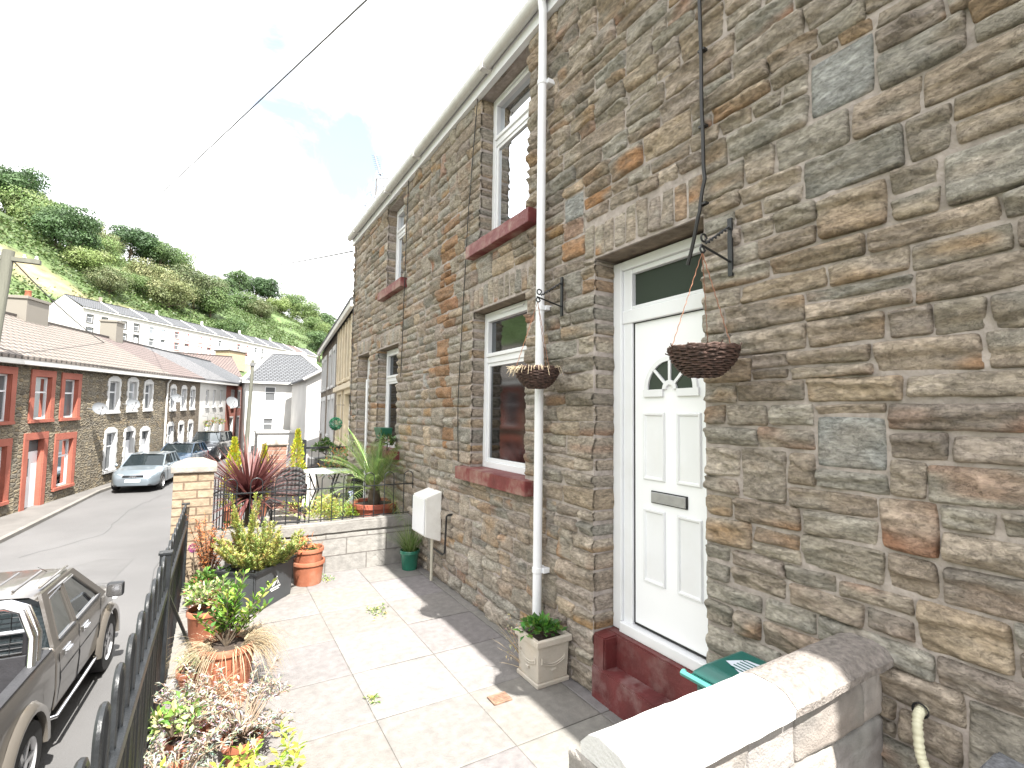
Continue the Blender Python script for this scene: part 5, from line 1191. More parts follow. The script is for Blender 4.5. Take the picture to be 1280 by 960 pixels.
        mb=MB(); mb.box((s*(bw+.035),.992,1.08),(s*(bw+.195),.999,1.23)); mb.build('mirror_glass',M['chrome'],mm,local=True)
        mb=MB(); mb.tube([(s*wr*.93,a1+.05,1.66),(s*wr*.95,a1+.12,1.675),(s*wr*.95,a2-.1,1.675),(s*wr*.93,a2,1.655)],.013,6); mb.build('roof_rail',P2,t,local=True,smooth=True)
        mb=MB(); mb.box((s*bw*.72,f-.12,.74),(s*bw*.96-.0,f-.02,.92)) if s>0 else mb.box((-bw*.96,f-.12,.74),(-bw*.72,f-.02,.92)); mb.build('headlight',M['hl'],t,local=True,bevel=.02)
    mb=MB(); vs=[]; R_=[(a1-.10,.95),(a1+.1,1.0),((a1+a2)/2,1.01),(a2-.1,1.0),(a2+.08,.95)]
    for y,s in R_:
        for q,dz in ((-1.04,-.02),(-.92,.03),(-.5,.048),(0,.055),(.5,.048),(.92,.03),(1.04,-.02)): vs.append((q*wr*s,y,zr+dz-(0 if s>.97 else .02)))
    mb.add(vs,[(i*7+j,i*7+j+1,(i+1)*7+j+1,(i+1)*7+j) for i in range(4) for j in range(6)])
    for k in range(5): mb.tube([(-.4+.2*k,a1+.05,zr+.052),(-.4+.2*k,a2-.1,zr+.052)],.012,5)
    mb.build('roof',P,t,local=True,smooth=True)
    mb=MB(); mb.tube([(.45,.45,1.62),(.47,.05,1.78)],.003,4); mb.build('aerial',M['black'],t,local=True)
    # sports bar with mesh guard
    mb=MB(); 
    for yy in (-.86,-.98): mb.tube([(-bw*.90,yy-.12,1.11),(-bw*.86,yy,1.35),(-bw*.74,yy+.04,1.60),(-bw*.6,yy+.05,1.655),(bw*.6,yy+.05,1.655),(bw*.74,yy+.04,1.60),(bw*.86,yy,1.35),(bw*.90,yy-.12,1.11)],.036,10)
    mb.tube([(-bw*.80,-.84,1.38),(bw*.80,-.84,1.38)],.02,8)
    sb=mb.build('sports_bar',M['chrome'],t,local=True,smooth=True)
    mb=MB()
    for k in range(9): mb.tube([(-bw*.78,-.80,1.16+k*.05),(bw*.78,-.80,1.16+k*.05)],.005,4)
    for k in range(11): mb.tube([(-.68+k*.136,-.80,1.14),(-.68+k*.136,-.80,1.60)],.005,4)
    mb.build('mesh_guard',M['black'],sb,local=True)
    for s in (-1,1): mb=MB(); mb.box((s*bw*.80-.02,-.99,1.20),(s*bw*.80+.02,-.84,1.42)); mb.build('bar_bracket',M['black'],sb,local=True,bevel=.01)
    mb=MB(); mb.box((-.80,-.8,.42),(.80,1.9,.75)); mb.box((-.5,r+.1,.42),(.5,-.6,.6)); mb.build('underbody',M['dark'],t,local=True)
    mb=MB(); mb.box((-.75,r-.12,.45),(.75,r-.02,.56)); mb.build('rear_bumper',M['chrome'],t,local=True,bevel=.02)
    mb=MB(); mb.box((-.3,-1.7,.665),(.25,-1.25,.72)); mb.box((.1,-2.4,.665),(.5,-1.9,.70)); mb.build('load',pm('rusty_red_tarp',(.3,.08,.05),.8,.3,8),t,local=True,bevel=.02)
pickup((-2.12,7.72,-1.79),R(-4))
TREES=[
(6,82,4,1.35,'hill_tree','big dark tree on the skyline at the far left edge','tree'),
(-8,70,0,1.3,'hill_tree','dark rounded tree below the skyline at the left edge','tree'),
(30,84,1,1.15,'hill_tree','mid green skyline tree next to the big dark one at the left','tree'),
(20,66,2,1.1,'hill_tree','light green tree in front of the dark trees at upper left','tree'),
(48,80,0,.8,'hill_tree','dark skyline tree left of the notch in the leftmost trees','tree'),
(62,74,1,1.0,'hill_tree','mid green tree below the tallest leftmost skyline trees','tree'),
(83,83,1,1.35,'hill_tree','tall tree standing proud of the skyline at the upper left','tree'),
(92,74,5,.95,'hill_tree','low spreading tree right of the tall proud skyline tree','tree'),
(40,55,5,1.2,'hill_tree','broad green tree halfway up the hill above the pole head','tree'),
(72,58,1,1.05,'hill_tree','bushy tree in the middle of the leftmost wooded slope','tree'),
(105,66,3,1.1,'hill_tree','olive green tree at the left end of the upper dry grass strip','tree'),
(112,54,2,1.0,'hill_tree','light green tree under the upper dry grass strip','tree'),
(75,40,0,1.15,'hill_tree','dark spreading tree above the gable of the hillside terrace','tree'),
(56,45,4,.9,'hill_tree','dark narrow tree left of the spreading tree above the gable','tree'),
(100,36,6,.9,'hill_bush','pale green bush just above the gable roof of the hillside terrace','bush'),
(128,34,3,.75,'hill_bush','olive bush above the second hillside house','bush'),
(128,84,5,.75,'hill_tree','small tree on the skyline left of the large dark clump','tree'),
(152,82,0,1.35,'hill_tree','large dark tree, leftmost of the clump on the middle skyline','tree'),
(172,83,4,1.2,'hill_tree','dark tree in the centre of the clump on the middle skyline','tree'),
(190,80,0,1.2,'hill_tree','dark tree, right centre of the clump on the middle skyline','tree'),
(208,82,1,1.25,'hill_tree','mid green tree at the right of the dark skyline clump','tree'),
(230,80,2,1.1,'hill_tree','light green tree trailing off right of the dark skyline clump','tree'),
(155,42,6,.8,'hill_bush','lime green bush left of the big olive trees above the terrace','bush'),
(180,44,3,1.15,'hill_tree','big rounded olive tree in mid slope, leftmost of three','tree'),
(205,36,3,1.05,'hill_tree','rounded olive tree just above the third and fourth hillside houses','tree'),
(236,42,3,1.45,'hill_tree','largest olive green tree in the middle of the slope','tree'),
(258,38,5,1.25,'hill_tree','mid green tree touching the right of the largest olive tree','tree'),
(285,26,5,.85,'hill_bush','dark low bush right above the middle of the hillside terrace','bush'),
(256,84,1,1.15,'hill_tree','skyline tree above the largest olive tree','tree'),
(272,86,0,1.2,'hill_tree','dark skyline tree in the right hand group, its left end','tree'),
(290,84,4,1.3,'hill_tree','dark tall skyline tree in the right hand group','tree'),
(302,74,2,1.1,'hill_tree','light green tree under the right hand skyline group','tree'),
(314,88,0,1.35,'hill_tree','tallest tree of the right hand skyline group','tree'),
(331,84,4,1.3,'hill_tree','rounded dark tree with a gap of sky beneath, right of the skyline group','tree'),
(322,68,3,1.0,'hill_bush','olive bush under the round dark tree with the sky gap','bush'),
(345,74,6,1.2,'hill_tree','pale green spreading tree on the right slope','tree'),
(362,80,1,1.5,'hill_tree','large green tree on the right end of the skyline','tree'),
(378,72,1,1.4,'hill_tree','broad green tree in the right hand slope clump','tree'),
(398,80,0,1.7,'hill_tree','big dark rounded tree at the right end of the hill','tree'),
(410,66,3,1.2,'hill_tree','lower olive tree beneath the big dark tree at the right end','tree'),
(424,84,3,1.3,'hill_tree','last tree on the hill beside the cream stone house roof','tree'),
(388,56,6,1.0,'hill_bush','pale bush on the right slope below the broad clump','bush'),
(397,20,4,1.0,'hill_tree','dark pointed tree behind the right end of the hillside terrace','tree'),
(410,36,1,1.1,'hill_tree','green tree low on the slope just left of the cream stone house','tree'),
]
def WIRES():
    wire('overhead_wire','long overhead wire crossing the sky from the top centre down to the left hillside',(2.05,1.9,5.86),(-10.1,76,24.7),.0,.011)
    wire('overhead_wire','overhead wire running from the far corner of the stone terrace out over the hill',(2.15,9.6,4.9),(-2,60,17),.5,.014)
    wire('overhead_wire','thick dark wire running from the left pole head down to the right',(-5.3,19.6,6.2),(-4.9,44,5.6),.6,.02)
# ================================================================ FAR SIDE OF THE STREET
az=R(15.1); RW=Fr((-5.19,22.99,-1.7),(math.sin(az),math.cos(az),0),(math.cos(az),-math.sin(az),0),grade=.0265)
M['rubble']=rubble_mat('rubble_stone',[(.08,.065,.045),(.16,.13,.085),(.12,.10,.07),(.23,.19,.125),(.14,.125,.10),(.20,.15,.085)],(.17,.15,.115),(3.8,8.0))
M['rubble2']=rubble_mat('brown_rubble_stone',[(.085,.065,.045),(.15,.115,.08),(.115,.095,.073),(.19,.15,.10)],(.16,.14,.11),(4.2,9.0))
M['orange']=pm('orange_red_window_surround',(.32,.095,.062),.75,.12,2,bump=.2,bscale=20)
M['wpaint']=pm('white_surround_paint',(.50,.50,.49),.7,.06,2)
M['render']=pm('white_render',(.48,.475,.46),.9,.08,.8,bump=.3,bscale=25,dark=((.5,.47,.42),.35,.5))
M['pglass']=glass_mat('far_glass',(.15,.155,.16),.75,.05)
M['roadgutter']=pm('white_gutter',(.6,.59,.56),.5,.1,1)
def tile_mat(name,c,c2,row=.33):
    m=brick_mat(name,c,c2,tuple(k*.32 for k in c),.30,row,.045,bump=1.0,var=.18); return m
M['tan']=tile_mat('tan_concrete_tiles',(.165,.14,.12),(.185,.16,.14)); M['redtile']=tile_mat('brown_red_tiles',(.13,.10,.092),(.15,.115,.105)); M['slate']=tile_mat('grey_slate',(.095,.10,.108),(.115,.12,.128),.22); M['paleslate']=tile_mat('pale_grey_tiles',(.14,.14,.145),(.165,.165,.17),.25)
def uvF(o,F):
    off=origin(o)
    def fn(c,n):
        p=Vector(c)+Vector(off)-F.o; return (p.dot(F.u)+(p.dot(F.n) if abs(Vector(n).dot(F.u))>.7 else 0),p.z if abs(n[2])<.3 else p.dot(F.n)*1.2)
    set_uv(o,fn)
def roofpair(t,F,a0,a1,he,hr,dep,over,mat,front_only=False,thick=.10):
    mb=MB()
    for (o0,h0,o1,h1) in ((over,he,-dep,hr),(-dep,hr,-2*dep-over,he)):
        mb.hexa([F(a0,h0,o0),F(a1,h0,o0),F(a1,h1,o1),F(a0,h1,o1),F(a0,h0+thick,o0),F(a1,h0+thick,o0),F(a1,h1+thick,o1),F(a0,h1+thick,o1)])
    o=mb.build('roof',mat,t); uvF(o,F)
    # pantile courses as real ridges
    mb=MB(); F.box(mb,a0,a1,hr+thick-.03,hr+thick+.07,-dep-.09,-dep+.09); mb.build('ridge_tiles',mat,o)
    return o
def chimney(F,a,o,z0,w,d,h,mat,pots,t):
    mb=MB(); F.box(mb,a-w/2,a+w/2,z0,z0+h,o-d/2,o+d/2); F.box(mb,a-w/2-.05,a+w/2+.05,z0+h,z0+h+.12,o-d/2-.05,o+d/2+.05); c=mb.build('chimney',mat,t,bevel=.01); 
    if mat.name.startswith(('yellow','pink','rubble')): uvF(c,F)
    for k in range(pots):
        mb=MB(); mb.lathe([(.13,0),(.11,.3),(.13,.33),(.1,.35)],F(a-w/2+w*(k+.5)/pots,z0+h+.12,o),10); mb.build('chimney_pot',M['terracotta'],c,smooth=True)
    return c
def row_house(F,label,a0,a1,wallm,roofm,wins,surr,sw,he=5.08,hr=7.15,dep=3.5,door=None,group='terraced houses across the street',glm=None,arch=False,sill=True,depth=.13,frame=True,name='terraced_house',back=True):
    t=thing(name,label,'house',tuple(F((a0+a1)/2,0,-2)),0,group)
    ops=[w[:4] for w in wins]; mb=wall_holes(F,a0,a1,-3.2,he+.02,ops,depth)
    if back:
        mb.quad(F(a0,-3.2,0),F(a0,he,0),F(a0,he,-2*dep),F(a0,-3.2,-2*dep)); mb.quad(F(a1,-3.2,0),F(a1,he,0),F(a1,he,-2*dep),F(a1,-3.2,-2*dep)); mb.quad(F(a0,-3.2,-2*dep),F(a1,-3.2,-2*dep),F(a1,he,-2*dep),F(a0,he,-2*dep))
        mb.add([F(a0,he,0),F(a0,hr,-dep),F(a0,he,-2*dep)],[(0,1,2)]); mb.add([F(a1,he,0),F(a1,hr,-dep),F(a1,he,-2*dep)],[(0,1,2)])
    o=mb.build('wall',wallm,t); uvF(o,F)
    roofpair(t,F,a0+.002,a1-.002,he+.03,hr,dep,.28,roofm)
    mb=MB(); F.box(mb,a0+.002,a1-.002,he-.14,he+.05,.15,.27); mb.build('gutter',M['roadgutter'],t,bevel=.02)
    mb=MB(); F.box(mb,a0+.05,a1-.05,-.5,he-.1,-.9,-.85); mb.build('dark_backing',M['dark'],t)  # near-black sheet; its colour stands in for the darkness of the rooms
    for w in wins:
        x0,x1,y0,y1=w[:4]; isd=len(w)>4 and w[4]=='d'
        if surr is not None:
            mb=MB()
            if arch:
                n=6; hh=(y1-y0)
                for s_,(p,q) in enumerate(((x0-sw,x0),(x1,x1+sw))):
                    k=int(hh/.22)
                    for j in range(k):
                        e=.05*(j%2); F.box(mb,(p-e if s_==0 else p),(q if s_==0 else q+e),y0+hh*j/k,y0+hh*(j+1)/k,-.0,.03)
                xm=(x0+x1)/2; mb.prism([(x0-sw,y1),(x1+sw,y1),(x1+sw,y1+.10),(xm+.2,y1+.24),(xm-.2,y1+.24),(x0-sw,y1+.10)],-.0,.032,lambda o_,a,h:F(a,h,o_))
            else:
                F.box(mb,x0-sw,x0,y0-(.02 if not isd else 0),y1,-.0,.035); F.box(mb,x1,x1+sw,y0-(.02 if not isd else 0),y1,.0,.035); F.box(mb,x0-sw,x1+sw,y1,y1+sw*1.05,.0,.04)
            # painted reveals
            F.box(mb,x0,x0+.012,y0,y1,-depth,.0); F.box(mb,x1-.012,x1,y0,y1,-depth,.0); F.box(mb,x0+.012,x1-.012,y1-.012,y1,-depth,.0)
            mb.build('window_surround' if not isd else 'door_surround',surr,t)
        if not isd and sill: mb=MB(); F.box(mb,x0-sw*.9,x1+sw*.9,y0-.11,y0-.003,-depth,.08); mb.build('window_sill',surr or M['white'],t)
        if isd:
            mb=MB(); F.box(mb,x0+.014,x1-.014,y0,y1-.42,-depth-.05,-depth); d_=mb.build('door',M['upvc'],t); mb=MB(); F.box(mb,x0+.014,x1-.014,y1-.40,y1-.014,-depth-.04,-depth-.01); mb.build('fanlight',M['pglass'],t)
            mb=MB(); F.box(mb,x0+.2,x0+.36,y0+1.2,y0+1.8,-depth,-depth+.01); mb.build('door_pane',M['pglass'],d_)
        else:
            upvc_window(F,t,x0+.014,x1-.014,y0,y1-.014,depth-.04,.36,curt=False,fw=.055,glass=M['pglass'],lowres=True)
            mb=MB(); oo=-depth-.12
            for q0,q1 in ((x0+.02,x0+(x1-x0)*.3),(x1-(x1-x0)*.3,x1-.02)): mb.quad(F(q0,y0,oo),F(q1,y0,oo),F(q1,y1,oo),F(q0,y1,oo))
            mb.build('curtain',M['curtain'],t)
    return t
row_house(RW,'rubble stone house with orange red surrounds at the left edge of the picture',-8.0,-3.1,M['rubble'],M['tan'],[(-7.2,-6.2,3.13,4.65),(-5.0,-4.1,3.13,4.65),(-7.2,-6.2,.6,2.35),(-5,-4.1,0,2.5,'d')],M['orange'],.24)
M['chbrick']=brick_mat('weathered_buff_brick',(.20,.165,.125),(.23,.19,.14),(.18,.165,.14),.23,.08,.01,bump=.4,var=.25)
h1=row_house(RW,'rubble stone house with bright orange red surrounds and a white door',-3.1,3.55,M['rubble'],M['tan'],[(-2.65,-1.42,3.13,4.62),(-.28,.62,3.13,4.60),(1.42,2.28,3.13,4.58),(-2.65,-1.42,.62,2.35),(-.40,.42,0,2.45,'d'),(1.28,2.18,.60,2.33)],M['orange'],.22,depth=.14)
h2=row_house(RW,'rubble stone house with toothed white arched window surrounds behind the silver hatchback',3.55,10.85,M['rubble'],M['tan'],[(4.72,5.55,3.30,4.62),(6.5,7.3,3.32,4.66),(8.25,9.05,3.32,4.60),(4.70,5.5,.72,2.35),(6.46,7.26,.0,2.3,'d'),(8.15,8.95,.0,2.22,'d')],M['wpaint'],.14,arch=True)
h3=row_house(RW,'brown stone house with narrow pale arched windows left of the white rendered house',10.85,16.6,M['rubble2'],M['redtile'],[(11.6,12.3,3.25,4.45),(13.3,14.0,3.25,4.45),(14.85,15.55,3.25,4.45),(11.5,12.2,.75,2.3),(13.15,13.85,.1,2.3,'d'),(14.75,15.45,.75,2.3)],M['wpaint'],.10,arch=True)
h4=row_house(RW,'white rendered house between the brown stone house and the red brick house',16.6,22.8,M['render'],M['paleslate'],[(17.9,18.5,3.35,4.5),(19.5,20.1,3.35,4.5),(21.2,21.8,3.35,4.5),(17.9,18.6,.9,2.3),(19.5,20.1,.1,2.3,'d'),(21.2,21.9,.9,2.3)],None,.1)
h5=row_house(RW,'red brick house at the far end of the row, beside the street pole',22.8,30.8,brick_mat('bright_red_brick',(.42,.12,.08),(.36,.10,.07),(.3,.2,.17),.23,.08,.01,var=.2),M['slate'],[(24.3,25.0,3.2,4.5),(26.3,27.0,3.2,4.5),(28.4,29.1,3.2,4.5),(24.3,25.0,.8,2.3),(26.3,27.0,.1,2.3,'d'),(28.4,29.1,.8,2.3)],M['wpaint'],.12)
chimney(RW,12.7,-3.5,6.6,.85,.8,1.55,M['chbrick'],0,h3); chimney(RW,5.4,-3.5,6.5,1.5,.8,1.5,M['chbrick'],1,h2)
mb=MB(); mb.tube([RW(10.95,4.95,.2),RW(10.95,4.7,.06),RW(10.9,.1,.06)],.05,8); mb.build('downpipe',M['roadgutter'],h2,smooth=True)
mb=MB(); mb.tube([RW(3.5,4.95,.2),RW(.95,4.6,.05),RW(.95,2.9,.05)],.03,6)
def dish(F,a,h,label,s=.72):
    t=thing('satellite_dish',label,'dish',tuple(F(a,h,.1)),0,'satellite dishes'); c=F(a,h,.42); ax=(F.n*.55+F.u*-.75+Vector((0,0,.35))).normalized(); x=ax.orthogonal().normalized(); y=ax.cross(x); mb=MB(); vs=[];n=20
    for k,(r_,d_) in enumerate(((.02,-.06),(.12,-.05),(.24,-.02),(.34,.03),(.345,.035))):
        for j in range(n): q=2*math.pi*j/n; vs.append(c+x*(r_*s*math.cos(q))+y*(r_*s*1.1*math.sin(q))+ax*d_)
    mb.add(vs,[(i*n+j,i*n+(j+1)%n,(i+1)*n+(j+1)%n,(i+1)*n+j) for i in range(4) for j in range(n)]); mb.build('dish',pm('dish_grey',(.16,.17,.18),.5,.05),t,smooth=True)
    mb=MB(); mb.tube([F(a,h,0),F(a,h-.05,.2),c-ax*.05],.02,6); mb.tube([c-ax*.05-Vector((0,0,.3)),c+ax*.42-Vector((0,0,.12))],.012,5); mb.lathe([(0,-.05),(.03,-.04),(.03,.04),(0,.05)],tuple(c+ax*.42-Vector((0,0,.1))),8); mb.build('arm',M['greyplastic'],t)
dish(RW,3.1,3.45,'grey satellite dish on the stone wall right of the orange red windows'); dish(RW,6.0,3.62,'grey satellite dish between the white arched upper windows'); dish(RW,11.25,3.9,'small grey satellite dish beside the first upper window of the brown stone house'); dish(RW,23.0,3.6,'pale satellite dish at the corner between the white house and the red brick house',1.3)
for (a,h,l) in ((17.3,2.2,'left'),(19.0,2.35,'middle'),(20.7,2.2,'right')):
    t=thing('hanging_basket','%s one of the three green hanging baskets on the white rendered house'%l,'basket',tuple(RW(a,h-.3,.3)),0,'hanging baskets on the white rendered house'); c=RW(a,h,.32); lb=LB()
    for i in range(160): d=rdir(-.9,1); lb.leaf(c+d*random.uniform(.08,.22),d,.10,.05,random.choice([(.08,.18,.03),(.2,.3,.05),(.5,.2,.1)]))
    lb.build('foliage',M['leaf'],t); mb=MB(); mb.tube([RW(a,h+.5,.02),RW(a,h+.45,.32),c],.01,4); mb.build('hanger',M['black'],t)
for a in (3.9,4.2): pass
# aerial and odd things on the tan roof
# pavement and kerb
def kx(y): return -5.6+(y-10)*.104 if y<18.46 else (-4.72+(y-18.46)*.1114 if y<26.27 else (-3.85+(y-26.27)*.27))
def rowx(y): return -5.19+(y-22.99)*.2698
mb=MB(); Y=[-30,0,10,18.46,22.4,26.27,32,40,50]
for y0,y1 in zip(Y[:-1],Y[1:]):
    k0,k1=kx(y0),kx(y1); r0,r1=rowx(y0)-.15,rowx(y1)-.15
    z0,z1=G(k0,y0)+.11,G(k1,y1)+.11
    mb.quad((r0,y0,z0+.03),(k0-.12,y0,z0),(k1-.12,y1,z1),(r1,y1,z1+.03),0)
    mb.hexa([(k0-.12,y0,z0-.4),(k0,y0,z0-.4),(k1,y1,z1-.4),(k1-.12,y1,z1-.4),(k0-.12,y0,z0+.003),(k0,y0,z0-.008),(k1,y1,z1-.008),(k1-.12,y1,z1+.003)],1)
props(mb.build('pavement',[pm('pavement_concrete',(.12,.113,.105),.9,.15,1.5,bump=.3,bscale=30,dark=((.09,.085,.08),.5,1.2)),pm('kerb_stone',(.17,.16,.145),.85,.15,3,bump=.3)]),kind='structure')
# road
xs=np.linspace(0,1,24); V=[];yy=np.concatenate([np.arange(-40,60,1.5),[70,90]]);
for y in yy:
    for x in xs: X=kx(y)*(1-x)+(gx(y)+.15)*x; V.append((X,y,G(X,y)+.012*math.sin(y*.7+x*5)*0+.004))
n=24; F_=[(i*n+j,i*n+j+1,(i+1)*n+j+1,(i+1)*n+j) for i in range(len(yy)-1) for j in range(n-1)]
def road_mat():
    m=pm('worn_asphalt',(.10,.098,.097),.88,.16,.35,bump=.5,bscale=70,dark=((.082,.081,.08),.55,.9)); N,L=nt(m); return m
props(npmesh('road',V,F_,road_mat()),kind='structure')
# patches and cracks in the road as thin overlays
def patch(poly,mat,name,kind='structure'):
    mb=MB(); mb.add([(x,y,G(x,y)+.009) for x,y in poly],[tuple(range(len(poly)))]); props(mb.build(name,mat),kind=kind)
patch([(-2.9,13.6),(-1.7,13.3),(-1.5,15.2),(-2.2,15.5),(-2.8,14.9)],pm('dark_road_patch',(.090,.088,.087),.9,.15,1),'road_patch')
mb=MB()
for pts in ([(-3.9,16.5),(-2.6,18.5),(-2.4,22),(-1.6,25)],[(-.8,8),(-1.0,14),(-.6,20),(.2,26)]):
    P=[]
    for (a,b),(c,d) in zip(pts[:-1],pts[1:]):
        for k in range(8): q=k/8; P.append((a+(c-a)*q+random.uniform(-.05,.05),b+(d-b)*q+random.uniform(-.05,.05)))
    for (a,b),(c,d) in zip(P[:-1],P[1:]):
        t_=Vector((c-a,d-b)); 
        if t_.length<.01: continue
        t_.normalize(); nx,ny=-t_.y*.006,t_.x*.006; mb.quad((a+nx,b+ny,G(a,b)+.010),(a-nx,b-ny,G(a,b)+.010),(c-nx,d-ny,G(c,d)+.010),(c+nx,d+ny,G(c,d)+.010))
props(mb.build('road_cracks',pm('crack_tar',(.05,.05,.05),.9)),kind='structure')
mb=MB(); c=(-3.3,13.2); mb.disc((c[0],c[1],G(*c)+.012),.32,seg=24); tagged(mb.build('manhole_cover',pm('dark_iron',(.07,.065,.06),.6,.3,8)),'round dark manhole cover in the road beyond the pickup','manhole cover')
# ---- block 2 on our side
az=R(5.9); B2=Fr((3.74,16.07,0),(math.sin(az),math.cos(az),0),(-math.cos(az),math.sin(az),0))
M['creamst']=brick_mat('cream_stone',(.34,.29,.20),(.29,.245,.17),(.32,.29,.24),.4,.2,.01,var=.2); 
hb=row_house(B2,'cream stone fronted house just beyond the corner of the dark stone terrace',-.9,5.1,M['creamst'],M['slate'],[(.1,.9,3.0,4.7),(1.7,2.5,3.0,4.7),(3.3,4.1,3.0,4.7),(.2,1.9,.0,2.45,'d'),(3.0,4.3,.7,2.5)],pm('cream_surround',(.55,.47,.33),.7,.1),.2,he=5.15,hr=7.0,group='houses beyond the near terrace',name='cream_stone_house')
row_house(B2,'grey stone house with white windows past the cream stone house',5.1,9.6,M['rubble2'],M['slate'],[(5.9,6.8,3.0,4.5),(7.8,8.7,3.0,4.5),(5.9,6.8,.0,2.4,'d'),(7.6,8.7,.8,2.4)],M['wpaint'],.2,he=5.15,hr=7.0,group='houses beyond the near terrace')
row_house(B2,'dark stone house at the street end, its gable shading the white wall beyond',9.6,13.8,M['rubble2'],M['redtile'],[(10.4,11.3,3.0,4.5),(12.2,13.1,3.0,4.5),(10.4,11.3,.0,2.4,'d'),(12,13.1,.8,2.4)],M['wpaint'],.2,he=5.15,hr=7.0,group='houses beyond the near terrace')
mb=MB()
for k in range(7): B2.box(mb,-.7+k*.82,-.54+k*.82,2.9,5.0,.002,.10)
B2.box(mb,-.9,5.1,2.62,2.80,.002,.14); mb.build('stone_pilasters',pm('pale_cream_stone',(.55,.48,.36),.8,.12,3),hb,bevel=.01)
# ---- hipped white house at the junction
t=thing('hipped_house','white rendered house with a hipped grey slate roof closing the street behind the pole','house',(4,44,-1.2))
HF=Fr((1.95,41.5,-1.3),(1,0,0),(0,-1,0))
ops=[(1.25,2.0,3.9,5.0),(4.6,5.3,3.9,5.0),(1.2,1.9,1.6,2.6),(4.3,5.5,1.4,2.4)]
mb=wall_holes(HF,0,6.2,-.5,5.35,ops,.12); mb.quad(HF(0,-.5,0),HF(0,5.35,0),HF(0,5.35,-7),HF(0,-.5,-7)); mb.quad(HF(6.2,-.5,0),HF(6.2,5.35,0),HF(6.2,5.35,-7),HF(6.2,-.5,-7)); mb.quad(HF(0,-.5,-7),HF(6.2,-.5,-7),HF(6.2,5.35,-7),HF(0,5.35,-7)); mb.build('wall',M['render'],t)
e=.3; b=[HF(-e,5.33,e),HF(6.2+e,5.33,e),HF(6.2+e,5.33,-7-e),HF(-e,5.33,-7-e)]; r1,r2=HF(1.9,7.9,-3.3),HF(4.2,7.9,-3.3)
mb=MB(); mb.add(b+[r1,r2],[(0,1,5,4),(1,2,5),(2,3,4,5),(3,0,4),(0,3,2,1)]); rf=mb.build('roof',M['slate'],t); uvF(rf,HF)
mb=MB()
for p,q in ((b[0],r1),(b[1],r2),(b[3],r1),(r1,r2)): mb.tube([p+Vector((0,0,.05)),q+Vector((0,0,.08))],.14,6)
mb.build('hip_tiles',pm('pale_hip_tiles',(.55,.54,.53),.8),rf)
mb=MB(); HF.box(mb,-e,6.2+e,5.2,5.34,e,e+.12); mb.build('gutter',M['roadgutter'],t)
for o_ in ops: upvc_window(HF,t,*o_,.06,.4,curt=False,glass=M['pglass'],lowres=True)
mb=MB(); HF.box(mb,3.9,6.0,2.75,2.95,.0,.35); mb.build('porch_canopy',pm('red_tile',(.42,.14,.09),.8,.2),t)
t=thing('gabled_house','white gabled house wall in part shade to the right of the hipped house','house',(7.5,34,-1.2)); GW=Fr((4.95,33.5,-1.3),(1,0,0),(0,-1,0))
mb=MB(); mb.add([GW(0,-.5,0),GW(4.8,-.5,0),GW(4.8,5.2,0),GW(2.4,6.6,0),GW(0,5.2,0),GW(0,-.5,-7),GW(4.8,-.5,-7),GW(4.8,5.2,-7),GW(2.4,6.6,-7),GW(0,5.2,-7)],[(0,1,2,3,4),(5,6,7,8,9),(0,4,9,5),(1,2,7,6)]); mb.build('wall',M['render'],t)
mb=MB()
for s,(x0,x1) in enumerate(((-.25,2.4),(5.05,2.4))): mb.hexa([GW(x0,5.1,.25),GW(x1,6.65,.25),GW(x1,6.65,-7.2),GW(x0,5.1,-7.2),GW(x0,5.2,.25),GW(x1,6.75,.25),GW(x1,6.75,-7.2),GW(x0,5.2,-7.2)])
rf=mb.build('roof',M['slate'],t); uvF(rf,GW)
mb=MB(); mb.tube([GW(-.25,5.14,.3),GW(2.4,6.7,.3),GW(5.05,5.14,.3)],.09,4); mb.build('barge_board',M['white'],t)
t=thing('garage','low white garage and yard wall at the foot of the hipped house','building',(4.4,38,-1.1)); mb=MB(); mb.box((2.6,37.8,-1.6),(4.95,40.6,.35)); mb.build('wall',M['render'],t); mb=MB(); mb.box((2.5,37.7,.35),(5.0,40.7,.47)); mb.build('flat_roof',M['roadgutter'],t); mb=MB(); mb.box((3.2,37.74,-1.2),(4.5,37.79,.1)); mb.build('garage_door',pm('grey_door',(.35,.34,.33),.6),t)
# other roofs behind the row
def plain_house(name,label,F,a0,a1,he,hr,dep,wallm,roofm,wins=(),group=None):
    return row_house(F,label,a0,a1,wallm,roofm,list(wins),None,.1,he=he,hr=hr,dep=dep,group=group,name=name)
az=R(-30); BHf=Fr((-6.5,58,-.6),(math.cos(R(12)),math.sin(R(12)),0),(math.sin(R(12)),-math.cos(R(12)),0))
plain_house('brown_roofed_house','brown roofed house seen between the terrace roofs and the hipped house',BHf,1.0,9,6.0,8.4,4,M['render'],M['redtile'],[(2,3,3.6,4.8),(5,6,3.6,4.8)])
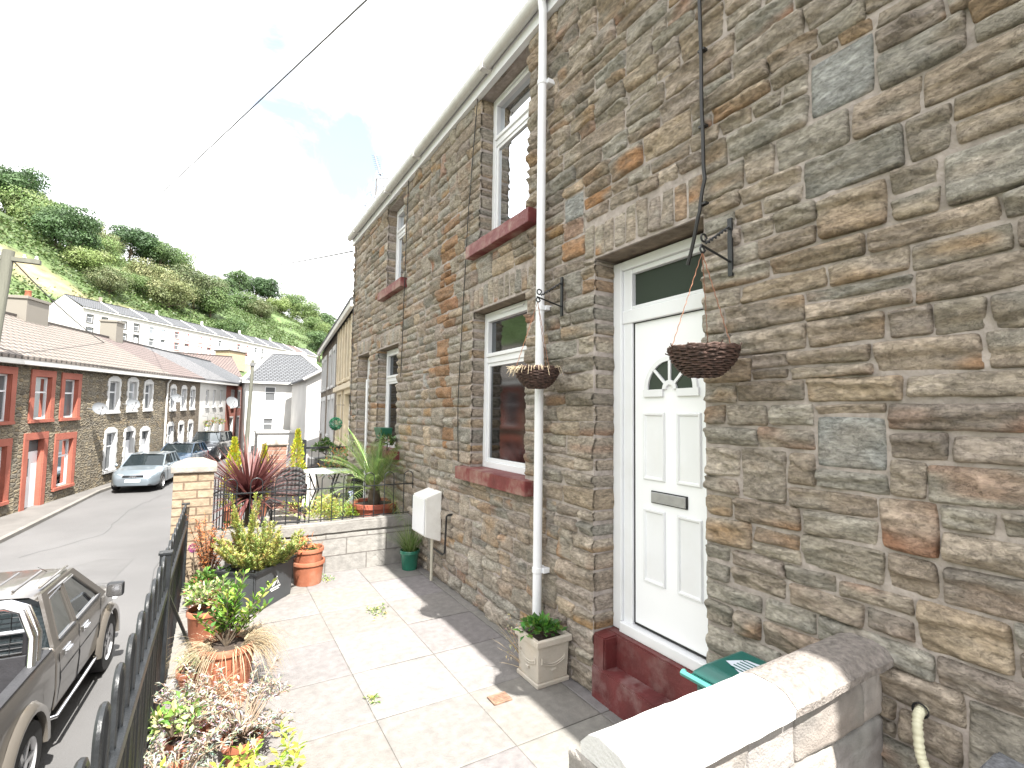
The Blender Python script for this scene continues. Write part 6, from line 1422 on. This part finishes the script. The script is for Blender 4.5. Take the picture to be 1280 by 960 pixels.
# ---- hillside terrace
az=R(41); HT=Fr((-17.2,97.7,12.2),(math.sin(az),math.cos(az),0),(math.cos(az),-math.sin(az),0))
M['hwhite']=pm('bright_white_render',(.50,.485,.475),.9,.06,.5); M['hpink']=pm('pinkish_render',(.66,.52,.48),.9,.06,.5)
segs=[(-.9,4.6),(4.6,9.8),(9.8,15),(15,20.4),(20.4,25.6),(25.6,31),(31,36.4),(36.4,41.6),(41.6,47),(47,52),(52,57),(57,62.2)]
dsc=['white end house with its gable facing the street, first of the hillside terrace','second house from the left gable of the hillside terrace','third house of the hillside terrace, above the yellow chimney stack','fourth house of the hillside terrace with pinkish window trims','fifth house along the hillside terrace','sixth house of the hillside terrace, above the white rendered street house','seventh house along the hillside terrace','eighth house of the hillside terrace, behind the brown roof','ninth house of the hillside terrace, left of the hipped roof peak','tenth house of the hillside terrace, behind the hipped roof','eleventh house of the hillside terrace with reddish brown roof','last small looking house at the right end of the hillside terrace']
M['pinktrim']=pm('pink_trim',(.55,.22,.2),.8); M['dktrim']=pm('dark_trim',(.06,.06,.06),.7)
for i,(a0,a1) in enumerate(segs):
    st=-.0; w=a1-a0; F=Fr(HT.o+Vector((0,0,0)),HT.u,HT.n)
    hs_=row_house(F,dsc[i],a0,a1,M['hwhite'],M['slate'] if i!=10 else M['redtile'],[(a0+.8,a0+1.7,2.9,4.1),(a0+3.1,a0+4.0,2.9,4.1),(a0+.8,a0+1.8,.8,2.1),(a0+3.1,a0+4.0,.0,2.2,'d')],[M['dktrim'],M['dktrim'],M['pinktrim'],M['dktrim']][i%4] if i<2 else (M['pinktrim'] if i in(3,4,6,9) else M['wpaint']),.09,he=5.0,hr=7.0,dep=3.4,group='terraced houses on the hillside',name='hillside_house')
    if i in (1,3,5,7,9): 
        mb=MB(); F.box(mb,a0-.16,a0+.16,6.95,7.2,-3.6,-3.2); F.box(mb,a0-.12,a0+.12,7.2,7.9,-3.6,-3.2); mb.build('chimney',M['pbrick'] if i==1 else M['hwhite'],hs_)
    mb=MB(); mb.hexa([F(a1-.12,5.14,.3),F(a1+.0,5.14,.3),F(a1+.0,7.14,-3.4),F(a1-.12,7.14,-3.4),F(a1-.12,5.22,.3),F(a1+.0,5.22,.3),F(a1,7.22,-3.4),F(a1-.12,7.22,-3.4)]); mb.build('party_verge',M['white'],hs_)
mb=MB(); F=HT; F.box(mb,-2,64,-4,-.5,4,4.4); 
tagged(mb.build('retaining_wall',pm('pale_retaining_wall',(.3,.25,.21),.9,.2,.5)),'long pale retaining wall below the hillside terrace','wall')
for (a,c_,l) in ((22,(.36,.27,.18),'small orange shed in front of the hillside terrace'),(56,(.36,.15,.11),'red garage in front of the right end of the hillside terrace')):
    t=thing('shed',l,'shed',tuple(F(a,-1,7))); mb=MB(); F.box(mb,a-2,a+2.4,-2.5,1.0,5,8); mb.build('wall',pm('shed_paint',c_,.8),t); mb=MB(); F.box(mb,a-2.2,a+2.6,1.0,1.2,4.8,8.2); mb.build('roof',M['redtile'],t)
# ================================================================ TERRAIN AND HILL
def hitw(px,w0):
    """hill point at across-hill distance w0 along a compass bearing"""
    a=math.atan((px-640)/620)+R(30.9); dx,dy=math.sin(a),math.cos(a); k=(w0+(A_@nn))/(dx*nn[0]+dy*nn[1]); return dx*k,dy*k
A_=np.array([-17.2,97.7]); un=np.array([math.sin(R(41)),math.cos(R(41))]); nn=np.array([-math.cos(R(41)),math.sin(R(41))])
def sw(x,y): d=np.stack([np.asarray(x)-A_[0],np.asarray(y)-A_[1]],-1); return d@un,d@nn
def TZ(x,y):
    x=np.asarray(x,float);y=np.asarray(y,float); s,w=sw(x,y)
    sg=(x+5.19)*.2605+(y-22.99)*.9655; g=-1.7+np.maximum(-.1,.0265*np.clip(sg,-99,30))-.10
    prof=np.interp(w,[-36,-14,-9,-2,0,8,14,40,80,110,200,500],[0,1.0,10.6,11.2,13.7,13.8,17,33,54,58,60,60])
    wob=1+.06*np.sin(s*.035+1)+.04*np.sin(s*.09); far=np.clip((w-8)/40,0,1)
    z=g+prof*(1+(wob-1)*far)
    P=np.stack([x*.03,y*.03,np.zeros_like(x)],-1).reshape(-1,3); n_=fbm(P,4).reshape(x.shape)
    fade=1-.0*s
    z=z+n_*far*5.0
    # the ridge sinks slowly to the right and the ground beyond our own house stays low
    z=np.where(s>140,g+(z-g)*np.clip(1-(s-140)/260,.35,1),z)
    return z
xs=np.unique(np.concatenate([np.linspace(-2200,-420,14),np.arange(-400,140,4.0),np.linspace(150,2200,18)])); ys=np.unique(np.concatenate([np.linspace(-1500,-70,12),np.arange(-60,420,4.0),np.linspace(430,3000,18)]))
X,Y_=np.meshgrid(xs,ys); Z=TZ(X,Y_); V=np.stack([X.ravel(),Y_.ravel(),Z.ravel()],1); ny,nx=X.shape; idx=np.arange(nx*ny).reshape(ny,nx); Fq=np.stack([idx[:-1,:-1],idx[:-1,1:],idx[1:,1:],idx[1:,:-1]],-1).reshape(-1,4)
c1=fbm(V*[.05,.05,0],4,3); S_,W_=sw(V[:,0],V[:,1]); base=np.array([.078,.120,.038])[None]*(1+.35*c1[:,None])
def blob(s0,w0,rs_,rw_): 
    q=((S_-s0)/rs_)**2+((W_-w0)/rw_)**2+.9*fbm(V*[.09,.09,0],3,8); return np.clip(1.5-q*1.3,0,1)
DRY=[]
for (px,w0,rs__,rw__) in ((155,60,5,5),(168,62,6,4),(205,66,9,2.5),(8,32,5,4),(38,28,5,3),(66,25,4,2.5),(150,24,3,2)):
    q_=hitw(px,w0); s_,w_=sw(q_[0],q_[1]); DRY.append((float(s_),float(w_),rs__,rw__))
dry=np.zeros(len(V))
for b_ in DRY: dry=np.maximum(dry,blob(*b_))
grass=base*(1-dry[:,None])+np.array([.24,.20,.11])[None]*dry[:,None]; near=(W_<-20)
grass[near]=np.array([.16,.16,.12])
M['grass']=pm('hill_grass',(.1,.2,.03),.9,.35,.5,bump=.9,bscale=2.5,attr=True)
props(npmesh('hillside',V,Fq,M['grass'],None,grass,smooth=True),kind='structure')
# ---- trees
def tree_mesh(seed,H,W,n,leaf,cols,lob=16,trunk=.25,flat=.85,low=.25):
    rs=np.random.RandomState(seed); C=[]
    for i in range(lob):
        a=rs.uniform(0,6.28); rr=W*.5*math.sqrt(rs.uniform(0,1))*.78; z=H*(low+ (1-low)*rs.uniform(.12,.86)*(1-.35*(rr/(W*.5))**2)); C.append((rr*math.cos(a),rr*math.sin(a),z,rs.uniform(.13,.27)*W))
    k=rs.randint(0,lob,n); C=np.array(C); c=C[k]; d=rs.normal(0,1,(n,3)); d/=np.linalg.norm(d,axis=1)[:,None]; d[:,2]=np.abs(d[:,2])*np.where(rs.rand(n)<.75,1,-1)
    r_=c[:,3]*rs.uniform(.72,1.08,n)*(1+.22*vn(d*3+k[:,None]*7,seed)); P=c[:,:3]+d*r_[:,None]*[1,1,flat]
    nrm=d+rs.normal(0,.35,(n,3)); nrm/=np.linalg.norm(nrm,axis=1)[:,None]; t1=np.cross(nrm,rs.normal(0,1,(n,3))); t1/=np.linalg.norm(t1,axis=1)[:,None]; t2=np.cross(nrm,t1); L_=leaf*rs.uniform(.5,1.3,n)[:,None]
    V=np.stack([P-t1*L_*.5,P-t2*L_*.35,P+t1*L_*.5,P+t2*L_*.35],1).reshape(-1,3); F=np.arange(4*n).reshape(n,4)
    cc=np.array(cols)[rs.randint(0,len(cols),lob)][k]*.98*rs.uniform(.8,1.2,(n,1)); return V,F,np.repeat(cc,4,0),C
PROT=[]
DG=[(.065,.12,.04),(.085,.15,.05),(.055,.105,.035)]; MG=[(.10,.165,.05),(.085,.15,.045),(.13,.19,.06)]; LG=[(.15,.22,.065),(.13,.21,.06),(.18,.23,.09)]; OG=[(.145,.175,.07),(.12,.155,.06),(.175,.19,.085)]
for i,(cols,H,W) in enumerate([(DG,10,10),(MG,10,11),(LG,8,10),(OG,8,11),(DG,11,9),(MG,7,10),(LG,6,10)]):
    PROT.append((tree_mesh(40+i,H,W,9500,.36,cols,lob=34),H,W))
def make_tree(i,name,label,cat,loc,rz,sc,grp):
    (V,F,C,L_),H,W=PROT[i]; t=thing(name,label,cat,loc,rz,grp,sc); 
    if ('m',i) not in M: 
        o=npmesh('crown',V,F,M['treeleaf'],None,C); COL.objects.unlink(o); mb=MB(); mb.tube([(0,0,-1),(.1,0,H*.25),(0,.1,H*.6)],[.28,.2,.08],7)
        for q in range(6):
            c=L_[q]; mb.tube([(0,0,H*.22),(c[0]*.5,c[1]*.5,c[2]*.6),(c[0],c[1],c[2])],[.12,.08,.03],5)
        o2=mb.build('trunk',M['bark'],None,smooth=True); COL.objects.unlink(o2); M[('m',i)]=(o,o2)
    for o in M[('m',i)]: c=o.copy(); COL.objects.link(c); c.parent=t; c.rotation_euler=(0,0,0)
    return t
for (px,w0,pi_,sc,name,label,cat) in TREES:
    sc*=1.08
    if 120<px<300 and 25<w0<60: sc*=.92; w0*=.86
    x,y=hitw(px,w0); z=float(TZ(x,y)); make_tree(pi_,name,label,cat,(round(x,2),round(y,2),z-.6*sc),random.uniform(0,6.28),sc,'trees on the hillside' if cat=='tree' else 'bushes on the hillside')
# dense bracken and scrub
rs=np.random.RandomState(9); n=42000; s=rs.uniform(-90,260,n); w=rs.uniform(9,84,n); cl=fbm(np.stack([s*.05,w*.08,s*0],1),3,5); keep=cl>-.12; s=s[keep];w=w[keep]; cl=cl[keep]
px_=A_[0]+s*un[0]+w*nn[0]; py_=A_[1]+s*un[1]+w*nn[1]; pz=TZ(px_,py_); dd=np.zeros(len(s))
for b_ in DRY: dd=np.maximum(dd,np.clip(1.6-(((s-b_[0])/b_[2])**2+((w-b_[1])/b_[3])**2),0,1))
k=dd<.5; px_,py_,pz,cl,s=px_[k],py_[k],pz[k],cl[k],s[k]; m=len(px_); per=5
P=np.repeat(np.stack([px_,py_,pz],1),per,0)+rs.normal(0,1,(m*per,3))*[.9,.9,.4]+[0,0,.3]; n_=len(P); nr=rs.normal(0,1,(n_,3)); nr[:,2]=np.abs(nr[:,2])+.6; nr/=np.linalg.norm(nr,axis=1)[:,None]; t1=np.cross(nr,rs.normal(0,1,(n_,3))); t1/=np.linalg.norm(t1,axis=1)[:,None]; t2=np.cross(nr,t1); L_=rs.uniform(.3,.75,(n_,1))
V=np.stack([P-t1*L_*.5,P-t2*L_*.4,P+t1*L_*.5,P+t2*L_*.4],1).reshape(-1,3); cc=np.array([(.075,.12,.035),(.09,.145,.04),(.06,.10,.03),(.11,.135,.05)])[rs.randint(0,4,n_)]*rs.uniform(.8,1.2,(n_,1))
o=npmesh('bracken',V,np.arange(4*n_).reshape(n_,4),M['leaf'],None,np.repeat(cc,4,0)); props(o,'dense green bracken and scrub covering the hillside behind the upper terrace','bracken',kind='stuff')
# valley scrub between the rows, behind the far roofs
# ================================================================ POLES, WIRES, AERIALS
M['pole']=pm('weathered_grey_pole',(.12,.12,.095),.9,.2,4,bump=.5,bscale=20,stretch=(1,1,.1))
t=thing('telegraph_pole','weathered wooden pole with wires at its head at the far left edge','pole',(-5.8,19.4,-1.7)); mb=MB(); mb.tube([(-5.85,19.3,-1.8),(-5.55,19.5,2.5),(-5.30,19.6,6.35)],[.21,.18,.14],12); mb.build('post',M['pole'],t,smooth=True)
mb=MB(); mb.box((-6.1,19.5,6.05),(-4.6,19.68,6.17)); mb.build('cross_arm',M['pole'],t)
for k in range(6): mb=MB(); mb.lathe([(.02,0),(.05,.03),(.035,.07),(.05,.10),(0,.13)],(-6.0+k*.26,19.6,6.17),8); mb.build('insulator',pm('porcelain',(.5,.48,.45),.3) if 'porc' not in M else M['porc'],t,smooth=True)
M['porc']=pm('porcelain',(.5,.48,.45),.3)
mb=MB(); mb.box((-5.95,19.15,3.2),(-5.4,19.3,4.1)); mb.build('junction_box',M['greyplastic'],t,bevel=.02)
t=thing('street_pole','tall slim grey pole in front of the white hipped house','pole',(1.85,38,-1)); mb=MB(); mb.tube([(1.95,38,-1.2),(2.12,38,5.3)],[.15,.10],10); mb.build('post',M['pole'],t,smooth=True); mb=MB(); mb.box((1.95,37.85,4.9),(2.3,38.0,5.1)); mb.build('pole_head',M['greyplastic'],t)
def wire(name,label,a,b,sag,r):
    a=Vector(a);b=Vector(b); mb=MB(); mb.tube([a.lerp(b,k/24)-Vector((0,0,sag*4*(k/24)*(1-k/24))) for k in range(25)],[r*(1+2.2*k/24) for k in range(25)] if label.startswith('long') else r,5); tagged(mb.build(name,M['cable'] if 'wirem' not in M else M['wirem'],None),label,'wire')
M['wirem']=pm('grey_wire',(.12,.12,.12),.7)
WIRES()
t=thing('tv_aerial','thin television aerial on a bracket at the eaves of the stone terrace','aerial',(2.3,8.0,5.3)); mb=MB(); mb.tube([(2.06,7.1,5.28),(2.10,7.9,5.62)],.012,6); mb.tube([(2.10,7.9,5.35),(2.10,7.9,5.75)],.014,6); mb.build('bracket',M['steel'],t)
mb=MB(); mb.tube([(2.12,7.75,5.62),(2.28,8.75,6.45)],.016,6); d=(Vector((2.28,8.75,6.45))-Vector((2.12,7.75,5.62))); 
mb.build('boom',M['greyplastic'],t); mb=MB()
for k in range(10): p=Vector((2.12,7.75,5.62))+d*(k/9.5); mb.tube([p-Vector((.06,0,0)),p+Vector((.06,0,0))],.004,4)
mb.build('elements',M['greyplastic'],t)
lb=LB()
for i in range(130):
    y=random.uniform(7.2,9.5); b=Vector((random.uniform(1.98,2.06),y,5.2)); lb.blade(b,Vector((random.gauss(-.2,.4),random.gauss(0,.5),random.uniform(.1,1))),random.uniform(.12,.35),.006,random.choice([(.25,.23,.2),(.18,.16,.13),(.3,.27,.22)]),2.6,5)
tagged(lb.build('dry_creeper',M['drygrass']),'withered pale creeper strands growing in the gutter under the aerial','plant')
SKYGAPS=[((.06,.85,.52),.16,.42),((.15,.885,.44),.17,.50),((.24,.86,.455),.15,.50),((.33,.66,.67),.20,.35),((.05,.82,.57),.09,.3)]; CLOUD=7.5; SKYGAIN=(1,1,1); SUNE=4.9; EXPO=1.85
# ================================================================ SKY, SUN, CAMERA
sv=Vector((.045,-.68,1.0)).normalized()
elev=math.asin(sv.z); 
w=bpy.data.worlds.new('World'); SC.world=w; w.use_nodes=True; N=w.node_tree.nodes; L=w.node_tree.links
bg=N['Background']; bg.inputs[1].default_value=.12
sky=N.new('ShaderNodeTexSky'); sky.sky_type='NISHITA'; sky.sun_disc=False; sky.sun_elevation=elev; sky.sun_rotation=math.atan2(sv.x,sv.y); sky.air_density=1.0; sky.dust_density=1.2; sky.ozone_density=1.2
tc=N.new('ShaderNodeTexCoord')
# clouds: noise on the view direction projected onto a cloud layer; open blue gaps at given directions
sp=N.new('ShaderNodeSeparateXYZ'); L.new(tc.outputs['Generated'],sp.inputs[0])
zz=N.new('ShaderNodeMath'); zz.operation='MAXIMUM'; L.new(sp.outputs[2],zz.inputs[0]); zz.inputs[1].default_value=.06
za=N.new('ShaderNodeMath'); za.operation='ADD'; L.new(zz.outputs[0],za.inputs[0]); za.inputs[1].default_value=.15
dv=N.new('ShaderNodeVectorMath'); dv.operation='DIVIDE'; L.new(tc.outputs['Generated'],dv.inputs[0]); cb=N.new('ShaderNodeCombineXYZ')
for i in range(3): L.new(za.outputs[0],cb.inputs[i])
L.new(cb.outputs[0],dv.inputs[1])
n1=N.new('ShaderNodeTexNoise'); n1.inputs['Scale'].default_value=1.6; n1.inputs['Detail'].default_value=10; n1.inputs['Roughness'].default_value=.62; n1.inputs['Distortion'].default_value=.6; L.new(dv.outputs[0],n1.inputs['Vector'])
def gauss(dirv,rad,amt,prev):
    d=N.new('ShaderNodeVectorMath'); d.operation='DISTANCE'; L.new(tc.outputs['Generated'],d.inputs[0]); d.inputs[1].default_value=dirv
    m=N.new('ShaderNodeMapRange'); m.interpolation_type='SMOOTHSTEP'; m.inputs[1].default_value=0; m.inputs[2].default_value=rad; m.inputs[3].default_value=amt; m.inputs[4].default_value=0; L.new(d.outputs['Value'],m.inputs[0])
    a=N.new('ShaderNodeMath'); a.operation='ADD'; L.new(prev,a.inputs[0]); L.new(m.outputs[0],a.inputs[1]); return a.outputs[0]
acc=n1.outputs['Fac']
c0=N.new('ShaderNodeMath'); c0.operation='MULTIPLY_ADD'; L.new(acc,c0.inputs[0]); c0.inputs[1].default_value=-2.6; c0.inputs[2].default_value=1.02; acc=c0.outputs[0]
for d_,r_,a_ in SKYGAPS: acc=gauss(d_,r_,a_,acc)
cm=N.new('ShaderNodeMapRange'); cm.interpolation_type='SMOOTHSTEP'; cm.inputs[1].default_value=-.18; cm.inputs[2].default_value=.42; cm.inputs[3].default_value=1; cm.inputs[4].default_value=.14; L.new(acc,cm.inputs[0])
# cloud brightness with soft grey bellies
n2=N.new('ShaderNodeTexNoise'); n2.inputs['Scale'].default_value=1.1; n2.inputs['Detail'].default_value=6; L.new(dv.outputs[0],n2.inputs['Vector'])
cr=N.new('ShaderNodeMapRange'); cr.inputs[1].default_value=.35; cr.inputs[2].default_value=.6; cr.inputs[3].default_value=CLOUD*.82; cr.inputs[4].default_value=CLOUD; L.new(n2.outputs['Fac'],cr.inputs[0])
cc=N.new('ShaderNodeCombineColor'); 
mu=N.new('ShaderNodeMath'); mu.operation='MULTIPLY'; mu.inputs[1].default_value=.985; L.new(cr.outputs[0],mu.inputs[0]); L.new(mu.outputs[0],cc.inputs[0]); L.new(mu.outputs[0],cc.inputs[1]); L.new(cr.outputs[0],cc.inputs[2])
sb=N.new('ShaderNodeVectorMath'); sb.operation='MULTIPLY'; L.new(sky.outputs[0],sb.inputs[0]); sb.inputs[1].default_value=SKYGAIN
mx=N.new('ShaderNodeMix'); mx.data_type='RGBA'; L.new(cm.outputs[0],mx.inputs[0]); L.new(sb.outputs[0],mx.inputs[6]); L.new(cc.outputs[0],mx.inputs[7])
L.new(mx.outputs[2],bg.inputs[0])
sl=bpy.data.lights.new('sun','SUN'); sl.energy=SUNE; sl.angle=R(.53); sl.color=(1,.965,.91); so=bpy.data.objects.new('sun',sl); COL.objects.link(so)
so.rotation_euler=sv.to_track_quat('Z','Y').to_euler()
cam=bpy.data.cameras.new('camera'); cam.sensor_width=36; cam.lens=620/1280*36; cam.clip_start=.02; cam.clip_end=6000
co=bpy.data.objects.new('camera',cam); COL.objects.link(co); SC.camera=co
p,r,y=R(3.6),R(.8),R(30.9)
Fv=Vector((math.sin(y)*math.cos(p),math.cos(y)*math.cos(p),math.sin(p))); R0=Vector((math.cos(y),-math.sin(y),0)); U0=R0.cross(Fv)
Rv=R0*math.cos(r)+U0*math.sin(r); Uv=U0*math.cos(r)-R0*math.sin(r)
co.matrix_world=Matrix(((Rv.x,Uv.x,-Fv.x,0),(Rv.y,Uv.y,-Fv.y,0),(Rv.z,Uv.z,-Fv.z,EYE),(0,0,0,1)))
vs=SC.view_settings; vs.view_transform='Standard'; vs.look='None'; vs.gamma=1; vs.exposure=EXPO; vs.use_curve_mapping=False
SC.cycles.use_adaptive_sampling=True; SC.cycles.use_denoising=True; SC.cycles.max_bounces=6; SC.cycles.diffuse_bounces=4; SC.cycles.transparent_max_bounces=12
SC.cycles.caustics_reflective=False; SC.cycles.caustics_refractive=False; SC.cycles.sample_clamp_indirect=6
